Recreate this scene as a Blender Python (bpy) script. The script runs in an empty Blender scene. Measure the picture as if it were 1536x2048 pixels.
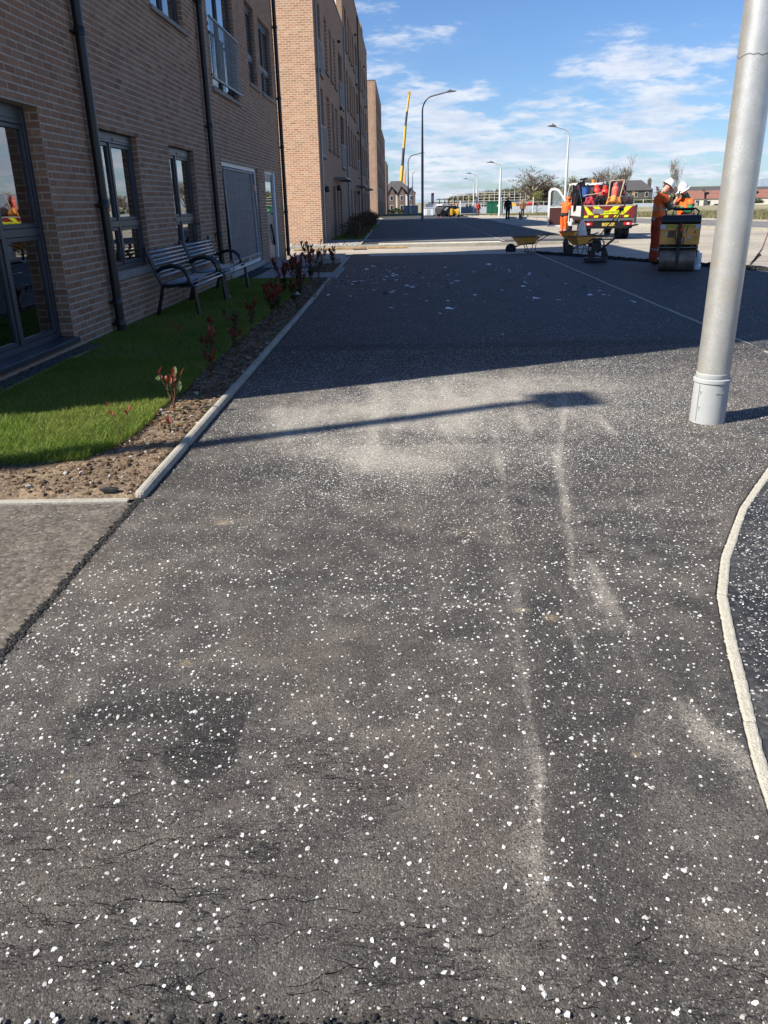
import bpy, bmesh, math, random
import numpy as np
from mathutils import Vector, Matrix, Quaternion
random.seed(7); RS = np.random.RandomState(7)
SC = bpy.context.scene; COL = SC.collection
R = math.radians

# ---------------------------------------------------------------- camera
cam_d = bpy.data.cameras.new('camera'); cam = bpy.data.objects.new('camera', cam_d); COL.objects.link(cam)
cam_d.sensor_fit = 'VERTICAL'; cam_d.sensor_height = 36.0; cam_d.lens = 27.42
cam_d.clip_start = 0.05; cam_d.clip_end = 6000
cam.matrix_world = Matrix(((0.99955627, 0.00965429, 0.02817894, 0), (0.02263588, 0.36872651, -0.92926228, 0),
                           (-0.01936169, 0.92948779, 0.36834436, 1.5), (0, 0, 0, 1)))
SC.camera = cam
# ---------------------------------------------------------------- light
SUN_EL, SUN_SLOPE = 42.0, 0.46          # sunlight travels towards +X and, less, +Y
sdir = Vector((1, SUN_SLOPE, 0)).normalized() * math.cos(R(SUN_EL)) + Vector((0, 0, -math.sin(R(SUN_EL))))
sun_d = bpy.data.lights.new('sun', 'SUN'); sun = bpy.data.objects.new('sun', sun_d); COL.objects.link(sun)
sun_d.energy = 5.0; sun_d.angle = R(0.53); sun_d.color = (1.0, 0.94, 0.84)
sun.rotation_euler = sdir.to_track_quat('-Z', 'Y').to_euler()
SC.view_settings.view_transform = 'Standard'; SC.view_settings.look = 'None'
SC.view_settings.exposure = 0.78; SC.view_settings.gamma = 1.0
try: SC.view_settings.use_curve_mapping = False
except Exception: pass
SC.cycles.use_denoising = True
SC.cycles.max_bounces = 6; SC.cycles.transparent_max_bounces = 12
w = bpy.data.worlds.new('World'); SC.world = w; w.use_nodes = True
nt = w.node_tree; nt.nodes.clear()
def N(nt, typ, **kw):
    n = nt.nodes.new(typ)
    for k, v in kw.items():
        if hasattr(n, k) and not isinstance(v, (list,)): setattr(n, k, v)
    return n
sky = nt.nodes.new('ShaderNodeTexSky'); sky.sky_type = 'NISHITA'; sky.sun_disc = False
sky.sun_elevation = R(SUN_EL)
to_sun = -sdir; sky.sun_rotation = math.atan2(to_sun.x, to_sun.y)
sky.air_density = 1.0; sky.dust_density = 0.35; sky.ozone_density = 2.6; sky.altitude = 50
out = nt.nodes.new('ShaderNodeOutputWorld'); bg = nt.nodes.new('ShaderNodeBackground'); bg.inputs[1].default_value = 0.062
nt.links.new(bg.outputs[0], out.inputs[0])
def math_n(nt, op, a, b=None, c=None, clamp=False):
    n = nt.nodes.new('ShaderNodeMath'); n.operation = op; n.use_clamp = clamp
    for i, v in enumerate((a, b, c)):
        if v is None: continue
        if isinstance(v, (int, float)): n.inputs[i].default_value = v
        else: nt.links.new(v, n.inputs[i])
    return n.outputs[0]
def mix_n(nt, fac, a, b, mode='MIX'):
    n = nt.nodes.new('ShaderNodeMix'); n.data_type = 'RGBA'; n.blend_type = mode; n.clamp_factor = True
    for s, v in ((n.inputs[0], fac), (n.inputs[6], a), (n.inputs[7], b)):
        if isinstance(v, (int, float)): s.default_value = v
        elif isinstance(v, (tuple, list)): s.default_value = (*v[:3], 1)
        else: nt.links.new(v, s)
    return n.outputs[2]
def noise_n(nt, vec, scale, detail=4, rough=0.55, dist=0.0, dim='3D'):
    n = nt.nodes.new('ShaderNodeTexNoise'); n.noise_dimensions = dim
    n.inputs['Scale'].default_value = scale; n.inputs['Detail'].default_value = detail
    n.inputs['Roughness'].default_value = rough; n.inputs['Distortion'].default_value = dist
    if vec is not None: nt.links.new(vec, n.inputs['Vector'])
    return n.outputs[0]
def ramp_n(nt, fac, lo, hi, a=0.0, b=1.0, smooth=True):
    n = nt.nodes.new('ShaderNodeMapRange'); n.interpolation_type = 'SMOOTHSTEP' if smooth else 'LINEAR'
    n.inputs[1].default_value = lo; n.inputs[2].default_value = hi; n.inputs[3].default_value = a; n.inputs[4].default_value = b
    nt.links.new(fac, n.inputs[0]); return n.outputs[0]
def map_n(nt, vec, scale=(1, 1, 1), loc=(0, 0, 0), rot=(0, 0, 0)):
    n = nt.nodes.new('ShaderNodeMapping'); n.inputs['Scale'].default_value = scale
    n.inputs['Location'].default_value = loc; n.inputs['Rotation'].default_value = rot
    nt.links.new(vec, n.inputs['Vector']); return n.outputs[0]
tc = nt.nodes.new('ShaderNodeTexCoord')
sep = nt.nodes.new('ShaderNodeSeparateXYZ'); nt.links.new(tc.outputs['Generated'], sep.inputs[0])
el = sep.outputs[2]
# clouds lie on a plane high above: divide by height, flattened near the horizon
dz = math_n(nt, 'ADD', math_n(nt, 'MAXIMUM', el, 0.0), 0.20)
cmb = nt.nodes.new('ShaderNodeCombineXYZ')
nt.links.new(math_n(nt, 'DIVIDE', sep.outputs[0], dz), cmb.inputs[0]); nt.links.new(math_n(nt, 'DIVIDE', sep.outputs[1], dz), cmb.inputs[1])
cv = map_n(nt, cmb.outputs[0], scale=(2.0, 2.3, 1), rot=(0, 0, R(14)), loc=(9.3, 4.2, 0))
n1 = noise_n(nt, cv, 1.25, 9, 0.58, 0.1)
n2 = noise_n(nt, cv, 4.2, 8, 0.62, 0.1)
cl = math_n(nt, 'ADD', math_n(nt, 'MULTIPLY', n1, 0.7), math_n(nt, 'MULTIPLY', n2, 0.3))
band = ramp_n(nt, el, 0.08, 0.21, 0.045, -0.09)
cl2 = math_n(nt, 'ADD', cl, band)
mask = ramp_n(nt, cl2, 0.478, 0.60)
veil = math_n(nt, 'MULTIPLY', ramp_n(nt, n1, 0.35, 0.65), ramp_n(nt, el, 0.02, 0.20, 0.45, 0.0))
tint = mix_n(nt, 1.0, sky.outputs[0], (0.78, 1.0, 1.34), 'MULTIPLY')
c1 = mix_n(nt, veil, tint, (5.6, 6.9, 9.0))
shade = ramp_n(nt, noise_n(nt, map_n(nt, cv, loc=(0.05, 0.09, 0)), 1.7, 7, 0.6), 0.35, 0.65)
ccol = mix_n(nt, shade, (8.6, 8.9, 9.6), (6.0, 6.9, 8.5))
c2 = mix_n(nt, math_n(nt, 'MULTIPLY', mask, 0.85), c1, ccol)
nt.links.new(c2, bg.inputs[0])

# ---------------------------------------------------------------- materials
MATS = {}
def mat(name, col, rough=0.7, metal=0.0, var=0.0, vscale=8.0, bump=0.0, bscale=40.0, spec=0.5, obj_var=0.0, coat=0.0, coords='Object', dirt=None, fine=0.0):
    if name in MATS: return MATS[name]
    m = bpy.data.materials.new(name); m.use_nodes = True; t = m.node_tree; p = t.nodes['Principled BSDF']
    p.inputs['Roughness'].default_value = rough; p.inputs['Metallic'].default_value = metal
    p.inputs['Specular IOR Level'].default_value = spec; p.inputs['Coat Weight'].default_value = coat
    p.inputs['Base Color'].default_value = (*col, 1)
    c = None
    tcn = t.nodes.new('ShaderNodeTexCoord'); v = tcn.outputs[coords]
    if var > 0:
        f = ramp_n(t, noise_n(t, v, vscale, 5, 0.6), 0.3, 0.7)
        c = mix_n(t, f, tuple(x * (1 - var) for x in col), tuple(min(1, x * (1 + var)) for x in col))
    if fine > 0:
        f = noise_n(t, v, vscale * 14, 2, 0.5)
        c = mix_n(t, ramp_n(t, f, 0.3, 0.7), c if c is not None else col, tuple(x * (1 - fine) for x in col))
    if dirt:
        f = math_n(t, 'MULTIPLY', ramp_n(t, noise_n(t, v, vscale * 0.6, 7, 0.7), 0.5, 0.72), dirt[1])
        c = mix_n(t, f, c if c is not None else col, dirt[0])
    if obj_var > 0:
        oi = t.nodes.new('ShaderNodeObjectInfo')
        g = math_n(t, 'ADD', math_n(t, 'MULTIPLY', oi.outputs['Random'], 2 * obj_var), 1 - obj_var)
        vm = t.nodes.new('ShaderNodeVectorMath'); vm.operation = 'SCALE'
        if c is not None: t.links.new(c, vm.inputs[0])
        else: vm.inputs[0].default_value = col
        t.links.new(g, vm.inputs['Scale']); c = vm.outputs[0]
    if c is not None: t.links.new(c, p.inputs['Base Color'])
    if bump > 0:
        b = t.nodes.new('ShaderNodeBump'); b.inputs['Strength'].default_value = bump; b.inputs['Distance'].default_value = 0.01
        t.links.new(noise_n(t, v, bscale, 4, 0.6), b.inputs['Height']); t.links.new(b.outputs[0], p.inputs['Normal'])
    if not (var or fine or dirt):
        f = noise_n(t, v, 6.0, 3, 0.5)
        t.links.new(ramp_n(t, f, 0.3, 0.7, max(0.02, rough - 0.06), min(1, rough + 0.06)), p.inputs['Roughness'])
    MATS[name] = m; return m

def attr_mat(name, rough=0.85, spec=0.3, bump=0.3, bscale=60, noise=0.15, translucent=0.0):
    """Colour comes from the face colour attribute 'col' (each piece its own colour), plus grain."""
    if name in MATS: return MATS[name]
    m = bpy.data.materials.new(name); m.use_nodes = True; t = m.node_tree; p = t.nodes['Principled BSDF']
    p.inputs['Roughness'].default_value = rough; p.inputs['Specular IOR Level'].default_value = spec
    a = t.nodes.new('ShaderNodeAttribute'); a.attribute_name = 'col'
    tcn = t.nodes.new('ShaderNodeTexCoord')
    f = noise_n(t, tcn.outputs['Object'], bscale, 4, 0.65)
    c = mix_n(t, ramp_n(t, f, 0.25, 0.75), a.outputs[0], mix_n(t, 1.0, a.outputs[0], (1 - noise * 2,) * 3, 'MULTIPLY'))
    t.links.new(c, p.inputs['Base Color'])
    if bump > 0:
        b = t.nodes.new('ShaderNodeBump'); b.inputs['Strength'].default_value = bump; b.inputs['Distance'].default_value = 0.006
        t.links.new(f, b.inputs['Height']); t.links.new(b.outputs[0], p.inputs['Normal'])
    if translucent > 0:
        o = t.nodes['Material Output']; tr = t.nodes.new('ShaderNodeBsdfTranslucent'); ms = t.nodes.new('ShaderNodeMixShader')
        t.links.new(c, tr.inputs[0]); ms.inputs[0].default_value = translucent
        t.links.new(p.outputs[0], ms.inputs[1]); t.links.new(tr.outputs[0], ms.inputs[2]); t.links.new(ms.outputs[0], o.inputs[0])
    MATS[name] = m; return m

def glass_mat(name, tintc=(0.75, 0.8, 0.8), refl=0.12, opac=0.0):
    m = bpy.data.materials.new(name); m.use_nodes = True; t = m.node_tree; t.nodes.clear()
    o = t.nodes.new('ShaderNodeOutputMaterial'); g = t.nodes.new('ShaderNodeBsdfGlossy'); g.inputs['Roughness'].default_value = 0.015
    tr = t.nodes.new('ShaderNodeBsdfTransparent'); tr.inputs[0].default_value = (*tintc, 1)
    lw = t.nodes.new('ShaderNodeFresnel'); lw.inputs[0].default_value = 1.52
    tcn = t.nodes.new('ShaderNodeTexCoord')
    b = t.nodes.new('ShaderNodeBump'); b.inputs['Strength'].default_value = 0.05; b.inputs['Distance'].default_value = 0.05
    t.links.new(noise_n(t, tcn.outputs['Object'], 1.3, 1, 0.4), b.inputs['Height']); t.links.new(b.outputs[0], g.inputs['Normal'])
    f = math_n(t, 'ADD', math_n(t, 'MULTIPLY', lw.outputs[0], 1.5), refl, clamp=True)
    ms = t.nodes.new('ShaderNodeMixShader'); t.links.new(f, ms.inputs[0]); t.links.new(tr.outputs[0], ms.inputs[1]); t.links.new(g.outputs[0], ms.inputs[2])
    t.links.new(ms.outputs[0], o.inputs[0]); MATS[name] = m; return m

M_BRICK = attr_mat('brick_faces', 0.9, 0.2, 0.5, 70, 0.16)
M_MORTAR = mat('mortar', (0.41, 0.35, 0.285), 0.95, var=0.15, vscale=5, bump=0.4, bscale=120)
M_FRAME = mat('anthracite_frame', (0.028, 0.036, 0.048), 0.42, var=0.15, vscale=3)
M_GLASS = glass_mat('window_glass', refl=0.22)
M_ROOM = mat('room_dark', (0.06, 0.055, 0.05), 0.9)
M_CURTAIN = mat('curtain', (0.42, 0.45, 0.42), 0.9, var=0.2)
M_SILL = mat('sill_stone', (0.24, 0.22, 0.20), 0.85, var=0.15, bump=0.2, bscale=80)
M_BLACKP = mat('black_plastic_pipe', (0.008, 0.008, 0.009), 0.38, var=0.2, vscale=4)
M_WHITEP = mat('white_paint', (0.74, 0.74, 0.72), 0.5, var=0.06, dirt=((0.35, 0.32, 0.28), 0.35))
M_GALV = mat('galvanised_rail', (0.26, 0.29, 0.31), 0.5, 0.4, var=0.15, vscale=10)
M_CONC = mat('concrete', (0.36, 0.345, 0.31), 0.9, var=0.16, vscale=4, bump=0.35, bscale=90, dirt=((0.17, 0.15, 0.12), 0.5), fine=0.15)
M_KERB = mat('kerb_concrete', (0.38, 0.355, 0.30), 0.9, var=0.20, vscale=3, bump=0.5, bscale=110, dirt=((0.17, 0.145, 0.105), 0.75), fine=0.18, obj_var=0.10)
M_SLAB = mat('paving_slab', (0.25, 0.25, 0.245), 0.9, var=0.10, vscale=3, bump=0.2, bscale=90, obj_var=0.08)
M_TACT = mat('tactile_paving', (0.50, 0.47, 0.38), 0.9, var=0.10, vscale=3, bump=0.2, bscale=90, obj_var=0.07)
M_BENCHB = mat('bench_black', (0.010, 0.010, 0.012), 0.30, spec=0.6)
M_SLAT = mat('bench_slat_metal', (0.24, 0.27, 0.32), 0.32, 0.7, var=0.15, vscale=12)
M_LEAF = attr_mat('leaf', 0.55, 0.4, 0.1, 60, 0.12, 0.3)
M_GRASS = attr_mat('grass_blade', 0.6, 0.25, 0.0, 30, 0.10, 0.35)
M_CLOD = attr_mat('clod', 0.98, 0.1, 0.5, 120, 0.18)
M_BARK = mat('bark', (0.10, 0.085, 0.07), 0.95, var=0.3, vscale=4)
M_BLACK = mat('black_rubber', (0.012, 0.012, 0.012), 0.7, var=0.2)
M_DKSTEEL = mat('dark_steel', (0.05, 0.05, 0.052), 0.55, 0.4, var=0.25, dirt=((0.14, 0.11, 0.08), 0.5))
M_YELLOW = mat('machine_yellow', (0.88, 0.42, 0.08), 0.5, var=0.1, vscale=5, dirt=((0.24, 0.14, 0.06), 0.6))
M_BYELLOW = mat('bright_yellow', (0.62, 0.36, 0.02), 0.5, var=.15, dirt=((.2,.13,.05), .4))
M_HIVIS = mat('hivis_orange', (0.90, 0.13, 0.015), 0.75, var=0.15, vscale=9, bump=0.5, bscale=14)
M_HIVISD = mat('hivis_orange_dirty_shade', (0.42, 0.055, 0.02), 0.8, var=0.3, vscale=9, bump=0.6, bscale=12)  # dirty cloth, its colour darkened further for trousers in shade
M_REFL = mat('reflective_tape', (0.28, 0.28, 0.27), 0.4, var=0.1)
M_HELM = mat('helmet_white', (0.85, 0.85, 0.83), 0.3, coat=0.3)
M_SKIN = mat('skin', (0.55, 0.27, 0.19), 0.55, var=0.12, vscale=20)
M_OLIVE = mat('olive_shirt', (0.10, 0.095, 0.05), 0.85, var=0.2, vscale=10, bump=0.4, bscale=16)
M_GREEN = mat('green_sleeve', (0.03, 0.22, 0.09), 0.8, var=0.2, vscale=10)
M_NAVY = mat('dark_navy_cloth', (0.012, 0.015, 0.028), 0.85, var=0.2)
M_BROWNC = mat('brown_coat', (0.20, 0.09, 0.04), 0.85, var=0.2)
M_GREYH = mat('grey_hair', (0.30, 0.28, 0.26), 0.8)
M_DARKH = mat('dark_hair', (0.03, 0.02, 0.015), 0.7)
M_RED = mat('cylinder_red', (0.72, 0.05, 0.035), 0.4, var=0.08, dirt=((0.25, 0.05, 0.04), 0.4))
M_BLUE = mat('bucket_blue', (0.03, 0.10, 0.32), 0.5, var=0.1)
M_WHITEV = mat('van_white', (0.80, 0.81, 0.80), 0.3, coat=0.3, var=0.04, dirt=((0.4, 0.37, 0.32), 0.25))
M_MAROON = mat('chevron_maroon', (0.22, 0.015, 0.02), 0.5)
M_CHEVY = mat('chevron_yellow', (0.75, 0.80, 0.02), 0.45)
M_WOOD = mat('weathered_wood', (0.36, 0.24, 0.12), 0.85, var=0.3, vscale=6, bump=0.3)
M_STEELC = mat('column_grey', (0.14, 0.155, 0.16), 0.5, 0.3, var=0.1)
M_STEELW = mat('column_pale', (0.62, 0.63, 0.62), 0.5, 0.1, var=0.06)

# ---------------------------------------------------------------- mesh helpers
class MB:
    def __init__(s): s.v = []; s.f = []; s.c = []; s.m = []; s.cur = None; s.mi = 0
    def _add(s, vs, fs):
        o = len(s.v); s.v.extend([tuple(p) for p in vs])
        for f in fs:
            s.f.append(tuple(i + o for i in f)); s.c.append(s.cur); s.m.append(s.mi)
        return s
    def box(s, cx, cy, cz, sx, sy, sz, rz=0, rx=0, ry=0, taper=1.0):
        M = Matrix.Rotation(rz, 3, 'Z') @ Matrix.Rotation(ry, 3, 'Y') @ Matrix.Rotation(rx, 3, 'X')
        vs = []
        for z in (-1, 1):
            k = taper if z > 0 else 1
            for x, y in ((-1, -1), (1, -1), (1, 1), (-1, 1)):
                p = M @ Vector((x * sx / 2 * k, y * sy / 2 * k, z * sz / 2)); vs.append((p.x + cx, p.y + cy, p.z + cz))
        return s._add(vs, [(3, 2, 1, 0), (4, 5, 6, 7), (0, 1, 5, 4), (1, 2, 6, 5), (2, 3, 7, 6), (3, 0, 4, 7)])
    def bx(s, x0, x1, y0, y1, z0, z1): return s.box((x0 + x1) / 2, (y0 + y1) / 2, (z0 + z1) / 2, abs(x1 - x0), abs(y1 - y0), abs(z1 - z0))
    def tube(s, path, r, n=8, caps=True, flat=None):
        P = [Vector(p) for p in path]; k = len(P); rr = r if isinstance(r, (list, tuple)) else [r] * k
        T = [(P[min(i + 1, k - 1)] - P[max(i - 1, 0)]).normalized() for i in range(k)]
        u = T[0].orthogonal().normalized()
        if flat: u = (Vector(flat) - T[0] * Vector(flat).dot(T[0])).normalized()
        vs = []
        for i in range(k):
            u = (u - T[i] * u.dot(T[i])).normalized(); v = T[i].cross(u)
            for j in range(n):
                a = 2 * math.pi * (j + 0.5 * (n == 4)) / n; vs.append(P[i] + (u * math.cos(a) + v * math.sin(a)) * rr[i])
        fs = [(i * n + j, i * n + (j + 1) % n, (i + 1) * n + (j + 1) % n, (i + 1) * n + j) for i in range(k - 1) for j in range(n)]
        if caps: fs += [tuple(range(n))[::-1], tuple((k - 1) * n + j for j in range(n))]
        return s._add(vs, fs)
    def lathe(s, prof, c=(0, 0, 0), n=16, axis='z', caps=True):
        vs = []; 
        for r, z in prof:
            for j in range(n):
                a = 2 * math.pi * j / n; p = (r * math.cos(a), r * math.sin(a), z)
                if axis == 'x': p = (p[2], p[0], p[1])
                elif axis == 'y': p = (p[1], p[2], p[0])
                vs.append((p[0] + c[0], p[1] + c[1], p[2] + c[2]))
        k = len(prof)
        fs = [(i * n + j, i * n + (j + 1) % n, (i + 1) * n + (j + 1) % n, (i + 1) * n + j) for i in range(k - 1) for j in range(n)]
        if caps: fs += [tuple(range(n))[::-1], tuple((k - 1) * n + j for j in range(n))]
        return s._add(vs, fs)
    def prism(s, poly, h0, h1, axis='z'):
        n = len(poly); vs = []
        for h in (h0, h1):
            for a, b in poly: vs.append({'z': (a, b, h), 'x': (h, a, b), 'y': (a, h, b)}[axis])
        fs = [tuple(range(n))[::-1], tuple(range(n, 2 * n))] + [(j, (j + 1) % n, n + (j + 1) % n, n + j) for j in range(n)]
        return s._add(vs, fs)
    def quad(s, *pts): return s._add(pts, [tuple(range(len(pts)))])
    def mesh(s, name, mats, smooth=False):
        me = bpy.data.meshes.new(name); me.from_pydata(s.v, [], s.f)
        for m in (mats if isinstance(mats, (list, tuple)) else [mats]): me.materials.append(m)
        if any(s.m): me.polygons.foreach_set('material_index', s.m)
        if any(c is not None for c in s.c):
            ca = me.color_attributes.new('col', 'FLOAT_COLOR', 'CORNER')
            cnt = np.array([len(f) for f in s.f]); cc = np.array([(*(c or (0.5, 0.5, 0.5)), 1) for c in s.c], dtype=np.float32)
            ca.data.foreach_set('color', np.repeat(cc, cnt, axis=0).ravel())
        if smooth: me.polygons.foreach_set('use_smooth', [True] * len(me.polygons))
        me.update(); return me
    def build(s, name, mats, parent=None, smooth=False, bevel=0, loc=None, world=False, seg=1, autosm=False):
        o = bpy.data.objects.new(name, s.mesh(name, mats, smooth or autosm)); COL.objects.link(o)
        bm = bmesh.new(); bm.from_mesh(o.data); bmesh.ops.recalc_face_normals(bm, faces=bm.faces); bm.to_mesh(o.data); bm.free()
        if parent is not None:
            o.parent = parent
            if world: o.matrix_local = base_matrix(parent).inverted()
        if loc: o.location = loc
        if bevel:
            b = o.modifiers.new('bevel', 'BEVEL'); b.width = bevel; b.segments = seg; b.limit_method = 'ANGLE'; b.angle_limit = R(40)
        if autosm:
            o.data.set_sharp_from_angle(angle=R(35))
        return o
def base_matrix(o):
    M = Matrix.LocRotScale(o.location, o.rotation_euler, None)
    return base_matrix(o.parent) @ M if o.parent else M
def thing(name, label, cat, loc=(0, 0, 0), rz=0, group=None, kind=None):
    o = bpy.data.objects.new(name, None); COL.objects.link(o); o.empty_display_size = 0.1
    o.location = loc; o.rotation_euler = (0, 0, rz); tag(o, label, cat, group, kind); return o
def tag(o, label=None, cat=None, group=None, kind=None):
    if label: o['label'] = label
    if cat: o['category'] = cat
    if group: o['group'] = group
    if kind: o['kind'] = kind
    return o
def struct(o): o['kind'] = 'structure'; return o
def kids(o): return [c for c in bpy.data.objects if c.parent is o]
CH = {}
def copy_tree(o, parent=None, index=None):
    if index is None:
        index = {}
        for q in bpy.data.objects:
            if q.parent: index.setdefault(q.parent.name, []).append(q)
    c = o.copy(); COL.objects.link(c); c.parent = parent
    for ch in index.get(o.name, []): copy_tree(ch, c, index)
    return c
def inst(name, me, parent, loc=(0, 0, 0), rot=(0, 0, 0), scale=(1, 1, 1)):
    o = bpy.data.objects.new(name, me); COL.objects.link(o); o.parent = parent
    o.location = loc; o.rotation_euler = rot; o.scale = scale; return o
def arr_mesh(name, V, F, mats, col=None, smooth=False):
    """V (n,3), F (m,k) uniform polygons, col (m,3) per face."""
    V = np.asarray(V, np.float32); F = np.asarray(F, np.int32); me = bpy.data.meshes.new(name)
    me.vertices.add(len(V)); me.vertices.foreach_set('co', V.ravel())
    k = F.shape[1]; me.loops.add(F.size); me.loops.foreach_set('vertex_index', F.ravel())
    me.polygons.add(len(F)); me.polygons.foreach_set('loop_start', np.arange(len(F), dtype=np.int32) * k)
    me.update(calc_edges=True)
    if col is not None:
        ca = me.color_attributes.new('col', 'FLOAT_COLOR', 'CORNER')
        cc = np.concatenate([np.asarray(col, np.float32), np.ones((len(F), 1), np.float32)], 1)
        ca.data.foreach_set('color', np.repeat(cc, k, axis=0).ravel())
    me.polygons.foreach_set('use_smooth', np.full(len(F), smooth))
    for m in (mats if isinstance(mats, (list, tuple)) else [mats]): me.materials.append(m)
    me.validate(); return me
def link(name, me, parent=None):
    o = bpy.data.objects.new(name, me); COL.objects.link(o); o.parent = parent; return o
def gz(y):       # the street falls away gently beyond the second block
    return -0.008 * max(0.0, min(y, 320) - 71)
def vnoise(x, y, seed=0):
    x = np.asarray(x, float); y = np.asarray(y, float)
    xi = np.floor(x).astype(int); yi = np.floor(y).astype(int); fx = x - xi; fy = y - yi
    def h(a, b):
        n = (a * 374761393 + b * 668265263 + seed * 1442695) & 0x7fffffff
        n = ((n ^ (n >> 13)) * 1274126177) & 0x7fffffff
        return ((n ^ (n >> 16)) & 0xffff) / 65535.0
    u = fx * fx * (3 - 2 * fx); v = fy * fy * (3 - 2 * fy)
    return (h(xi, yi) * (1 - u) + h(xi + 1, yi) * u) * (1 - v) + (h(xi, yi + 1) * (1 - u) + h(xi + 1, yi + 1) * u) * v
def fbm(x, y, oct=5, seed=0):
    s = 0; a = 0.5; t = 0
    for i in range(oct): s = s + a * vnoise(np.asarray(x) * 2 ** i + i * 17.3, np.asarray(y) * 2 ** i - i * 9.1, seed + i); t += a; a *= 0.5
    return s / t
def sstep(a, b, x): t = np.clip((x - a) / (b - a), 0, 1); return t * t * (3 - 2 * t)
def seg_d(x, y, pts):
    d = np.full(np.shape(x), 1e9)
    for (ax, ay), (bx, by) in zip(pts[:-1], pts[1:]):
        vx, vy = bx - ax, by - ay; t = np.clip(((x - ax) * vx + (y - ay) * vy) / (vx * vx + vy * vy + 1e-9), 0, 1)
        d = np.minimum(d, np.hypot(x - ax - t * vx, y - ay - t * vy))
    return d
def sheet(name, poly, z, m, h=0.0, parent=None):
    mb = MB()
    if h: mb.prism(poly, z - h, z)
    else: mb.quad(*[(a, b, z) for a, b in poly])
    return mb.build(name, m, parent)
def strip_sheet(name, rows, m, z=0.0):
    """rows: (y, x0, x1); follows the fall of the street."""
    mb = MB()
    for (y0, a0, b0), (y1, a1, b1) in zip(rows[:-1], rows[1:]):
        mb.quad((a0, y0, gz(y0) + z), (b0, y0, gz(y0) + z), (b1, y1, gz(y1) + z), (a1, y1, gz(y1) + z))
    return struct(mb.build(name, m))

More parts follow.
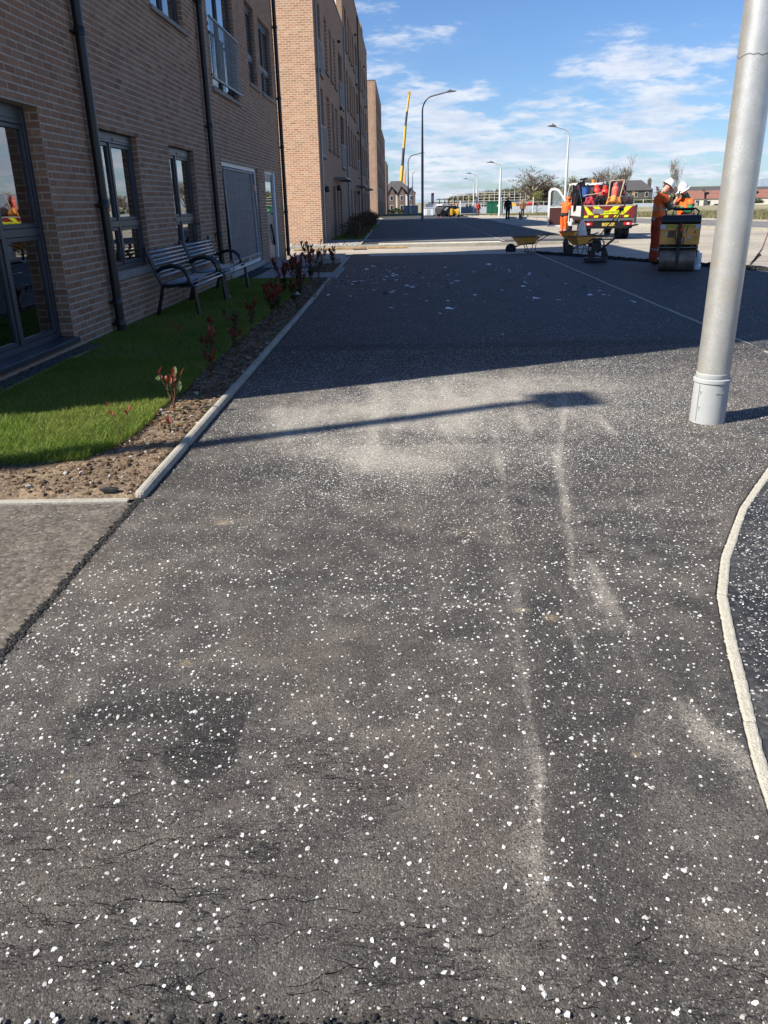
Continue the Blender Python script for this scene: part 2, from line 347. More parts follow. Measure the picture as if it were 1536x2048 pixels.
# ---------------------------------------------------------------- the ground
def ground_material(name, base, dark, dust, chip_scale=None, chip_col=(0.5, 0.48, 0.43), chip_cut=0.2, rough=0.85, attrs=False, big=0.8, bump=0.8, bluish=None, streak=(1, 1, 1), crack=False, chips_from=None, spec=0.35):
    m = bpy.data.materials.new(name); m.use_nodes = True; t = m.node_tree; p = t.nodes['Principled BSDF']
    p.inputs['Specular IOR Level'].default_value = spec
    tcn = t.nodes.new('ShaderNodeTexCoord'); v = tcn.outputs['Object']; vs = map_n(t, v, scale=streak)
    a1 = ramp_n(t, noise_n(t, vs, big, 7, 0.62, 0.3), 0.32, 0.68)
    a2 = ramp_n(t, noise_n(t, vs, big * 6, 7, 0.65, 0.2), 0.35, 0.75)
    c = mix_n(t, a1, dark, base)
    if attrs:
        at = t.nodes.new('ShaderNodeAttribute'); at.attribute_name = 'dust'
        ad = t.nodes.new('ShaderNodeAttribute'); ad.attribute_name = 'damp_shade'
        nz = noise_n(t, v, 26, 8, 0.75)
        vg = t.nodes.new('ShaderNodeTexVoronoi'); vg.inputs['Scale'].default_value = 190; t.links.new(v, vg.inputs['Vector']); gg = t.nodes.new('ShaderNodeSeparateColor'); t.links.new(vg.outputs['Color'], gg.inputs[0])
        f = ramp_n(t, math_n(t, 'ADD', math_n(t, 'ADD', at.outputs['Fac'], math_n(t, 'MULTIPLY', math_n(t, 'SUBTRACT', nz, 0.5), 0.8)), math_n(t, 'MULTIPLY', math_n(t, 'SUBTRACT', gg.outputs[2], 0.5), 0.3)), 0.20, 1.12)
        c = mix_n(t, math_n(t, 'MULTIPLY', a2, 0.22), c, dust)
        c = mix_n(t, f, c, dust)
        c = mix_n(t, ad.outputs['Fac'], c, (0.023, 0.0215, 0.0205))
        ao = t.nodes.new('ShaderNodeAttribute'); ao.attribute_name = 'ochre'
        c = mix_n(t, math_n(t, 'MULTIPLY', ao.outputs['Fac'], ramp_n(t, nz, 0.35, 0.65)), c, (0.42, 0.32, 0.20))
    else:
        c = mix_n(t, math_n(t, 'MULTIPLY', a2, 0.45), c, dust)
    # aggregate grain: small stones of slightly different tone
    vo = t.nodes.new('ShaderNodeTexVoronoi'); vo.inputs['Scale'].default_value = 240 if attrs else 60; t.links.new(v, vo.inputs['Vector'])
    gr = t.nodes.new('ShaderNodeSeparateColor'); t.links.new(vo.outputs['Color'], gr.inputs[0])
    vm = t.nodes.new('ShaderNodeVectorMath'); vm.operation = 'SCALE'; t.links.new(c, vm.inputs[0]); t.links.new(ramp_n(t, gr.outputs[0], 0.0, 1.0, 0.58 if attrs else 0.6, 1.42 if attrs else 1.4, False), vm.inputs['Scale']); c = vm.outputs[0]
    if attrs:
        v3 = t.nodes.new('ShaderNodeTexVoronoi'); v3.inputs['Scale'].default_value = 115; t.links.new(v, v3.inputs['Vector']); g3 = t.nodes.new('ShaderNodeSeparateColor'); t.links.new(v3.outputs['Color'], g3.inputs[0])
        c = mix_n(t, math_n(t, 'MULTIPLY', math_n(t, 'GREATER_THAN', g3.outputs[0], 0.90), math_n(t, 'LESS_THAN', v3.outputs['Distance'], 0.33)), c, (0.20, 0.18, 0.155))
        c = mix_n(t, math_n(t, 'MULTIPLY', math_n(t, 'GREATER_THAN', g3.outputs[1], 0.90), math_n(t, 'LESS_THAN', v3.outputs['Distance'], 0.36)), c, (0.018, 0.017, 0.017))
    c = mix_n(t, ramp_n(t, gr.outputs[1], 0.93, 0.96, 0.0, 0.35, False), c, (0.30, 0.28, 0.25))
    hgt = math_n(t, 'ADD', math_n(t, 'MULTIPLY', vo.outputs['Distance'], -0.6), noise_n(t, v, 95, 6, 0.75))
    if chip_scale:
        v2 = t.nodes.new('ShaderNodeTexVoronoi'); v2.inputs['Scale'].default_value = chip_scale; v2.inputs['Randomness'].default_value = 1.0
        t.links.new(v, v2.inputs['Vector']); s2 = t.nodes.new('ShaderNodeSeparateColor'); t.links.new(v2.outputs['Color'], s2.inputs[0])
        den = math_n(t, 'MULTIPLY', ramp_n(t, noise_n(t, v, 0.9, 5, 0.6), 0.3, 0.7, 0.35, 1.0), chip_cut)
        sel = math_n(t, 'LESS_THAN', s2.outputs[0], den)
        core = math_n(t, 'LESS_THAN', v2.outputs['Distance'], math_n(t, 'MULTIPLY', math_n(t, 'ADD', s2.outputs[1], 0.35), 0.34))
        cf = math_n(t, 'MULTIPLY', sel, core)
        if chips_from is not None:
            sp = t.nodes.new('ShaderNodeSeparateXYZ'); t.links.new(v, sp.inputs[0])
            cf = math_n(t, 'MULTIPLY', cf, ramp_n(t, sp.outputs[1], chips_from[0], chips_from[1]))
        c = mix_n(t, cf, c, chip_col)
    if crack:
        ca = t.nodes.new('ShaderNodeAttribute'); ca.attribute_name = 'crack'
        wv = map_n(t, v, scale=(0.9, 4.2, 1), rot=(0, 0, R(-7)))
        k1 = noise_n(t, wv, 2.3, 9, 0.62, 0.5); k2 = noise_n(t, map_n(t, v, scale=(1.0, 3.4, 1), loc=(7, 3, 0), rot=(0, 0, R(5))), 3.4, 9, 0.66, 0.6)
        def line(k, wdt): return math_n(t, 'SUBTRACT', 1.0, ramp_n(t, math_n(t, 'ABSOLUTE', math_n(t, 'SUBTRACT', k, 0.5)), wdt * 0.3, wdt))
        gate = ramp_n(t, noise_n(t, map_n(t, v, loc=(2, 8, 0)), 3.0, 4, 0.6), 0.44, 0.58)
        cr = math_n(t, 'MAXIMUM', line(k1, 0.0055), math_n(t, 'MULTIPLY', line(k2, 0.0045), 0.85))
        cr = math_n(t, 'MULTIPLY', math_n(t, 'MULTIPLY', cr, gate), ramp_n(t, ca.outputs['Fac'], 0.2, 0.6))
        c = mix_n(t, math_n(t, 'MULTIPLY', cr, 0.92), c, (0.008, 0.008, 0.008))
        hgt = math_n(t, 'SUBTRACT', hgt, math_n(t, 'MULTIPLY', cr, 2.5))
    b = t.nodes.new('ShaderNodeBump'); b.inputs['Strength'].default_value = bump; b.inputs['Distance'].default_value = 0.004
    t.links.new(hgt, b.inputs['Height']); t.links.new(b.outputs[0], p.inputs['Normal'])
    t.links.new(c, p.inputs['Base Color'])
    t.links.new(ramp_n(t, a2, 0, 1, rough - 0.10, rough + 0.08), p.inputs['Roughness'])
    MATS[name] = m; return m

M_ASPH = ground_material('asphalt_worn', (0.076, 0.064, 0.054), (0.036, 0.034, 0.033), (0.34, 0.31, 0.26), chip_scale=70, chip_cut=0.42, attrs=True, crack=True, chips_from=(5.5, 8.5), chip_col=(0.42, 0.40, 0.37))
M_ASPHN = ground_material('asphalt_new', (0.024, 0.025, 0.028), (0.015, 0.016, 0.018), (0.13, 0.125, 0.12), chip_scale=66, chip_cut=0.40, chip_col=(0.50, 0.47, 0.44), rough=0.78, big=0.25)
M_ASPHP = ground_material('asphalt_path', (0.118, 0.099, 0.080), (0.078, 0.068, 0.057), (0.20, 0.175, 0.14), rough=0.9, big=1.2)
M_DUSTY = ground_material('dusty_carriageway', (0.40, 0.355, 0.285), (0.26, 0.23, 0.19), (0.50, 0.45, 0.36), rough=0.92, big=0.16, streak=(1.0, 2.2, 1), bump=0.4)
M_ROADG = ground_material('grey_road', (0.17, 0.165, 0.16), (0.14, 0.135, 0.13), (0.24, 0.23, 0.21), rough=0.9, big=0.2)
M_SOIL = ground_material('soil', (0.20, 0.14, 0.088), (0.12, 0.085, 0.055), (0.30, 0.23, 0.15), rough=0.97, big=2.5, bump=1.0)
M_TURF = ground_material('turf_base', (0.055, 0.075, 0.025), (0.035, 0.05, 0.018), (0.10, 0.11, 0.045), rough=0.95, big=1.5)
M_VERGE = ground_material('rough_verge', (0.28, 0.245, 0.15), (0.20, 0.185, 0.10), (0.36, 0.31, 0.20), rough=0.95, big=0.12)

mb = MB()       # the land, one sheet to the horizon, falling with the street
ys = [-60, 0, 20, 40, 60, 71, 100, 150, 200, 260, 320, 600, 1500, 4000]
for y0, y1 in zip(ys[:-1], ys[1:]):
    for x0, x1 in ((-2500, -300), (-300, 0), (0, 300), (300, 2500)):
        mb.quad((x0, y0, gz(y0) - 0.16), (x1, y0, gz(y0) - 0.16), (x1, y1, gz(y1) - 0.16), (x0, y1, gz(y1) - 0.16))
struct(mb.build('ground', M_VERGE))
# dusty carriageway and side road, one kerb lower than the footways
XR = [(103.1, 9.3), (90, 10.4), (68, 13.1), (49, 14.16), (44, 15.6), (39, 17.0), (30, 20.5), (10, 27), (-20, 38)]
mb = MB(); rows = sorted([(y, x) for y, x in XR] + [(120, 8.0), (170, 6.5)])
for (y0, b0), (y1, b1) in zip(rows[:-1], rows[1:]):
    mb.quad((-16, y0, gz(y0) - 0.10), (b0, y0, gz(y0) - 0.10), (b1, y1, gz(y1) - 0.10), (-16, y1, gz(y1) - 0.10))
struct(mb.build('carriageway', M_DUSTY))
# grey road beyond it, between two kerb lines
FAR = [(170, 7.5), (111.6, 10.2), (101.8, 11.8), (82.6, 15.9), (65.9, 19.0), (59.75, 21.1), (52.0, 22.6), (30, 27.5), (-20, 44)]
NEAR = [(170, 6.6), (111.6, 8.9), (101.8, 9.7), (82.6, 11.6), (65.9, 13.3), (59.75, 14.0), (52.0, 14.3), (30, 20.6), (-20, 38.2)]
mb = MB()
for (a, b) in zip(range(len(FAR) - 1), range(1, len(FAR))):
    y0, xf0 = FAR[a]; y1, xf1 = FAR[b]; xn0 = NEAR[a][1]; xn1 = NEAR[b][1]
    mb.quad((xn0, y0, gz(y0) - 0.03), (xf0, y0, gz(y0) - 0.03), (xf1, y1, gz(y1) - 0.03), (xn1, y1, gz(y1) - 0.03))
struct(mb.build('back_road', M_ROADG))
def kerb_run(name, pts, wdt, top, bottom, m, unit=0.915, group_obj=None, bevel=0.012, lip=0.004, maxn=400):
    """kerb stones laid end to end along a line (one object per stone)."""
    root = group_obj or struct(thing(name, None, None)); me = MB().box(0, 0, 0, 1, 1, 1).mesh('kerbstone', m)
    seglen = 0; P = [Vector((a, b)) for a, b in pts]; n = 0
    stone = MB(); h = top - bottom; stone.box(0, 0, -h / 2, wdt, unit - lip, h)
    o = stone.build('kerbstone', m, root, bevel=bevel, seg=2); first = o; placed = False
    for a, b in zip(P[:-1], P[1:]):
        L = (b - a).length; k = max(1, round(L / unit)); rot = math.atan2(b.y - a.y, b.x - a.x) - math.pi / 2
        for i in range(k):
            c = a + (b - a) * ((i + 0.5) / k)
            q = first if not placed else first.copy()
            if placed: COL.objects.link(q); q.parent = root
            placed = True
            q.location = (c.x + random.uniform(-.003, .003), c.y, gz(c.y) + top + random.uniform(-.003, .003)); q.rotation_euler = (random.uniform(-.004, .004), 0, rot + random.uniform(-.004, .004))
            q.scale = (1, L / k / unit, 1); n += 1
            if n > maxn: return root
    return root
kerb_run('back_road_kerb', [(x, y) for y, x in FAR if 40 < y < 120], 0.16, 0.06, -0.2, M_KERB, unit=3.0)
kerb_run('carriageway_kerb', [(x - 0.08, y) for y, x in NEAR if 30 <= y < 120], 0.16, 0.03, -0.2, M_KERB, unit=1.83)

# near footway: fine grid carrying where the dust, the damp patches, painted shade and the cracks lie
XL, XRT = -1.455, 3.84
def paved_patch(name, x0, x1, y0, y1, dx, dy, m, right=None, zoff=0.0):
    nx = int((x1 - x0) / dx) + 1; ny = int((y1 - y0) / dy) + 1
    gx = np.linspace(x0, x1, nx); gy = np.linspace(y0, y1, ny); X, Y = np.meshgrid(gx, gy)
    if right is not None:
        fx = (X - x0) / (x1 - x0); X = x0 + fx * (right(Y) - x0)
    Z = (fbm(X * 0.9, Y * 0.9, 3, 5) - 0.5) * 0.016 + (fbm(X * 7, Y * 7, 3, 9) - 0.5) * 0.0035 + zoff
    Z *= sstep(0, 0.15, X - x0) * 0.7 + 0.3; Z = Z * sstep(9.0, 8.7, Y) + 0.001
    # ravelled, crumbling edge at the very front
    rag = sstep(1.10, 0.99, Y + (fbm(X * 6, X * 0 + 3, 4, 3) - 0.5) * 0.16)
    Z = Z - rag * (0.012 + 0.022 * fbm(X * 22, Y * 22, 3, 8))
    V = np.stack([X, Y, Z], -1).reshape(-1, 3); idx = np.arange(nx * ny).reshape(ny, nx)
    F = np.stack([idx[:-1, :-1], idx[:-1, 1:], idx[1:, 1:], idx[1:, :-1]], -1).reshape(-1, 4)
    me = arr_mesh(name, V, F, m, smooth=True)
    x, y = V[:, 0], V[:, 1]
    n1 = fbm(x * 2.2, y * 2.2, 5, 21); n2 = fbm(x * 5, y * 1.2, 5, 33); n3 = fbm(x * 1.0, y * 1.0, 4, 41)
    d = np.zeros(len(x))
    cloud = np.exp(-(((x - 0.25) / 1.35) ** 2 + ((y - 6.0 - .35 * x) / 1.05) ** 2)); d += cloud * (0.30 + 0.95 * n1) * (0.65 + 0.7 * fbm(x * 9, y * 2.2, 4, 91)); d += 0.30 * np.exp(-(((x - 1.6) / 1.2) ** 2 + ((y - 7.0) / .8) ** 2)) * n2 * 1.6
    cloud = np.exp(-(((x + 0.15) / 0.55) ** 2 + ((y - 4.75) / 0.45) ** 2)); d += cloud * (0.2 + 0.6 * n1)
    cloud = np.exp(-(((x + 0.9) / 0.35) ** 2 + ((y - 5.5) / 0.8) ** 2)); d += cloud * 0.35 * n1
    # tyre-scuffed lines of pale dust, streaked along the direction of travel, sharp on one side
    st = fbm(x * 16, y * 1.3, 5, 77); st2 = fbm(x * 30, y * 5, 4, 83)
    def sline(pts, left, right, am, seed):
        P = sorted(pts, key=lambda p: p[1]); px = np.interp(y, [p[1] for p in P], [p[0] for p in P]); o = x - px + (fbm(y * 5, x * 0 + seed, 3, seed) - .5) * 0.03
        prof = np.where(o < 0, np.exp(-(o / left) ** 2), np.exp(-(o / right) ** 2)); ends = sstep(P[0][1] - .25, P[0][1] + .15, y) * sstep(P[-1][1] + .5, P[-1][1] - .3, y)
        return prof * ends * am * 1.12 * np.clip(0.25 + 1.5 * (st - .2) * (0.5 + st2), 0, 1.3)
    d += sline([(0.325, 1.35), (0.335, 1.5), (0.385, 2.0), (0.445, 2.6), (0.48, 3.1), (0.54, 3.9), (0.62, 5.0)], 0.055, 0.014, 0.50, 1)
    d += sline([(0.32, 1.25), (0.36, 2.0), (0.42, 2.6), (0.5, 4.0)], 0.16, 0.05, 0.13, 9)
    d += sline([(0.99, 1.75), (0.89, 2.0), (0.83, 2.27), (0.80, 2.9), (0.84, 3.6), (0.98, 4.6)], 0.10, 0.05, 0.46, 2)
    d += sline([(0.88, 1.9), (0.82, 2.6)], 0.16, 0.16, 0.25, 3)
    d += sline([(0.66, 2.5), (0.72, 3.1), (0.80, 3.6), (0.98, 4.8), (1.3, 6.2)], 0.035, 0.02, 0.55, 4) + sline([(0.60, 2.3), (0.63, 3.0)], 0.02, 0.02, 0.45, 5)
    d += sline([(-0.37, 1.55), (-0.345, 2.0)], 0.06, 0.02, 0.45, 6) + sline([(0.75, 1.0), (0.70, 1.7), (0.75, 2.2)], 0.05, 0.05, 0.30, 7) + sline([(0.55, 1.0), (0.58, 1.7)], 0.03, 0.03, 0.25, 8)
    for k_ in range(16):
        a_ = random.uniform(-0.9, 1.6); d += sline([(a_, 4.4 + random.random()), (a_ + random.uniform(-.5, .6), 6.2 + random.random())], 0.05, 0.04, random.uniform(.08, .25), 20 + k_)
    # behind each line the binder is darker and cleaner
    smooth_side = sstep(0.02, 0.10, x - (0.30 + 0.07 * (y - 1.2)) + (n2 - 0.5) * 0.05) * sstep(0.62, 0.45, x - 0.05 * y) * sstep(3.4, 2.6, y)
    d -= 0.10 * smooth_side
    d += 0.22 * sstep(0.42, 0.68, n3) * (y < 5) + 0.34 * (n1 - 0.5) + 0.12 * (st - .5)
    damp_shade = 0.55 * smooth_side * (0.6 + 0.5 * n1)
    for cx, cy, rx, ry, am in ((-0.97, 2.06, 0.20, 0.065, 0.85), (-0.78, 2.10, 0.22, 0.07, 0.75), (-0.60, 1.99, 0.07, 0.10, 0.85), (-0.62, 1.84, 0.095, 0.07, 0.92), (-0.58, 3.2, .1, .05, .3),
                              (-0.9, 4.5, 0.5, 0.28, 0.40), (1.5, 4.4, 0.9, 0.5, 0.30), (0.95, 1.35, .03, .02, .7), (0.52, 1.29, 0.035, 0.03, .8), (0.78, 1.2, 0.02, 0.015, .8), (0.24, 1.92, 0.10, 0.03, .3), (-1.05, 2.02, .2, .09, .45), (0.15, 2.6, .25, .07, .25), (-.2, 2.9, .12, .04, .3), (.75, 2.2, .3, .2, .35), (1.2, 2.6, .15, .3, .4), (0.62, 3.6, 0.12, .35, .35), (.1, 3.2, .5, .3, .22)):
        q = np.hypot((x - cx) / rx, (y - cy) / ry) + (n2 - 0.5) * 2.2 + (n1 - .5); damp_shade = np.maximum(damp_shade, am * sstep(1.06, 0.9, q))
    damp_shade = np.maximum(damp_shade, 0.85 * sstep(0.3, 0.9, np.exp(-((x - XL) / 0.035) ** 2)) * (y > 4.0) * (y < 6.4))  # dark strip along the foot of the left kerb
    far = sstep(6.6, 8.2, y - (n3 - 0.5) * 1.2); damp_shade = np.maximum(damp_shade, far * 0.72)  # far part darkened to deepen the building's shade, painted into the colour
    damp_shade = np.maximum(damp_shade, 0.8 * sstep(1.09, 1.0, y + (fbm(x * 6, x * 0 + 3, 4, 3) - 0.5) * 0.16) * (0.5 + fbm(x * 20, y * 20, 3, 4)))
    crack = sstep(0.75, -0.35, x + 0.5 * (y - 1.0) + (n1 - 0.5) * 0.6) * sstep(2.3, 1.7, y) + 0.7 * sstep(1.35, 1.1, y)
    crack = np.maximum(crack, 0.8 * (np.hypot((x + 0.95) / .8, (y - 1.55) / 0.5) < 1)) + 0.6 * sstep(-0.2, 0.2, x - 0.6) * sstep(0.4, 0.1, np.abs(y - 3.4))
    och = np.zeros(len(x))
    for cx, cy, rx, ry, am in ((0.445, 2.72, .045, .022, .75), (0.55, 2.665, .03, .03, .45), (-0.924, 3.66, .05, .03, .6), (-1.01, 1.775, .022, .020, .8), (-.97, 1.755, .02, .018, .6), (-1.1, 11, .1, .1, .2), (.3, 3.5, .05, .03, .3), (0.66, 1.86, .012, .015, .5), (-.78, 2.35, .03, .015, .4)):
        q = np.hypot((x - cx) / rx, (y - cy) / ry) + (n2 - .5) * 1.6; och = np.maximum(och, am * sstep(1.2, .6, q))
    # broad differences of tone: browner trafficked left half, greyer right half
    for nm, a in (('ochre', och), ('dust', np.clip(d, 0, 1) * (1 - far * 0.8)), ('damp_shade', np.clip(damp_shade, 0, 1)), ('crack', np.clip(crack, 0, 1))):
        at = me.attributes.new(nm, 'FLOAT', 'POINT'); at.data.foreach_set('value', a.astype(np.float32))
    return struct(link(name, me))
# the curved flush edging on the right: line of the worn footway's edge
LK = [(0.90, 0.2), (0.905, 1.2), (0.93, 1.6), (0.976, 1.834), (1.128, 2.422), (1.25, 2.85), (1.409, 3.22), (1.72, 3.80), (2.165, 4.486), (2.95, 5.7), (3.55, 6.8), (3.74, 8.06)]
lky = np.array([p[1] for p in LK]); lkx = np.array([p[0] for p in LK])
paved_patch('footway', XL, XRT, 0.2, 9.0, 0.02, 0.02, M_ASPH, right=lambda Y: np.interp(Y, lky, lkx))
struct(MB().quad((XL, 9.0, 0), (3.76, 9.0, 0), (3.98, 26.15, 0), (-1.62, 26.15, 0)).build('footway_beyond', M_ASPHN))
mb = MB()
mb.quad(*[(x, y, -0.003) for x, y in LK], (30, 9.5, -0.003), (30, 0.2, -0.003)); 
struct(mb.build('verge_asphalt', M_ASPHN))
mb = MB(); mb.quad((3.70, 8.06, -0.003), (9.6, 8.0, -0.003), (9.0, 15.0, -0.003), (7.85, 17.7, -0.003), (6.6, 19.7, -0.003), (5.07, 22.9, -0.003), (4.02, 24.9, -0.003), (3.92, 24.47, -0.003))
mb.prism([(3.92, 24.47), (4.02, 24.9), (5.07, 22.9), (6.6, 19.7), (7.85, 17.7), (9.0, 15.0), (9.6, 8.0), (9.7, 8.0), (9.1, 15.1), (7.95, 17.8), (6.7, 19.8), (5.17, 23.0), (4.1, 25.0)], -0.18, -0.006)
struct(mb.build('parking_asphalt', M_ASPHN))
struct(MB().bx(-12, XL - 0.015, 0.2, 3.985, -0.03, -0.012).build('side_path', M_ASPHP))
# far footway beyond the side road
mb = MB(); YY = [31.9, 36, 50, 71, 100, 135, 168]
for y0, y1 in zip(YY[:-1], YY[1:]):
    f = lambda y: (-1.62 - 0.012 * (y - 32), 7.1 if y < 60 else 7.1 + (y - 60) * 0.012)
    (a0, b0), (a1, b1) = f(y0), f(y1)
    mb.quad((a0, y0, gz(y0)), (b0, y0, gz(y0)), (b1, y1, gz(y1)), (a1, y1, gz(y1)))
struct(mb.build('far_footway', M_ASPHN))
mb = MB(); mb.bx(-1.6, 8.6, 34.0, 36.9, -0.05, 0.003); struct(mb.build('crossing_apron', M_ROADG))
mb = MB()
for y in (25.3,): mb.bx(-7, 4.3, 26.15, 26.3, -0.2, -0.02)
struct(mb.build('footway_end', M_CONC))

# edging and kerbs
e = kerb_run('edging_kerb', [(-1.475, 4.02), (-1.485, 6.0), (-1.515, 9.4), (-1.55, 14.0), (-1.61, 19.5), (-1.64, 24.6)], 0.062, 0.045, -0.15, M_KERB, bevel=0.022)
kerb_run('side_path_edging', [(-1.53, 4.01), (-2.6, 3.985), (-12, 3.9)], 0.052, 0.004, -0.12, M_KERB, bevel=0.006)
kerb_run('right_edging', [(3.72, 8.06), (3.80, 12.5), (3.90, 19.0), (3.97, 24.6)], 0.058, 0.006, -0.12, M_KERB, bevel=0.006)
kerb_run('far_edging', [(-1.66, 32.3), (-1.72, 38.0), (-1.95, 60), (-2.3, 90)], 0.07, 0.05, -0.12, M_KERB, bevel=0.01, unit=0.915)
kerb_run('far_side_kerb', [(-9.0, 31.85), (8.2, 31.6)], 0.14, 0.015, -0.2, M_KERB, unit=0.915)
kerb_run('far_footway_kerb', [(7.17, 31.9), (7.17, 60.0), (7.6, 100)], 0.14, 0.01, -0.2, M_KERB, unit=1.83)
kerb_run('crossing_edging', [(4.0, 32.7), (4.02, 37.0), (4.2, 70)], 0.06, 0.007, -0.12, M_KERB, bevel=0.006, unit=1.83)
# cast concrete edging curving along the right: rough-topped strip, cast in lengths
root = struct(thing('cast_edging', None, None))
dense = []
ln = [(x, y) for x, y in LK if 1.1 < y < 8]
for (ax, ay), (bx, by) in zip(ln[:-1], ln[1:]):
    k = max(2, int(math.hypot(bx - ax, by - ay) / 0.012))
    dense += [(ax + (bx - ax) * i / k, ay + (by - ay) * i / k) for i in range(k)]
dense = [(0.90, y) for y in np.arange(0.6, 1.2, 0.012)] + dense
DN = np.array(dense); 
for _ in range(12): DN[1:-1] = (DN[:-2] + 2 * DN[1:-1] + DN[2:]) / 4
T = np.gradient(DN, axis=0); T /= np.linalg.norm(T, axis=1)[:, None]; NRM = np.stack([T[:, 1], -T[:, 0]], 1)
cuts = [0, 60, 118, 190, 262, 345, 430, 520, len(DN)]
for c0, c1 in zip(cuts[:-1], cuts[1:]):
    c1 = min(c1 + 1, len(DN))
    if c1 - c0 < 4: break
    P = DN[c0:c1]; Q = NRM[c0:c1]; n = len(P); V = []
    wl = -0.001 + 0.007 * (fbm(P[:, 0] * 90, P[:, 1] * 90, 2, 3) - 0.5); wr = 0.055 + 0.007 * (fbm(P[:, 0] * 80, P[:, 1] * 80, 2, 13) - 0.5) + 0.010 * (fbm(P[:, 0] * 3, P[:, 1] * 3, 2, 19) - 0.5)
    cols = 7; rows_ = []
    for j in range(cols):
        f = j / (cols - 1); off = wl + (wr - wl) * f
        z = 0.0025 + 0.0045 * (fbm(P[:, 0] * 60 + j * 3, P[:, 1] * 60, 3, 7) - 0.5)
        if j in (0, cols - 1): z = z * 0 - 0.03
        z[:1] -= 0.006; z[-1:] -= 0.006
        rows_.append(np.stack([P[:, 0] + Q[:, 0] * off, P[:, 1] + Q[:, 1] * off, z], 1))
    V = np.concatenate(rows_); F = [(j * n + i, j * n + i + 1, (j + 1) * n + i + 1, (j + 1) * n + i) for j in range(cols - 1) for i in range(n - 1)]
    link('edging_length', arr_mesh('edging_length', V, F, mat('cast_concrete', (0.56, 0.52, 0.42), 0.95, var=0.14, vscale=30, bump=0.9, bscale=160, fine=0.12, dirt=((0.33, 0.27, 0.19), 0.5)), smooth=True), root)

# tactile slabs at both sides of the crossing: one object per slab, ridged tops
def tactile(name, x0, n, y0, rows, m, sz=0.4):
    root = struct(thing(name, None, None)); mb = MB(); mb.box(0, 0, -0.03, sz - 0.006, sz - 0.006, 0.06)
    for i in range(6):
        for j in range(6):
            mb.lathe([(0.018, 0), (0.012, 0.006)], (-sz / 2 + sz * (i + .5) / 6, -sz / 2 + sz * (j + .5) / 6, 0), n=6)
    me = mb.mesh('paving_slab', m)
    for r in range(rows):
        for i in range(n): inst('paving_slab', me, root, (x0 + sz * (i + .5), y0 + sz * (r + .5), 0.006 + random.uniform(0, .003)))
tactile('far_tactile_paving', -0.98, 12, 32.05, 2, M_TACT)
tactile('near_tactile_paving', -1.06, 12, 24.93, 3, mat('tactile_grey', (0.40, 0.395, 0.37), 0.9, var=0.10, vscale=3, obj_var=0.1))

# ---------------------------------------------------------------- loose stone chips rolled into the asphalt
M_CHIP = attr_mat('stone_chip', 0.8, 0.3, 0.3, 400, 0.05)
def chips(name, x, y, r, z=0.0, ring=6, sides=True, hgt=0.35, tint=None, elong=True):
    n = len(x); a0 = RS.rand(n) * 6.283; ang = a0[:, None] + (np.arange(ring)[None] + RS.rand(n, ring) * 0.75 - 0.37) * 2 * np.pi / ring
    rad = r[:, None] * (0.68 + 0.55 * RS.rand(n, ring)); th = RS.rand(n) * np.pi; st = 1 + (0.5 * RS.rand(n) if elong else 0)
    lx, ly = rad * np.cos(ang), rad * np.sin(ang) / st[:, None]
    c, s = np.cos(th)[:, None], np.sin(th)[:, None]; px = x[:, None] + lx * c - ly * s; py = y[:, None] + lx * s + ly * c
    zz = z + 0 * r if np.isscalar(z) else z
    h = r * hgt * (0.6 + 0.8 * RS.rand(n))
    tilt = (RS.rand(n, 2) - .5) * 0.5
    zt = zz[:, None] + h[:, None] * 0.75 + tilt[:, :1] * lx + tilt[:, 1:] * ly
    parts = [np.stack([px, py, np.maximum(zt, zz[:, None] + 0.0003)], -1)]
    if sides:
        k = 1.15; parts.append(np.stack([x[:, None] + (px - x[:, None]) * k, y[:, None] + (py - y[:, None]) * k, np.broadcast_to(zz[:, None] - 0.001, px.shape)], -1))
    ctr = np.stack([x, y, zz + h * 1.15], -1)[:, None]
    V = np.concatenate(parts + [ctr], 1); per = V.shape[1]; base = (np.arange(n) * per)[:, None]
    T = [[per - 1, j, (j + 1) % ring] for j in range(ring)]
    if sides: T += [t for j in range(ring) for t in ([j, ring + j, (j + 1) % ring], [(j + 1) % ring, ring + j, ring + (j + 1) % ring])]
    F = (base[:, :, None] + np.array(T)[None]).reshape(-1, 3)
    g = 0.42 + 0.34 * RS.rand(n); col = np.stack([g, g * (0.955 + 0.03 * RS.rand(n)), g * (0.86 + 0.09 * RS.rand(n))], 1)
    if tint is not None: col = tint(n)
    o = link(name, arr_mesh(name, V.reshape(-1, 3), F, M_CHIP, np.repeat(col, len(T), 0))); tag(o, kind='stuff'); return o
def zf(x, y):
    return 0.0011 + (fbm(x * 0.9, y * 0.9, 3, 5) - 0.5) * 0.016 + (fbm(x * 7, y * 7, 3, 9) - 0.5) * 0.0035
def scatter(x0, x1, y0, y1, dens, fn):
    n = int((x1 - x0) * (y1 - y0) * dens); x = x0 + RS.rand(n) * (x1 - x0); y = y0 + RS.rand(n) * (y1 - y0)
    k = RS.rand(n) < fn(x, y); return x[k], y[k]
def onfoot(x, y): return (x > XL + .01) & (x < np.interp(y, lky, lkx) - 0.01)
def dens_near(x, y): return np.clip(0.42 + 0.9 * (fbm(x * 2.5, y * 2.5, 4, 61) - 0.45) + 0.25 * sstep(1.7, 3.5, y), 0, 1) * onfoot(x, y)
x, y = scatter(-1.46, 1.5, 1.0, 3.2, 2200, dens_near); r = np.clip(0.0027 * np.exp(0.50 * RS.randn(len(x))), 0.0013, 0.0072)
chips('stone_chips', x, y, r, zf(x, y))
x, y = scatter(-1.46, 1.5, 1.0, 3.2, 5200, dens_near); r = np.clip(0.0009 * np.exp(0.35 * RS.randn(len(x))), 0.0005, 0.002)
chips('stone_grit', x, y, r, zf(x, y), ring=5, sides=False)
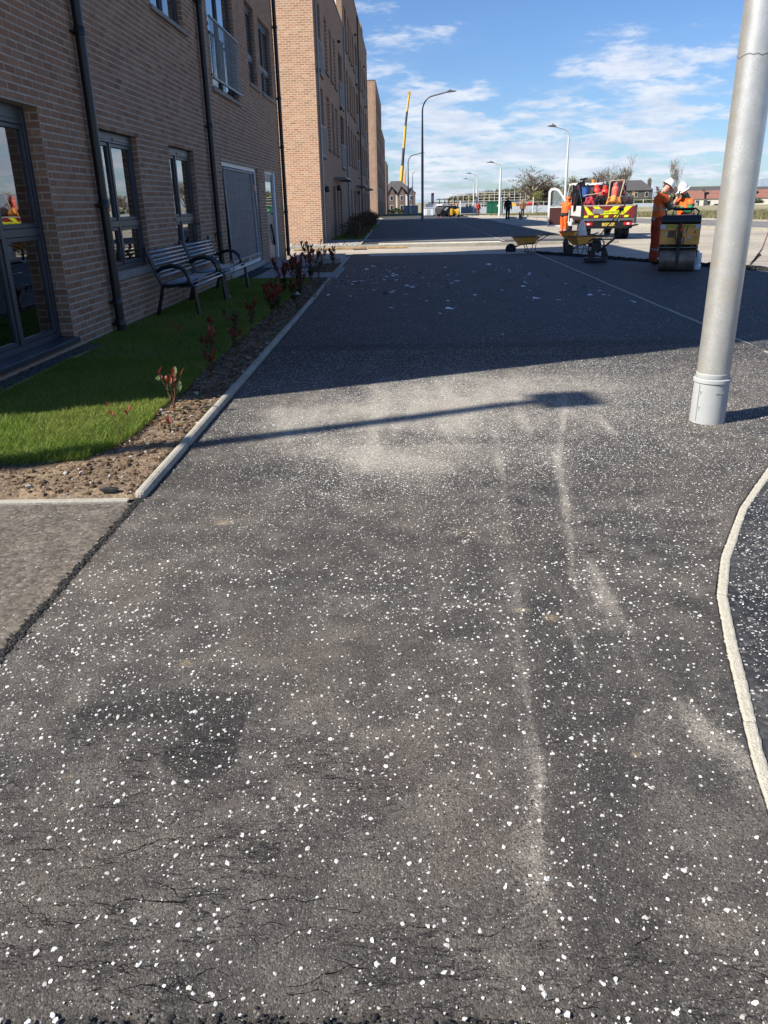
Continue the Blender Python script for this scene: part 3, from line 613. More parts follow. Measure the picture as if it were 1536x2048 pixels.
def dens_mid(x, y):
    c = 0.22 + 1.0 * np.exp(-(((x - 0.4) / 1.5) ** 2 + ((y - 6.1) / 1.5) ** 2)) + 0.45 * np.exp(-(((x - 1.9) / 1.2) ** 2 + ((y - 6.3) / 1.5) ** 2)) + 0.5 * np.exp(-(((x + 0.1) / 0.8) ** 2 + ((y - 4.7) / 0.7) ** 2))
    return np.clip(c * (0.25 + 1.5 * fbm(x * 2.2, y * 2.2, 5, 71)), 0, 1) * onfoot(x, y)
x, y = scatter(-1.46, 3.8, 3.2, 8.6, 7500, dens_mid); r = np.clip(0.0029 * np.exp(0.38 * RS.randn(len(x))), 0.0014, 0.0065)
chips('stone_chips', x, y, r, zf(x, y), ring=5, sides=False, hgt=0.5)
x, y = scatter(-3.3, XL - .05, 1.0, 3.95, 330, lambda x, y: 0.5 + 0 * x); r = np.clip(0.0025 * np.exp(0.4 * RS.randn(len(x))), 0.0012, 0.006)
chips('stone_chips', x, y, r, -0.012, ring=5, sides=True)
x, y = scatter(0.95, 3.6, 1.5, 7.5, 2600, lambda x, y: (x > np.interp(y, lky, lkx) + 0.08) * np.clip(0.25 + 1.2 * (fbm(x * 2, y * 2, 4, 12) - .3) + 0.5 * np.exp(-((x - np.interp(y, lky, lkx) - .2) / .15) ** 2), 0, 1))
r = np.clip(0.0026 * np.exp(0.4 * RS.randn(len(x))), 0.0012, 0.006); chips('stone_chips', x, y, r, -0.002, ring=5, sides=False, hgt=.5)
# black crumbs: broken seam along the side path, ravelled front edge
ts = np.linspace(0, 1, 4200); x = -1.462 + 0.012 * RS.randn(4200) - 0.01; y = 1.0 + 3.1 * ts
x2 = -1.2 + RS.rand(6000) * 3.0; y2 = 1.03 + 0.022 * np.abs(RS.randn(6000)) - 0.02
k = (fbm(x2 * 6, x2 * 0 + 2, 3, 6) > 0.42); x2 = x2[k]; y2 = y2[k]
x = np.concatenate([x, x2]); y = np.concatenate([y, y2]); r = np.clip(0.0040 * np.exp(0.5 * RS.randn(len(x))), 0.0015, 0.010)
chips('asphalt_crumbs', x, y, r, zf(x, y) - 0.004, ring=6, sides=True, hgt=0.8, tint=lambda n: np.stack([0.018 + 0.05 * RS.rand(n) ** 3] * 3, 1) * [1, .97, .93])
# loose heap of hot asphalt along the end of the new surface
t = RS.rand(9000); x = 4.0 + t * 3.9; yb = np.interp(x, [4.02, 5.07, 6.6, 7.85, 9], [24.7, 22.9, 19.7, 17.75, 15]); y = yb + 0.16 * RS.randn(9000); r = 0.006 + 0.02 * RS.rand(9000) ** 2
chips('loose_asphalt', x, y, r, np.maximum(0, 0.05 * np.exp(-((y - yb) / 0.15) ** 2) * (0.3 + fbm(x * 3, y * 3, 3, 2))), ring=5, sides=True, hgt=1.0, tint=lambda n: np.stack([0.012 + 0.03 * RS.rand(n) ** 2] * 3, 1))

# pale plaster-like splashes on the shaded footway
x = []; y = []
for cx, cy, sx, sy, k in ((-0.55, 17.8, 0.45, 1.6, 95), (0.1, 16.9, 0.5, 1.6, 60), (2.2, 19.0, 0.5, 1.6, 34), (0.9, 18.6, .5, 2.0, 26), (2.4, 14.9, 0.9, 1.6, 32), (0.6, 13.6, 0.9, 1.4, 24), (-0.9, 17.0, .4, 1.8, 40), (3.3, 13.8, .4, 1.2, 16)):
    x += list(cx + sx * RS.randn(k)); y += list(cy + sy * RS.randn(k))
x = np.array(x); y = np.array(y); k = (x > -1.4) & (x < 3.7) & (y > 9.3) & (y < 23.5); x = x[k]; y = y[k]
r = np.clip(0.024 * np.exp(0.6 * RS.randn(len(x))), 0.008, 0.075)
o = chips('lime_splashes', x, y, r, 0.0005, ring=9, sides=False, hgt=0.03, elong=True, tint=lambda n: np.stack([.80 + .1 * RS.rand(n)] * 3, 1) * [.96, .98, 1.0])
for px, py, rr in ((0.42, 13.55, 0.09), (1.15, 15.7, 0.1), (1.55, 16.2, 0.11), (0.3, 15.8, 0.09), (2.9, 17.9, .1), (2.2, 16.6, .08), (1.7, 20.4, .14), (0.5, 21.8, .14)):
    pass
# ---------------------------------------------------------------- planted strip: soil bed and lawn
def bed_z(x, y): return 0.012 + 0.030 * fbm(x * 3.5, y * 3.5, 4, 3) + 0.02 * np.exp(-(((x + 1.75) / .12) ** 2 + ((y - 5.9) / .25) ** 2))
def lawn_edge(y):    # x of the lawn's edge against the soil bed
    return np.interp(y, [3.9, 4.45, 4.62, 4.9, 5.3, 5.9, 6.6, 8.7, 11.1, 14.3, 17.5], [-4.5, -3.2, -2.05, -1.90, -1.86, -1.90, -1.90, -1.95, -1.95, -1.93, -1.95]) + 0.05 * (vnoise(y * 5, y * 0 + 1, 5) - .5)
gx = np.linspace(-12, -1.505, 420) if False else np.concatenate([np.linspace(-12, -3.8, 20), np.linspace(-3.7, -1.508, 110)])
gy = np.linspace(4.005, 17.6, 520); X, Y = np.meshgrid(gx, gy); Z = bed_z(X, Y) * sstep(0, 0.05, -1.5 - X) * sstep(4.02, 4.12, Y)
Z = Z + 0.010 * (fbm(X * 18, Y * 18, 4, 4) - .5)
idx = np.arange(X.size).reshape(X.shape); F = np.stack([idx[:-1, :-1], idx[:-1, 1:], idx[1:, 1:], idx[1:, :-1]], -1).reshape(-1, 4)
struct(link('soil_bed', arr_mesh('soil_bed', np.stack([X, Y, Z], -1).reshape(-1, 3), F, M_SOIL, smooth=True)))
# clods and stones
x, y = scatter(-3.7, -1.52, 4.06, 17.4, 5200, lambda x, y: (x > lawn_edge(y) - 0.03) * np.clip(0.9 - 0.05 * (y - 4), .25, 1) * (0.35 + fbm(x * 4, y * 4, 3, 8)))
r = np.clip(0.0045 * np.exp(0.62 * RS.randn(len(x))), 0.0018, 0.024)
def soil_tint(n):
    b = 0.55 + 0.75 * RS.rand(n); c = np.stack([0.195 * b, 0.132 * b, 0.082 * b], 1); k = RS.rand(n) < 0.06; c[k] = np.array([0.50, 0.46, 0.40]); return c
oc = chips('soil_clods', x, y, r, bed_z(x, y) * sstep(4.02, 4.12, y) - 0.003, ring=6, sides=True, hgt=0.95, tint=soil_tint)
oc.data.materials[0] = M_CLOD
# turf slab under the blades, slightly proud of the soil
gy = np.linspace(4.35, 17.2, 300); le = lawn_edge(gy); xs = np.linspace(0, 1, 24)
X = -3.66 + (le[:, None] + 3.66) * xs[None]; Y = np.repeat(gy[:, None], 24, 1); kf = np.maximum(le, -3.6)[:, None]; X = -3.66 + (kf + 3.66) * xs[None]
Z = 0.045 + 0.012 * fbm(X * 2, Y * 2, 3, 4) - 0.05 * (xs[None] == 1) - 0.0 * X
Z[0] -= 0.05
idx = np.arange(X.size).reshape(X.shape); F = np.stack([idx[:-1, :-1], idx[:-1, 1:], idx[1:, 1:], idx[1:, :-1]], -1).reshape(-1, 4)
struct(link('lawn', arr_mesh('lawn', np.stack([X, Y, Z], -1).reshape(-1, 3), F, M_TURF, smooth=True)))
sheet('lawn_beyond', [(-12, 4.45), (-3.66, 4.45), (-3.66, 5.4), (-12, 5.4)], 0.045, M_TURF); struct(bpy.data.objects['lawn_beyond'])
def grass(name, x, y, h, z, wd=0.0016, cols=None):
    n = len(x); a = RS.rand(n) * 6.283; b = RS.rand(n) * 6.283; lean = h * (0.25 + 0.75 * RS.rand(n))
    ux, uy = np.cos(a) * wd, np.sin(a) * wd; dx, dy = np.cos(b) * lean, np.sin(b) * lean
    P = [np.stack([x - ux, y - uy, z], 1), np.stack([x + ux, y + uy, z], 1),
         np.stack([x + ux * .8 + dx * .35, y + uy * .8 + dy * .35, z + h * .6], 1), np.stack([x - ux * .8 + dx * .35, y - uy * .8 + dy * .35, z + h * .6], 1),
         np.stack([x + dx, y + dy, z + h * 0.95], 1)]
    V = np.stack(P, 1); base = (np.arange(n) * 5)[:, None, None]
    F = (base + np.array([[0, 1, 2], [0, 2, 3], [3, 2, 4]])[None]).reshape(-1, 3)
    m = fbm(x * 1.7, y * 1.7, 4, 15); k = RS.rand(n)
    g = np.array([0.175, 0.27, 0.03])[None] * (0.65 + 0.6 * k)[:, None]; yl = np.array([0.36, 0.38, 0.09])[None] * (0.7 + 0.5 * k)[:, None]
    f = np.clip((m - 0.33) * 2.6, 0, 0.9)[:, None] * RS.rand(n)[:, None]; c = g * (1 - f) + yl * f; dead = RS.rand(n) < 0.07; c[dead] = [0.30, 0.25, 0.13]
    if cols is not None: c = cols(n, m)
    o = link(name, arr_mesh(name, V.reshape(-1, 3), F, M_GRASS, np.repeat(c, 3, 0))); return tag(o, kind='stuff')
def lawn_ok(x, y): return (x < lawn_edge(y) + 0.015) & (y > 4.36) & ~((x < -3.45) & (y > 6.6) & (y < 9.0)) & (x > -3.66)
x, y = scatter(-3.66, -1.8, 4.3, 8.0, 26000, lambda x, y: lawn_ok(x, y) * 0.95)
grass('grass', x, y, 0.018 + 0.050 * RS.rand(len(x)) ** 1.8 * (.5 + fbm(x * 4, y * 4, 3, 5)), 0.040 + 0 * x, wd=.0019)
x, y = scatter(-3.66, -1.8, 8.0, 17.2, 7500, lambda x, y: lawn_ok(x, y) * 1.0)
grass('grass', x, y, 0.02 + 0.03 * RS.rand(len(x)) ** 1.5, 0.040 + 0 * x, wd=0.0028)
# dark gravel margin against the wall
def gravel(name, x0, x1, y0, y1, dens, z, r0, tint):
    x, y = scatter(x0, x1, y0, y1, dens, lambda x, y: 1 + 0 * x); r = np.clip(r0 * np.exp(0.35 * RS.randn(len(x))), r0 * .5, r0 * 2.2)
    o = chips(name, x, y, r, z + 0 * x, ring=6, sides=True, hgt=0.9, tint=tint); o.data.materials[0] = M_CLOD; return o
gt = lambda n: np.stack([0.07 + 0.10 * RS.rand(n)] * 3, 1) * [1.0, 1.0, 1.03]
gravel('wall_gravel', -3.70, -3.46, 6.4, 8.95, 4200, 0.045, 0.009, gt)
struct(MB().bx(-3.46, -3.435, 6.3, 8.5, 0, 0.066).build('gravel_board', M_WOOD))
struct(MB().bx(-3.7, -3.46, 5.6, 8.95, 0, 0.045).build('gravel_bed', M_SOIL))
gravel('door_gravel', -3.66, -3.25, 17.3, 21.0, 900, 0.03, 0.014, gt)
struct(MB().bx(-3.66, -3.25, 17.25, 21.0, -0.02, 0.03).build('door_gravel_bed', M_SOIL))
# paved path to the doors, concrete step and the second planting pocket
root = struct(thing('door_path', None, None)); 
me = MB().box(0, 0, -0.04, 0.594, 0.894, 0.08).mesh('paving_slab', M_SLAB)
for i in range(4):
    for j in range(3):
        if i < 3: inst('paving_slab', me, root, (-3.36 + 0.6 * i + (0.10 if j == 0 else 0.06), 17.9 + 0.9 * j + 3.0 - 0.0, 0.05 + random.uniform(0, .004)))
for i in range(3):
    for j in range(4): inst('paving_slab', me, root, (-2.95 + 0.6 * i, 17.75 + 0.9 * j - .9 * 0, 0.048 + random.uniform(0, .004))) if j < 3 else None
struct(MB().bx(-3.3, -2.1, 23.3, 25.6, -0.05, 0.05).build('door_landing', M_SLAB))
struct(MB().bx(-2.30, -1.66, 21.6, 23.6, -0.05, 0.17).build('concrete_step', M_CONC, bevel=0.012))
x, y = scatter(-2.2, -1.64, 18.6, 21.3, 900, lambda x, y: 1 + 0 * x); 
oc = chips('soil_clods', x, y, 0.008 + .012 * RS.rand(len(x)), 0.055 + 0 * x, ring=6, sides=True, hgt=0.9, tint=soil_tint); oc.data.materials[0] = M_CLOD
struct(MB().bx(-2.2, -1.62, 18.6, 21.4, -0.05, 0.05).build('soil_pocket', M_SOIL))

# leaf litter and bark on the bed
x, y = scatter(-2.3, -1.55, 5.4, 17.4, 210, lambda x, y: (x > lawn_edge(y) - 0.05) * 1.0)
def litter(n):
    c = np.zeros((n, 3)); k = RS.randint(0, 4, n)
    for i, q in enumerate(((0.16, 0.07, 0.03), (0.22, 0.14, 0.08), (0.10, 0.12, 0.03), (0.30, 0.25, 0.17))): c[k == i] = q
    return c * (0.7 + 0.6 * RS.rand(n, 1))
o = chips('leaf_litter', x, y, 0.012 + 0.018 * RS.rand(len(x)), bed_z(x, y) + 0.008, ring=6, sides=False, hgt=0.25, tint=litter); o.data.materials[0] = M_CLOD
# small things lying about
def lump(name, label, cat, x, y, z, s, m, seed=1, group=None, flat=0.6):
    rr = random.Random(seed); bm = bmesh.new(); bmesh.ops.create_icosphere(bm, subdivisions=2, radius=1)
    for v in bm.verts:
        k = 1 + rr.uniform(-.22, .22); v.co = Vector((v.co.x * s[0] * k, v.co.y * s[1] * k, v.co.z * s[2] * k))
    me = bpy.data.meshes.new(name); bm.to_mesh(me); bm.free(); me.materials.append(m)
    o = bpy.data.objects.new(name, me); COL.objects.link(o); o.location = (x, y, z); return tag(o, label, cat, group)
lump('asphalt_lump', 'small black lump of asphalt lying on the soil by the path edging', 'asphalt lump', -1.66, 4.075, 0.035, (0.05, 0.02, 0.018), M_BLACK, 3)
mb = MB(); rr = random.Random(4)
for i in range(9):
    a = rr.uniform(0, 6.28); d = rr.uniform(0, .07)
    mb.tube([(d * math.cos(a), d * math.sin(a) * 1.3, 0.01), (d * math.cos(a) + rr.uniform(-.05, .05), d * math.sin(a) + rr.uniform(-.07, .07), 0.03 * rr.random() + .01), (d * math.cos(a) + rr.uniform(-.08, .08), d * math.sin(a) + rr.uniform(-.1, .1), 0.012)], [0.006, .014, .005], 5)
o = mb.build('litter_scrap', mat('white_scrap', (0.7, 0.72, 0.74), 0.6), loc=(-1.86, 14.0, 0.04)); tag(o, 'crumpled white scrap lying among the far red-leaved shrubs by the kerb', 'litter')
mb = MB(); mb.box(0, 0, 0.012, 0.11, 0.24, 0.03, rz=0.2)
o = mb.build('timber_offcut', M_WOOD, loc=(-2.98, 13.55, 0.062)); tag(o, 'pale offcut lying on the grass below the benches', 'timber offcut')
mb = MB(); mb.box(0, 0, 0, 0.035, 0.5, 0.02, rz=0.15); o = mb.build('straw_stick', M_WOOD, loc=(-2.85, 4.12, 0.035)); o.rotation_euler = (0, 0.0, 1.3); tag(o, 'thin pale stick lying on the soil near the left frame edge', 'stick')

# ---------------------------------------------------------------- red-tipped shrubs
RED = [(0.34, 0.05, 0.03), (0.24, 0.03, 0.02), (0.42, 0.09, 0.04), (0.30, 0.08, 0.05)]; GRN = [(0.05, 0.10, 0.03), (0.035, 0.075, 0.03), (0.07, 0.11, 0.05)]; BRZ = [(0.20, 0.07, 0.03), (0.12, 0.07, 0.03)]
def leaf(mb, p, d, L, wd, c, up=Vector((0, 0, 1))):
    d = d.normalized(); s = d.cross(up); s = s.normalized() if s.length > 1e-3 else Vector((1, 0, 0)); nrm = s.cross(d)
    pts = [p, p + d * L * .35 + s * wd * .5 + nrm * wd * .18, p + d * L * .7 + s * wd * .4 + nrm * wd * .1, p + d * L - nrm * wd * .1, p + d * L * .7 - s * wd * .4 + nrm * wd * .1, p + d * L * .35 - s * wd * .5 + nrm * wd * .18, p + d * L * .5 - nrm * 0.0]
    mb.cur = c; mb._add(pts, [(0, 1, 6), (1, 2, 6), (2, 3, 6), (3, 4, 6), (4, 5, 6), (5, 0, 6)]); mb.cur = None
def shrub(label, x, y, h, stems, red=0.5, leaves=26, seed=1, lw=1.0, bare=0.0, zb=0.03, spread=0.35):
    rr = random.Random(seed); t = thing('photinia_shrub', label, 'shrub', (x, y, zb), 0, 'red-tipped shrubs along the soil bed')
    st = MB(); lf = MB(); st.cur = None
    for s in range(stems):
        a = rr.uniform(0, 6.28); ln = h * rr.uniform(.6, 1.05); lean = spread * rr.uniform(.2, 1)
        P = [Vector((0, 0, -0.03))]; k = 6
        for i in range(1, k + 1):
            f = i / k; P.append(Vector((math.cos(a) * lean * ln * f ** 1.3 + rr.uniform(-.008, .008), math.sin(a) * lean * ln * f ** 1.3 + rr.uniform(-.008, .008), ln * f)))
        st.tube(P, [0.0035 * (1 - .6 * i / k) for i in range(k + 1)], 5)
        nl = max(2, int(leaves * 1.5 / stems))
        for i in range(nl):
            f = rr.uniform(bare, 1.0) if rr.random() < .7 else rr.uniform(.8, 1.0); q = P[min(k, int(f * k))].lerp(P[min(k, int(f * k) + 1)], (f * k) % 1) if f < 1 else P[k]
            b = rr.uniform(0, 6.28); tip = f > 0.72
            d = Vector((math.cos(b), math.sin(b), rr.uniform(.7, 2.2) if tip else rr.uniform(-.1, .8)))
            c = rr.choice(RED) if (tip and rr.random() < red * 1.6) else (rr.choice(BRZ) if rr.random() < red * .5 else rr.choice(GRN))
            L = rr.uniform(.035, .075) * lw; leaf(lf, q, d, L, L * rr.uniform(.30, .45), c)
    st.build('stem', mat('shrub_stem', (0.16, 0.07, 0.04), 0.8, var=.2), t); 
    if lf.f: lf.build('foliage', M_LEAF, t)
    return t
mb = MB()
shrub('nearly bare red-leaved sapling at the lawn corner with one large pale green leaf', -1.78, 5.85, 0.36, 6, .8, 22, 11, 1.0, .5)
shrub('thin bare stemmed shrub with one curled red leaf, nearest the path edging', -1.88, 4.95, 0.30, 2, .9, 5, 12, .8, .7)
shrub('low tuft of orange-red leaves lying in the sunlit soil by the kerb', -1.66, 5.30, 0.07, 4, .9, 14, 13, .9, .1)
shrub('sparse shrub with small dull red tips just inside the shadow, beside the kerb', -1.80, 7.15, 0.26, 6, .6, 48, 14, 1.0, .3)
shrub('slim shrub with dark green leaves and two scarlet tips at the lawn edge', -1.95, 7.75, 0.36, 6, .45, 52, 15, 1.1, .45)
shrub('lone red-topped stem standing in the lawn in front of the benches', -2.25, 9.2, 0.30, 2, 1, 12, 16, 1.1, .8)
shrub('second lone red-topped stem in the lawn, nearest the large window', -2.52, 8.85, 0.24, 2, 1, 10, 17, 1.0, .75)
shrub('upright shrub with broad dark leaves and long bare stems at mid-bed', -1.92, 8.9, 0.38, 7, .25, 70, 18, 1.2, .3)
shrub('small shrub with wine-red leaves close to the edging kerb at mid-bed', -1.78, 8.3, 0.24, 6, .6, 44, 19, 1.0, .3)
shrub('bushy shrub with a dense crimson plume, halfway along the bed', -1.82, 11.0, 0.44, 9, .9, 170, 20, 1.1, .35)
shrub('loose shrub with a tall red spike near the far bench leg', -2.05, 12.6, 0.44, 6, .5, 80, 21, 1.1, .3)
shrub('dense green and bronze shrub before the door path, on the lawn side', -2.12, 14.2, 0.60, 12, .5, 260, 22, 1.25, .15, spread=.5)
shrub('dense shrub with many upright red tips before the door path', -1.95, 15.2, 0.68, 12, .75, 280, 23, 1.25, .15, spread=.5)
shrub('dark leaved spreading shrub by the kerb before the concrete step', -1.80, 14.0, 0.5, 11, .4, 230, 24, 1.2, .1, spread=.6)
shrub('tall shrub with red spears standing before the concrete step', -1.88, 16.4, 0.74, 12, .75, 280, 25, 1.3, .2, spread=.4)
shrub('tallest wispy shrub with bare dark twigs, farthest in the near bed', -1.80, 17.1, 0.74, 8, .45, 110, 26, 1.2, .3, spread=.5)
shrub('shrub with mixed green leaves and a drooping red tip, next to the crimson plume', -1.98, 10.3, 0.34, 6, .5, 80, 41, 1.1, .2)
shrub('bushy dark green shrub with two red sprays, behind the crimson plume', -1.90, 12.0, 0.40, 8, .45, 120, 42, 1.15, .15, spread=.5)
shrub('low spreading bronze shrub between the crimson plume and the white scrap', -1.78, 13.0, 0.34, 8, .35, 130, 43, 1.15, .1, spread=.6)
shrub('compact shrub with a bright red crown against the concrete step', -1.78, 20.6, 0.42, 8, .9, 130, 27, 1.3, .3, zb=.05)
pl = [o for o in bpy.data.objects if o.name == 'photinia_shrub'][0]
for p_, L_ in (((.03, .02, .27), .085), ((.05, .03, .15), .095), ((-.10, .02, .24), .045)): mb = MB(); leaf(mb, Vector(p_), Vector((.10, -.1, 1)), L_, .048, (.36, .46, .20)); mb.build('leaf', M_LEAF, pl)
# cracks torn across the thin surfacing: jagged dark openings of uneven width
mb = MB(); rr = random.Random(31); V = []; F = []
def crack(x0, y0, L, w0, ang, depth=0):
    n = max(6, int(L / .006)); x, y, a = x0, y0, ang; ph = rr.random() * 9; pts = []
    for i in range(n):
        a = a * .90 + ang * .10 + rr.gauss(0, .38); x += .006 * math.cos(a); y += .006 * math.sin(a) * .8; f = i / n
        w = w0 * (math.sin(math.pi * min(.98, f + .02)) ** .6) * rr.uniform(.35, 1.5) * (.5 + abs(math.sin(f * 9 + ph))); pts.append((x, y, w))
        if depth == 0 and rr.random() < .035: crack(x, y, L * rr.uniform(.1, .35), w0 * .6, ang + rr.choice((-.6, .6, 1.0, -1.0)), 1)
    xs_ = np.array([p[0] for p in pts]); ys_ = np.array([p[1] for p in pts])
    k = (xs_ > XL + .01); 
    if not k.all(): 
        pts = [p for p, q in zip(pts, k) if q]
        if len(pts) < 4: return
        xs_ = xs_[k]; ys_ = ys_[k]
    zz = zf(xs_, ys_) + .0006; o = len(mb.v)
    for (x, y, w), z in zip(pts, zz): mb.v += [(x, y - w / 2, z), (x, y + w / 2, z)]
    for i in range(len(pts) - 1): mb.f.append((o + 2 * i, o + 2 * i + 2, o + 2 * i + 3, o + 2 * i + 1)); mb.c.append(None); mb.m.append(0)
for i in range(36):
    y0 = 1.09 + (rr.random() ** 1.3) * .82; x0 = -.95 + rr.random() * .42 + (y0 < 1.3) * rr.uniform(0, .5); crack(x0 - .12 * (y0 - 1), y0, rr.uniform(.12, .42), rr.uniform(.0008, .0024) * (1.35 - .45 * y0 + .3), rr.gauss(0, .12))
for i in range(16): crack(rr.uniform(-.4, .75), rr.uniform(1.06, 1.34), rr.uniform(.08, .25), rr.uniform(.0008, .0020), rr.gauss(0, .2))
for i in range(6): crack(rr.uniform(.0, .9), rr.uniform(1.5, 3.3), rr.uniform(.08, .2), rr.uniform(.001, .0018), rr.gauss(.1, .3))
o = mb.build('surface_cracks', mat('crack_dark', (.006, .006, .006), 1.0, spec=0.0)); tag(o, kind='stuff')

# ---------------------------------------------------------------- brick buildings
BRK = dict(v=[], f=[], c=[])
def brick_cols(n, sunny=False):
    b = 0.84 + 0.30 * RS.rand(n)
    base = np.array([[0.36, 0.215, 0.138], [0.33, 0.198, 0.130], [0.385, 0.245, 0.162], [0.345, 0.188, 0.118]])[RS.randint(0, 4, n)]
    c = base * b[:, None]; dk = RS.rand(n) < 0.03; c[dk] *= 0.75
    if sunny: c = c * [1.68, 1.54, 1.38]  # gable bricks brightened: sunlight added into their colour
    return c
def brick_quads(plane, u0, u1, z0, z1, openings, at, origin_u=0.0, z_origin=0.0, out=1, bl=0.225, bh=0.075, joint=0.0125, depth=0.006):
    """list of bricks (uc, zc, half_u, half_z) on a wall, cut at the openings"""
    res = []; k0 = math.floor((z0 - z_origin) / bh)
    for k in range(k0, math.ceil((z1 - z_origin) / bh)):
        za = z_origin + k * bh + joint / 2; zb = za + bh - joint
        if za < z0 - 1e-6: za = z0 
        if zb > z1: zb = z1
        if zb - za < 0.015: continue
        off = (k % 2) * bl / 2; j0 = math.floor((u0 - origin_u - off) / bl)
        for j in range(j0, math.ceil((u1 - origin_u - off) / bl) + 1):
            ua = origin_u + off + j * bl + joint / 2; ub = ua + bl - joint; ua = max(ua, u0); ub = min(ub, u1)
            segs = [(ua, ub)]
            for (a, b, c, d) in openings:
                if zb - 0.02 > c and za + 0.02 < d:
                    ns = []
                    for (p, q) in segs:
                        if q <= a or p >= b: ns.append((p, q))
                        else:
                            if p < a: ns.append((p, a))
                            if q > b: ns.append((b, q))
                    segs = ns
            for p, q in segs:
                if q - p > 0.02: res.append(((p + q) / 2, (za + zb) / 2, (q - p) / 2, (zb - za) / 2))
    return res
def bricks_mesh(name, bricks, axis, at, out, mtl, parent, depth=0.0024, origin=(0, 0, 0), sunny=False):
    B = np.array(bricks); n = len(B); u, z, hu, hz = B.T; pr = at + out * (depth + 0.0016 * (RS.rand(n) - .5)); bk = np.full(n, at - out * 0.03)
    ch = 0.0035; du = RS.randn(n) * 0.0008
    def P(uu, zz, dd): return np.stack([dd, uu, zz], -1) if axis == 'x' else np.stack([uu, dd, zz], -1)
    V = np.stack([P(u - hu + ch, z - hz + ch, pr), P(u + hu - ch, z - hz + ch, pr), P(u + hu - ch, z + hz - ch, pr), P(u - hu + ch, z + hz - ch, pr),
                  P(u - hu, z - hz, bk), P(u + hu, z - hz, bk), P(u + hu, z + hz, bk), P(u - hu, z + hz, bk)], 1)
    Q = [[0, 1, 2, 3], [4, 5, 1, 0], [5, 6, 2, 1], [6, 7, 3, 2], [7, 4, 0, 3]]
    F = ((np.arange(n) * 8)[:, None, None] + np.array(Q)[None]).reshape(-1, 4)
    if (axis == 'x') != (out > 0): F = F[:, ::-1]
    V = V.reshape(-1, 3) - np.array(origin); me = arr_mesh(name, V, F, mtl, np.repeat(brick_cols(n, sunny), 5, 0))
    o = link(name, me, parent); o['kind'] = 'stuff'; return o
def proj(p):
    M = cam.matrix_world.inverted() if False else PINV
    c = M @ Vector(p)
    return (384 + 780 * c.x / -c.z, 512 - 780 * c.y / -c.z) if c.z < -0.05 else None
PINV = Matrix(cam.matrix_world).inverted()
BRICK_ME = []
for i in range(10):
    m_ = MB(); m_.cur = tuple(brick_cols(1)[0]); ch = .02
    hx, hy = .5, .5
    v = [(0, -hx + ch * .7, -hy + ch * 2), (0, hx - ch * .7, -hy + ch * 2), (0, hx - ch * .7, hy - ch * 2), (0, -hx + ch * .7, hy - ch * 2), (-1, -hx, -hy), (-1, hx, -hy), (-1, hx, hy), (-1, -hx, hy)]
    m_._add(v, [(0, 1, 2, 3), (4, 5, 1, 0), (5, 6, 2, 1), (6, 7, 3, 2), (7, 4, 0, 3)]); BRICK_ME.append(m_.mesh('brick', M_BRICK))

X1 = -3.68; B1N = 25.70; B1S = 5.33; B1H = 10.9
b1 = thing('apartment_block', 'brown brick apartment block in shade beside the lawn, with benches before it', 'building', (X1, 15, 0))
OPEN1 = [(6.2, 8.75, 0.17, 2.47), (10.13, 11.86, 0.735, 2.425), (13.42, 15.02, 0.80, 2.425), (17.25, 21.50, 0.16, 2.37), (22.55, 24.40, 0.06, 2.375),
         (13.30, 15.20, 4.27, 6.02), (17.10, 19.75, 3.66, 6.02), (21.30, 22.50, 4.27, 6.02), (23.10, 25.05, 4.27, 6.02), (6.6, 8.4, 4.27, 6.02), (10.1, 11.9, 4.27, 6.02),
         (13.30, 15.20, 7.5, 9.25), (17.10, 19.75, 6.9, 9.25), (21.30, 22.50, 7.5, 9.25), (23.10, 25.05, 7.5, 9.25)]
def wall_with_holes(name, axis_x, u0, u1, z0, z1, holes, m, parent, thick=0.16, org=(0, 0, 0)):
    us = sorted({u0, u1, *[h[0] for h in holes], *[h[1] for h in holes]}); zs = sorted({z0, z1, *[h[2] for h in holes], *[h[3] for h in holes]})
    mb = MB()
    for a, b in zip(us[:-1], us[1:]):
        run = None
        for c, d in zip(zs[:-1], zs[1:]):
            hole = any(h[0] - 1e-6 <= a and b <= h[1] + 1e-6 and h[2] - 1e-6 <= c and d <= h[3] + 1e-6 for h in holes)
            if hole:
                if run: mb.bx(axis_x - thick, axis_x, a, b, run[0], run[1]); run = None
            else: run = (run[0], d) if run else (c, d)
        if run: mb.bx(axis_x - thick, axis_x, a, b, run[0], run[1])
    return mb.build(name, m, parent, world=True)
wall_with_holes('wall', X1, B1S, B1N, -0.15, B1H, OPEN1, M_MORTAR, b1)
# body: rest of the block (south gable, unseen north end cut aslant to let sunlight by, back, roof); floor slab
mb = MB(); body = [(X1 - 0.17, B1S), (X1 - 0.17, B1N), (-14, 18.6), (-14, B1S)]
def shell(mb, poly, z0, z1, skip=()):
    n = len(poly)
    for i in range(n):
        if i in skip: continue
        (a, b), (c, d) = poly[i], poly[(i + 1) % n]; mb.quad((a, b, z0), (c, d, z0), (c, d, z1), (a, b, z1))
mbw = MB(); shell(mbw, body, -0.15, B1H, skip=(0,)); mbw.build('rear_wall', MATS['mortar'], b1, world=True)
MB().prism([(X1 + .05, B1S - .05), (X1 + .05, B1N + .05), (-14.05, 18.7), (-14.05, B1S - .05)], B1H, B1H + 0.25).build('roof', mat('roof_coping', (0.10, 0.10, 0.105), 0.6, var=.1), b1, world=True)
brs = brick_quads('x', B1S, B1N, -0.12, B1H, OPEN1, X1, origin_u=5.45)
vis = []
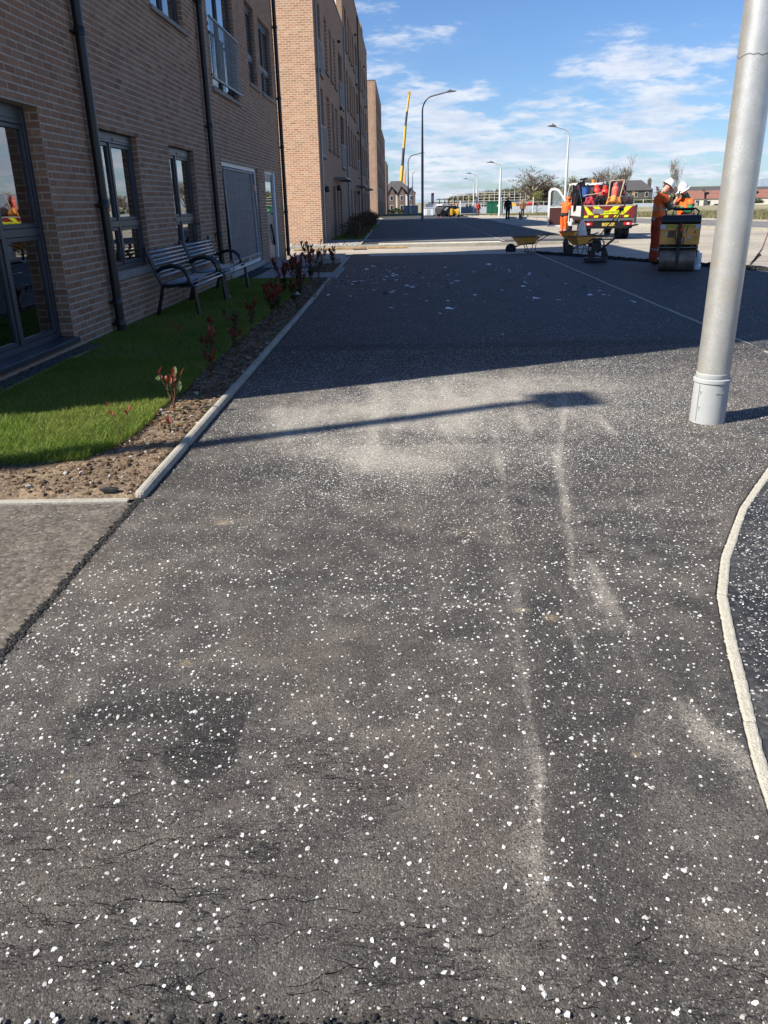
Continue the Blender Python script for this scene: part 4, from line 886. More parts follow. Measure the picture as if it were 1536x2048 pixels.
for i, (u, z, hu, hz) in enumerate(brs):
    a = proj((X1, u - hu, z)); b = proj((X1, u + hu, z)); c = proj((X1, u, z - hz)); d = proj((X1, u, z + hz))
    if a and b and c and d and -5 < (a[0] + b[0]) / 2 < 773 and -5 < (a[1] + b[1]) / 2 < 1029:
        vis.append((abs(b[0] - a[0]) * abs(c[1] - d[1]), i))
vis.sort(reverse=True); top300 = set(i for _, i in vis[:296])
for i in top300:
    u, z, hu, hz = brs[i]; inst('brick', BRICK_ME[RS.randint(0, 10)], b1, (0.0024 + random.uniform(-.0008, .0008), u - 15, z), (0, 0, 0), (0.03, hu * 2, hz * 2))
bricks_mesh('brick_courses', [b for i, b in enumerate(brs) if i not in top300], 'x', X1, 1, M_BRICK, b1, origin=(X1, 15, 0))
# reveals of the openings: brick on the far jamb, courses in depth
REV = []
for (a, b, c, d) in OPEN1:
    if c > 6.5: continue
    for z in np.arange(c + 0.005, d - 0.03, 0.075):
        k = int(round(z / 0.075)) % 2
        cuts_ = [(0.006, 0.098), (0.108, 0.152)] if k else [(0.006, 0.152)]
        for (p, q) in cuts_: REV.append((X1 - (p + q) / 2, z + 0.0325, (q - p) / 2, 0.0325, b))
for j in sorted({r[4] for r in REV}):
    bricks_mesh('jamb_bricks', [r[:4] for r in REV if r[4] == j], 'y', j, -1, M_BRICK, b1, depth=0.0024, origin=(X1, 15, 0))
def window(parent, y0, y1, z0, z1, xf, mull=(0.5,), transom=None, fr=0.06, curtain=None, head=0.0, sill=None, m_frame=None, blind=None, depthroom=1.6, world_org=True):
    """A framed window: frame, mullions, transom, opening sashes, panes, dim room behind."""
    mf = m_frame or M_FRAME; d = 0.07
    mb = MB(); mb.bx(xf - d, xf, y0, y0 + fr, z0, z1).bx(xf - d, xf, y1 - fr, y1, z0, z1).bx(xf - d, xf, y0 + fr, y1 - fr, z0, z0 + fr).bx(xf - d, xf, y0 + fr, y1 - fr, z1 - fr - head, z1)
    f = mb.build('window', mf, parent, world=True, bevel=0.006)
    cols_ = [y0 + fr] + [y0 + (y1 - y0) * k for k in mull] + [y1 - fr]; rows_ = [z0 + fr] + ([transom] if transom else []) + [z1 - fr - head]
    bars = MB()
    for k in cols_[1:-1]: bars.bx(xf - d, xf + 0.004, k - 0.035, k + 0.035, z0 + fr, z1 - fr - head)
    if transom: 
        for a, b in zip(cols_[:-1], cols_[1:]): bars.bx(xf - d, xf + 0.002, a + (0.035 if a != cols_[0] else 0), b - (0.035 if b != cols_[-1] else 0), transom - 0.04, transom + 0.04)
    if bars.f: bars.build('glazing_bar', mf, f, world=True, bevel=0.005).matrix_local = Matrix.Identity(4)
    for i, (a, b) in enumerate(zip(cols_[:-1], cols_[1:])):
        for j, (c, e_) in enumerate(zip(rows_[:-1], rows_[1:])):
            a2 = a + (0.035 if i else 0); b2 = b - (0.035 if i < len(cols_) - 2 else 0); c2 = c + (0.04 if j else 0); e2 = e_ - (0.04 if (transom and j == 0) else 0)
            s = 0.045; sm = MB(); xs_ = xf - 0.012
            sm.bx(xs_ - .05, xs_, a2, a2 + s, c2, e2).bx(xs_ - .05, xs_, b2 - s, b2, c2, e2).bx(xs_ - .05, xs_, a2 + s, b2 - s, c2, c2 + s).bx(xs_ - .05, xs_, a2 + s, b2 - s, e2 - s, e2)
            q = sm.build('sash', mf, f, bevel=0.005)
            g = MB().bx(xs_ - 0.034, xs_ - 0.026, a2 + s - .005, b2 - s + .005, c2 + s - .005, e2 - s + .005).build('pane', M_GLASS, f)
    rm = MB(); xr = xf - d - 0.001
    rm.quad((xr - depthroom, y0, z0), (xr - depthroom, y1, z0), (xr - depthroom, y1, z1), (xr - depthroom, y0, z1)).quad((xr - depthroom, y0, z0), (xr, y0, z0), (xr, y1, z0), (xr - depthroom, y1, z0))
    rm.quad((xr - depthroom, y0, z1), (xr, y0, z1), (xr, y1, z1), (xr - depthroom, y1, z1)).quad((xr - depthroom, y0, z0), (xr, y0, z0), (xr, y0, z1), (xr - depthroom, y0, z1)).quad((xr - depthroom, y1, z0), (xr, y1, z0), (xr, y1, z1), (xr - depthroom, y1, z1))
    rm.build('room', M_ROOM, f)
    if head:
        for i, (a, b) in enumerate(zip(cols_[:-1], cols_[1:])): MB().bx(xf, xf + .012, a + .12, b - .12, z1 - fr - head * .55, z1 - fr - head * .55 + .022).build('trickle_vent', M_BLACKP, f)
    if curtain:
        for (ca, cb, cz0) in curtain:
            n = 40; V = []; F = []
            for i in range(n + 1):
                yy = ca + (cb - ca) * i / n; xx = xr - 0.03 + 0.02 * math.sin(i * 1.25) + 0.008 * math.sin(i * 3.1)
                V += [(xx, yy, cz0), (xx, yy, z1)]
            F = [(2 * i, 2 * i + 2, 2 * i + 3, 2 * i + 1) for i in range(n)]
            c = MB(); c._add(V, F); c.build('curtain', M_CURTAIN, f, smooth=True)
    if sill:
        s = MB(); pr, h, ex, ms = sill; s.box(xf + pr / 2 - 0.0, (y0 + y1) / 2, z0 - h / 2 + 0.012, pr, (y1 - y0) + 2 * ex, h, ry=0.03)
        s.build('window_sill', ms, f, bevel=0.006)
    return f
XF = X1 - 0.08
window(b1, 6.2, 8.75, 0.17, 2.47, X1 - .15, mull=(0.635,), transom=1.29, fr=0.07, curtain=[(7.9, 8.60, 0.25)], head=0.10, sill=(0.21, 0.055, 0.0, M_FRAME))
window(b1, 10.13, 11.86, 0.735, 2.425, XF, mull=(0.48,), transom=1.31, curtain=[(11.45, 11.8, 0.75)], head=0.08)
window(b1, 13.42, 15.02, 0.80, 2.425, XF, mull=(0.40,), transom=1.31, head=0.08, curtain=[(14.6, 14.95, .82)])
for (a, b, z) in ((10.13, 11.86, 0.735), (13.42, 15.02, 0.80)):
    MB().bx(XF, X1 + 0.045, a - 0.06, b + 0.06, z - 0.10, z - 0.002).build('stone_sill', M_SILL, b1, world=True, bevel=0.008)
for (a, b, c, d) in OPEN1[5:11]:
    tall = c < 4
    window(b1, a, b, c, d, XF, mull=(0.5,) if b - a > 1.4 else (), transom=None if tall else 4.9, head=0.06)
    MB().bx(XF, X1 + 0.05, a - 0.08, b + 0.10, c - 0.07, c - 0.002).build('stone_sill', M_SILL, b1, world=True, bevel=0.006)
for (a, b, c, d) in OPEN1[11:]:
    window(b1, a, b, c, d, XF, mull=(0.5,), transom=None, head=0.06)
def juliet(parent, y0, y1, z0, z1, x, n, m=None, bar=0.011, org=None):
    m = m or M_GALV; mb = MB(); mb.bx(x, x + 0.045, y0, y1, z1 - 0.03, z1).bx(x, x + 0.045, y0, y1, z0, z0 + 0.035)
    mb.bx(x - 0.05, x, y0 + .02, y0 + .05, z1 - .16, z1 - .10).bx(x - 0.05, x, y1 - .05, y1 - .02, z1 - .16, z1 - .10).bx(x - .05, x, y0 + .02, y0 + .05, z0 + .05, z0 + .1).bx(x - .05, x, y1 - .05, y1 - .02, z0 + .05, z0 + .1)
    r = mb.build('balcony_rail', m, parent, world=True)
    for i in range(n):
        yy = y0 + 0.03 + (y1 - y0 - 0.06) * i / (n - 1)
        if i == 0: bm_ = MB().box(0, 0, 0, 0.010, 0.016, 1).mesh('baluster', m)
        inst('baluster', bm_, r, (x + 0.022, yy, (z0 + z1) / 2), (0, 0, 0), (1, 1, z1 - z0 - 0.06))
    return r
juliet(b1, 17.02, 19.80, 3.80, 4.86, X1 + 0.03, 26)
# black drainpipes: one part each with collars and brackets
def drainpipe(parent, x, y, z0, z1, r, m, joints=()):
    mb = MB(); mb.tube([(x, y, z0), (x, y, z1)], r, 14)
    p = mb.build('drainpipe', m, parent, world=True, autosm=True)
    for z in joints:
        c = MB(); c.lathe([(r, z - 0.045), (r * 1.18, z - 0.04), (r * 1.18, z + 0.03), (r, z + 0.045)], (x, y, 0), 14)
        c.box(x - r * .6, y, z - .01, r * 1.9, r * 3.3, 0.022); c.build('pipe_bracket', m, p, autosm=True)
    return p
drainpipe(b1, X1 + 0.085, 10.0, 0.02, B1H, 0.055, M_BLACKP, (0.16, 0.42, 1.55, 3.35, 5.2))
drainpipe(b1, X1 + 0.085, 16.12, 0.02, B1H, 0.055, M_BLACKP, (0.2, 1.0, 2.9, 4.9, 6.3))
drainpipe(b1, X1 + 0.085, 25.60, 0.02, B1H, 0.055, M_BLACKP, (0.2, 1.3, 3.1, 4.4, 6.2))
MB().bx(X1 + .002, X1 + .02, 9.55, 9.58, 4.4, 4.6).build('wall_tag', mat('red_mark', (.4, .06, .04), .6), b1, world=True)
# boarded shop entrance: white frame, grey sheeting and a mesh site panel leaning on it
fr = MB(); fr.bx(XF - .06, XF + .02, 17.25, 17.32, .16, 2.37).bx(XF - .06, XF + .02, 21.40, 21.50, .16, 2.37).bx(XF - .06, XF + .02, 17.32, 21.40, 2.28, 2.37).bx(XF - .06, XF + .02, 17.32, 21.40, .16, .24).bx(XF - .06, XF + .02, 19.9, 19.98, .24, 2.28)
ent = fr.build('entrance_frame', M_WHITEP, b1, world=True, bevel=.006)
MB().bx(XF - .05, XF - .04, 17.32, 19.9, .24, 2.28).bx(XF - .05, XF - .04, 19.98, 21.40, .24, 2.28).build('grey_sheeting', mat('grey_sheet', (0.08, 0.085, 0.10), 0.35, var=.2, vscale=2, bump=.6, bscale=3), ent)
MB().bx(XF, X1 + 0.04, 17.2, 21.55, 0.05, 0.158).build('stone_sill', M_CONC, b1, world=True, bevel=.008)
sd = thing('mesh_fence', 'pale framed mesh fence panel leaning over the grey sheeted entrance', 'fence panel', (X1 + .045, 19.15, 0.16)); sd.rotation_euler = (0, R(-1.5), 0)
mb = MB(); mb.tube([(0, -1.75, 0.0), (0, -1.75, 2.0), (0, -1.68, 2.07), (0, 1.68, 2.07), (0, 1.75, 2.0), (0, 1.75, 0)], 0.021, 8).tube([(0, -1.75, 0.22), (0, 1.75, 0.22)], .019, 8).tube([(0, 1.35, 0.22), (0, 1.35, 2.07)], .019, 8)
mb.build('panel_frame', M_GALV, sd, autosm=True)
mw = MB().box(0, 0, 0, .004, 3.44, .004).mesh('mesh_wire', M_GALV)
for i in range(1, 7): inst('mesh_wire', mw, sd, (0, 0, .22 + i * .265))
mw2 = MB().box(0, 0, 0, .006, .006, 1.85).mesh('mesh_wire', M_GALV)
for i in range(1, 10): inst('mesh_wire', mw2, sd, (0, -1.75 + i * .31, 1.14))
MB().quad((-.012, -1.73, .24), (-.012, 1.33, .24), (-.012, 1.33, 2.05), (-.012, -1.73, 2.05)).build('mesh_screen', mat('screen_cloth', (0.085, 0.09, 0.105), 0.6, var=.2, vscale=2, bump=.5, bscale=5), sd)
nt_ = MB().box(.03, 1.55, 1.75, .005, .16, .14).build('warning_notice', mat('red_notice', (.45, .05, .03), .5), sd)
# grey door with its white frame
fr = MB(); fr.bx(XF - .06, XF + .02, 22.55, 22.63, .06, 2.375).bx(XF - .06, XF + .06, 24.20, 24.40, .06, 2.375).bx(XF - .06, XF + .02, 22.63, 24.20, 2.30, 2.375)
dfm = fr.build('door_frame', M_WHITEP, b1, world=True, bevel=.006)
dr = MB().bx(XF - .05, XF, 22.63, 24.20, .08, 2.30).build('door', mat('grey_door', (.10, .11, .125), .4), dfm)
MB().bx(XF, XF + .006, 22.9, 23.9, 1.3, 2.1).build('door_pane', M_GLASS, dfm)
MB().lathe([(0.02, 0), (.03, .03), (.03, .05), (0.0, .055)], (XF, 23.85, 1.28), 10, axis='x').build('door_handle', M_GALV, dfm)
mb = MB(); mb.tube([(XF + .02, 23.5, 1.0), (XF + .05, 23.55, .7), (XF + .03, 23.8, .45)], .03, 6).build('door_closer_strap', M_BLACKP, dfm)

# ---- block 2 (sunlit gable towards us)
M_BRICKFAR = None
def brick_mat(name, axis):
    m = bpy.data.materials.new(name); m.use_nodes = True; t = m.node_tree; p = t.nodes['Principled BSDF']; p.inputs['Roughness'].default_value = .9; p.inputs['Specular IOR Level'].default_value = .2
    tcn = t.nodes.new('ShaderNodeTexCoord'); v = tcn.outputs['Object']; s = t.nodes.new('ShaderNodeSeparateXYZ'); t.links.new(v, s.inputs[0])
    c = t.nodes.new('ShaderNodeCombineXYZ'); t.links.new(s.outputs[1 if axis == 'x' else 0], c.inputs[0]); t.links.new(s.outputs[2], c.inputs[1])
    b = t.nodes.new('ShaderNodeTexBrick'); t.links.new(c.outputs[0], b.inputs['Vector'])
    for k_, v_ in (('Scale', 1.0), ('Brick Width', .225), ('Row Height', .075), ('Mortar Size', .006), ('Mortar Smooth', .1), ('Bias', 0.0)): b.inputs[k_].default_value = v_
    kk = 1.35 if axis == 'y' else 1.0; b.inputs['Color1'].default_value = (.37 * kk, .225 * kk, .145 * kk, 1); b.inputs['Color2'].default_value = (.30 * kk, .175 * kk, .115 * kk, 1); b.inputs['Mortar'].default_value = (.46, .40, .33, 1)  # gable copy painted lighter than the street side, as if sunlit
    f = ramp_n(t, noise_n(t, v, 1.4, 6, .65), .3, .7)
    cc = mix_n(t, f, b.outputs[0], mix_n(t, 1.0, b.outputs[0], (.80, .80, .82), 'MULTIPLY')); t.links.new(cc, p.inputs['Base Color'])
    bp = t.nodes.new('ShaderNodeBump'); bp.inputs['Strength'].default_value = .5; bp.inputs['Distance'].default_value = .006; bp.invert = True
    t.links.new(b.outputs['Fac'], bp.inputs['Height']); t.links.new(bp.outputs[0], p.inputs['Normal']); return m
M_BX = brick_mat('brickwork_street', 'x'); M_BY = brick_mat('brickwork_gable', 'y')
def block(label, x, y0, y1, h, depth, windows, z0=0.0, gable_bricks=False, step=None, coping=.16):
    t = thing('apartment_block', label, 'building', (x, y0, z0))
    holes = [(a, b, c + z0, d + z0) for (a, b, c, d, k) in windows]
    if step: ys_, h2 = step
    segs = [(y0, step[0], h), (step[0], y1, step[1])] if step else [(y0, y1, h)]
    for (a, b, hh) in segs:
        wall_with_holes('wall', x, a, b, z0 - .3, z0 + hh, [q for q in holes if a <= q[0] < b], M_BX, t, thick=.30)
        mb = MB(); poly = [(x - .30, a), (x - .30, b), (x - depth, b), (x - depth, a)]
        shell(mb, poly, z0 - .3, z0 + hh, skip=(0,)); mb.quad((x - .3, a, z0 + hh), (x - .3, b, z0 + hh), (x - depth, b, z0 + hh), (x - depth, a, z0 + hh))
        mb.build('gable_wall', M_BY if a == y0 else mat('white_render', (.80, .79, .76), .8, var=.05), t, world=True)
        mb = MB(); mb.bx(x - .42, x + .03, a - .03, b + .03, z0 + hh, z0 + hh + .07); mb.bx(x - depth, x - .42, a - .03, a + .3, z0 + hh, z0 + hh + .07)
        mb.build('coping', mat('coping_grey', (.13, .125, .12), .6), t, world=True)
    return t
# windows of block 2: (y0, y1, z0, z1, kind)
W2 = []
def row(z0, z1, cols_, js=()):
    for i, (a, b) in enumerate(cols_): 
        j = i in js; W2.append((a, b, z0 - (.45 if j else 0), z1, 'j' if j else 'w'))
LOWC = [(33.75, 35.75), (37.4, 38.7), (39.9, 40.9), (42.0, 43.2), (45.2, 47.6)]
HIC = [(50.9, 52.6), (54.0, 55.3), (56.3, 57.2), (58.4, 59.8), (61.6, 64.0), (65.2, 66.4), (68.2, 69.6), (71.6, 73.2), (75.0, 77.0), (79.2, 80.6)]
for z in (3.75, 6.72):
    row(z, z + 2.05, LOWC, (0, 4)); row(z, z + 2.05, HIC, (4, 8))
row(9.75, 11.85, HIC, (4, 8))
GR = [(34.0, 35.0), (38.9, 40.3), (41.1, 42.3), (43.0, 44.4), (49.8, 51.0), (52.2, 53.4), (55.6, 57.2), (58.2, 59.4), (60.8, 62.6), (66.0, 67.2), (68.6, 69.8), (71.0, 72.6), (74.4, 75.6), (77.4, 79.0)]
for i, (a, b) in enumerate(GR): W2.append((a, b, .05, 2.28, 'd' if i % 3 != 1 else 'w'))
X2 = -3.22
b2 = block('four-storey brick apartment block with a sunlit gable end, across the side road', X2, 33.0, 82.0, 10.5, 11, W2, step=(49.3, 14.25))
M_PALE = mat('pale_door_frame', (.45, .47, .48), .5)
def fill_windows(t, x, ws, z0, detail=True):
    for (a, b, c, d, k) in ws:
        mf = M_FRAME if k != 'd' else M_PALE; f = MB(); w_ = .07; xf = x - .14; c += z0; d += z0
        f.bx(xf - .06, xf, a, a + w_, c, d).bx(xf - .06, xf, b - w_, b, c, d).bx(xf - .06, xf, a + w_, b - w_, d - w_, d).bx(xf - .06, xf, a + w_, b - w_, c, c + w_)
        if k != 'd': f.bx(xf - .06, xf, (a + b) / 2 - .04, (a + b) / 2 + .04, c + w_, d - w_)
        fo = f.build('window' if k != 'd' else 'door', mf, t, world=True)
        if k == 'd': MB().bx(xf - .05, xf - .03, a + w_, b - w_, c + w_, d - w_).build('door_leaf', mat('dark_door', (.06, .065, .07), .4), fo)
        else:
            MB().bx(xf - .045, xf - .035, a + w_, b - w_, c + w_, d - w_).build('pane', M_GLASSD, fo)
            MB().bx(xf - .02, x + .06, a - .06, b + .1, c - .08, c - .002).build('window_sill', mat('sill_brown', (.11, .095, .08), .8), fo)
        if k == 'j':
            r = MB(); r.bx(x + .01, x + .05, a - .03, b + .03, c + 1.08, c + 1.12).bx(x + .01, x + .05, a - .03, b + .03, c + .02, c + .05)
            n = int((b - a) / .11)
            for i in range(n + 1): yy = a + (b - a) * i / n; r.bx(x + .02, x + .035, yy - .012, yy + .012, c + .05, c + 1.08)
            r.build('balcony_rail', M_GALV, fo)
M_GLASSD = mat('dark_pane', (.015, .02, .028), .08, spec=.8)
fill_windows(b2, X2, W2, 0)
bg_ = brick_quads('y', -7.2, X2, 0.0, 10.42, [], 33.0)
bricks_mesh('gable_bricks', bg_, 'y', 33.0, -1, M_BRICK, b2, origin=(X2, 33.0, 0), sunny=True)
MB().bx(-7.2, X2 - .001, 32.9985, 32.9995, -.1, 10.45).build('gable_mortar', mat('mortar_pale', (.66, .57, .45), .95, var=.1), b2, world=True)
drainpipe(b2, X2 + .07, 34.0 - .55, 0, 10.4, .04, M_GALV, (2, 5, 8)); drainpipe(b2, X2 + .07, 49.3, 0, 10.5, .05, M_GALV, (2, 5, 8)); drainpipe(b2, X2 + .07, 66.0 - 1.1, 0, 14, .05, M_BLACKP)
for (a, b) in ((39.6, 44.2), (58.0, 62.5), (71.5, 76.5)):
    mb = MB(); mb.bx(X2, X2 + .55, a, b, 2.62, 2.66).bx(X2, X2 + .55, a, a + .04, 2.55, 2.62).bx(X2, X2 + .55, b - .04, b, 2.55, 2.62); mb.build('canopy', mat('canopy_grey', (.12, .125, .13), .4), b2, world=True)
mb = MB()
for yy, zz in ((34.6, 2.05), (41.0, 2.2), (59.5, 2.2)): mb = MB(); mb.lathe([(.07, 0), (.10, .08), (.09, .2), (0, .26)], (X2 + .12, yy, zz - .1), 10).build('wall_lamp', M_BLACKP, b2, world=True)
for i, (yy, zz) in enumerate(((33.6, 6.15), (45.0, 9.0), (45.0, 6.0), (61.2, 12.1), (61.2, 9.1), (61.2, 6.1), (74.6, 12.1), (74.6, 9.1), (50.3, 12.4))):
    MB().bx(X2, X2 + .16, yy - .06, yy + .06, zz, zz + .12).build('vent_terminal', M_BLACKP, b2, world=True)
MB().bx(X2 - 1.2, X2 - .02, 72.5, 75.5, 14.3, 14.95).build('parapet_upstand', M_BX, b2, world=True)
# ---- block 3 and 4
def simple_windows(y0, y1, n, floors, z1, dz, w_=1.2, h_=1.9, ground=True):
    ws = []
    for f in range(floors):
        for i in range(n):
            a = y0 + (y1 - y0) * (i + .5) / n - w_ / 2 + (.3 if i % 3 == 1 else 0); z = .1 if f == 0 else z1 + dz * (f - 1); ws.append((a, a + w_, z, z + (2.2 if f == 0 else h_), 'd' if f == 0 and i % 2 else ('j' if f and i % 4 == 2 else 'w')))
    return ws
w3 = simple_windows(128.5, 159, 9, 5, 4.6, 3.45, 1.4, 2.3)
b3 = block('tall brick apartment block beyond the first gabled one, narrow sunlit end', -3.85, 128, 160, 18.6, 12, w3, z0=gz(140)); fill_windows(b3, -3.85, w3, gz(140))
w3b = simple_windows(161, 189, 7, 4, 4.4, 3.4)
b3b = block('shorter dark brick block joined to the far side of the tall block', -3.9, 160.0, 190, 15.0, 12, w3b, z0=gz(170)); fill_windows(b3b, -3.9, w3b, gz(170))
w4 = simple_windows(201, 224, 5, 3, 4.2, 3.3)
b4 = block('farthest brick block, small sunlit end showing past the others', -3.9, 200, 226, 11.6, 10, w4, z0=gz(210)); fill_windows(b4, -3.9, w4, gz(210))
# ground in front of block 2: gravel strip, path, lawn and hedge of shrubs
struct(MB().bx(-9, -1.7, 31.95, 34.6, -.1, .0).build('gravel_bed_far', M_ROADG))
gravel('pale_gravel', -6.5, -1.7, 31.95, 34.4, 260, 0.0, 0.022, lambda n: np.stack([.30 + .25 * RS.rand(n)] * 3, 1) * [1, .98, .93])
root = struct(thing('far_path', None, None)); me = MB().box(0, 0, -.04, .594, .594, .08).mesh('paving_slab', M_SLAB)
for i in range(3): inst('paving_slab', me, root, (-2.9 + .6 * i, 35.6, .02)); inst('paving_slab', me, root, (-2.9 + .6 * i, 36.2, .02))
struct(MB().quad((-3.22, 36.6, .02), (-1.75, 36.6, .02), (-2.3, 90, .02 + gz(90)), (-3.22, 90, .02 + gz(90))).build('far_lawn', M_TURF))
x, y = scatter(-3.2, -1.8, 36.6, 60, 900, lambda x, y: 1 + 0 * x); grass('grass', x, y, .04 + .03 * RS.rand(len(x)), .015 + 0 * x, wd=.008)

# ---------------------------------------------------------------- text
def text_part(name, s, size, m, parent, loc, rot=(R(90), 0, 0), align='CENTER', bold=0.0, sx=1.0):
    cu = bpy.data.curves.new(name, 'FONT'); cu.body = s; cu.size = size; cu.align_x = align; cu.align_y = 'CENTER'; cu.extrude = 0.0006; cu.offset = bold
    o = bpy.data.objects.new(name, cu); COL.objects.link(o); dg = bpy.context.evaluated_depsgraph_get()
    me = bpy.data.meshes.new_from_object(o.evaluated_get(dg)); bpy.data.objects.remove(o); me.materials.clear(); me.materials.append(m)
    o = bpy.data.objects.new(name, me); COL.objects.link(o); o.parent = parent; o.location = loc; o.rotation_euler = rot; o.scale = (sx, 1, 1); return o

# ---------------------------------------------------------------- lamp columns
M_POLE = mat('galvanised_column', (0.60, 0.585, 0.54), 0.36, 0.62, var=0.14, vscale=9, dirt=((0.52, 0.42, 0.24), 0.55), fine=0.12)
M_SLEEVE = mat('grey_sleeve', (0.38, 0.39, 0.38), 0.55, var=0.06, vscale=6, dirt=((0.30, 0.26, 0.2), 0.3))
def lamp_column(label, x, y, h, r0, r1, reach, direction, m, z=0.0, group='street lamp columns', head=0.75, sleeve=False, collar=None, hm=None):
    t = thing('street_lamp', label, 'street lamp', (x, y, z), 0, group)
    mb = MB(); zz = [0.0 - .05, h * .28, h * .281, h - reach * .55]; 
    P = [(0, 0, -.05), (0, 0, h * .5), (0, 0, h - reach * .62)]; rr = [r0, r0 * .8 + r1 * .2, r1 * 1.15]
    for i in range(1, 8):
        a = math.pi / 2 * i / 7 * .92; P.append((direction * reach * .42 * (1 - math.cos(a)), 0, h - reach * .62 + reach * .50 * math.sin(a))); rr.append(r1)
    P.append((direction * (reach - .3), 0, h - .03)); rr.append(r1 * .9)
    mb.tube(P, rr, 18 if sleeve else 8); mb.build('column', m, t, autosm=True)
    l = MB(); hx = direction * (reach - .3); L = direction * head
    l.prism([(hx - L * .02, h - .08), (hx, h + .06), (hx + L * .3, h + .10), (hx + L, h + .03), (hx + L, h - .01), (hx + L * .5, h - .05)], -.14, .14, axis='y'); l.build('lantern', hm or m, t, bevel=.015)
    MB().lathe([(.035, 0), (.035, .07), (0, .08)], (hx + L * .35, 0, h + .09), 8).build('photocell', M_BLACKP, t)
    return t
fp = thing('street_lamp', 'wide galvanised lamp column in a pale plastic collar, standing nearest on the asphalt', 'street lamp', (2.165, 5.5, 0), 0, 'street lamp columns')
mb = MB(); mb.tube([(0, 0, -.1), (0, 0, 2.28), (0, 0, 3.4)], [.110, .110, .108], 48).tube([(0, 0, 3.4), (0, 0, 3.6), (0, 0, 9.3)], [.108, .075, .055], 24).tube([(0, 0, 9.25), (.05, 0, 9.6), (.25, 0, 9.85), (.7, 0, 9.97), (1.2, 0, 10.0)], .04, 10)
mb.build('column', M_POLE, fp, autosm=True)
mb = MB(); mb.tube([(.108 * math.cos(a / 30 * 6.283), .108 * math.sin(a / 30 * 6.283), 2.285 + .008 * math.sin(a * 1.1) + (0.012 if a % 7 == 0 else 0)) for a in range(31)], .0045, 5).build('scuffed_strap', mat('strap_grey', (.13, .13, .12), .6), fp)
mb = MB(); mb.lathe([(.118, -.02), (.119, .0), (.118, .285), (.126, .29), (.126, .312), (.112, .318)], n=48, caps=False); s = mb.build('sleeve', M_SLEEVE, fp, autosm=True)
mb = MB(); mb.lathe([(.110, .318), (.1125, .322), (.1125, .35), (.110, .353)], n=48, caps=False); mb.build('collar_band', M_SLEEVE, fp, autosm=True)
mb = MB()
for a, z in ((-2.50, .23), (-2.50, .12)): 
    cx, cy = .1185 * math.cos(a), .1185 * math.sin(a); mb.box(cx, cy, z, .004, .018, .004, rz=a).box(cx, cy, z - .011, .004, .004, .022, rz=a)
mb.box(.1185 * math.cos(-2.62), .1185 * math.sin(-2.62), .15, .006, .004, .26, rz=-2.62)
mb.build('moulded_mark', mat('mark_grey', (.22, .23, .22), .6), s)
text_part('moulded_text', 'DANGER', .016, mat('emboss', (.36, .37, .36), .6), s, (.02, -.1185, .225), (R(90), 0, R(8)))
l = MB(); l.prism([(1.1, 9.93), (1.2, 10.06), (1.5, 10.1), (2.0, 10.03), (2.0, 9.98), (1.6, 9.94)], -.14, .14, axis='y'); l.build('lantern', M_STEELC, fp, bevel=.015)
# the column whose shadow crosses the footway: it stands outside the frame on the left
L = 10.0 / math.tan(R(SUN_EL)); ux, uy = 1 / math.hypot(1, SUN_SLOPE), SUN_SLOPE / math.hypot(1, SUN_SLOPE)
fl_ = lamp_column('lamp column beside the block, out of the frame; its shadow crosses the footway', 0.98 - L * ux, 6.14 - L * uy, 10.0, .11, .075, .42, 1, M_STEELC, head=.46); fl_.rotation_euler = (0, 0, R(8)); [setattr(c, 'scale', (1, 1.7, 1)) for c in kids(fl_) if c.name.startswith('lantern')]
lamp_column('dark tall lamp column on the far footway, its arm reaching right over the road', 1.655, 71.3, 9.78, .11, .055, 2.3, 1, M_STEELC)
lamp_column('second dark lamp column, farther along the far footway', .90, 140, 9.5, .12, .06, 2.3, 1, M_STEELC, z=gz(140))
lamp_column('third dark lamp column, small beside the pale houses', 2.2, 190, 9.3, .13, .06, 2.3, 1, M_STEELW, z=gz(190))
for (x, y, h, rch, lab) in ((11.9, 62, 6.35, 1.3, 'pale lamp column behind the tipper truck, arm reaching left'), (11.5, 100, 5.9, 1.2, 'pale lamp column beside the green cabinet, arm reaching left'),
                            (12.3, 140, 6.3, 1.4, 'pale lamp column between the yellow digger and the green cabinet'), (13.85, 165, 6.3, 1.6, 'shorter looking pale lamp column just left of its twin before the hoarding')):
    lamp_column(lab, x, y, h, .11 if y < 80 else .16, .05 if y < 80 else .075, rch, -1, M_STEELW, z=gz(y), head=.55 if y < 80 else .8, hm=M_STEELC)

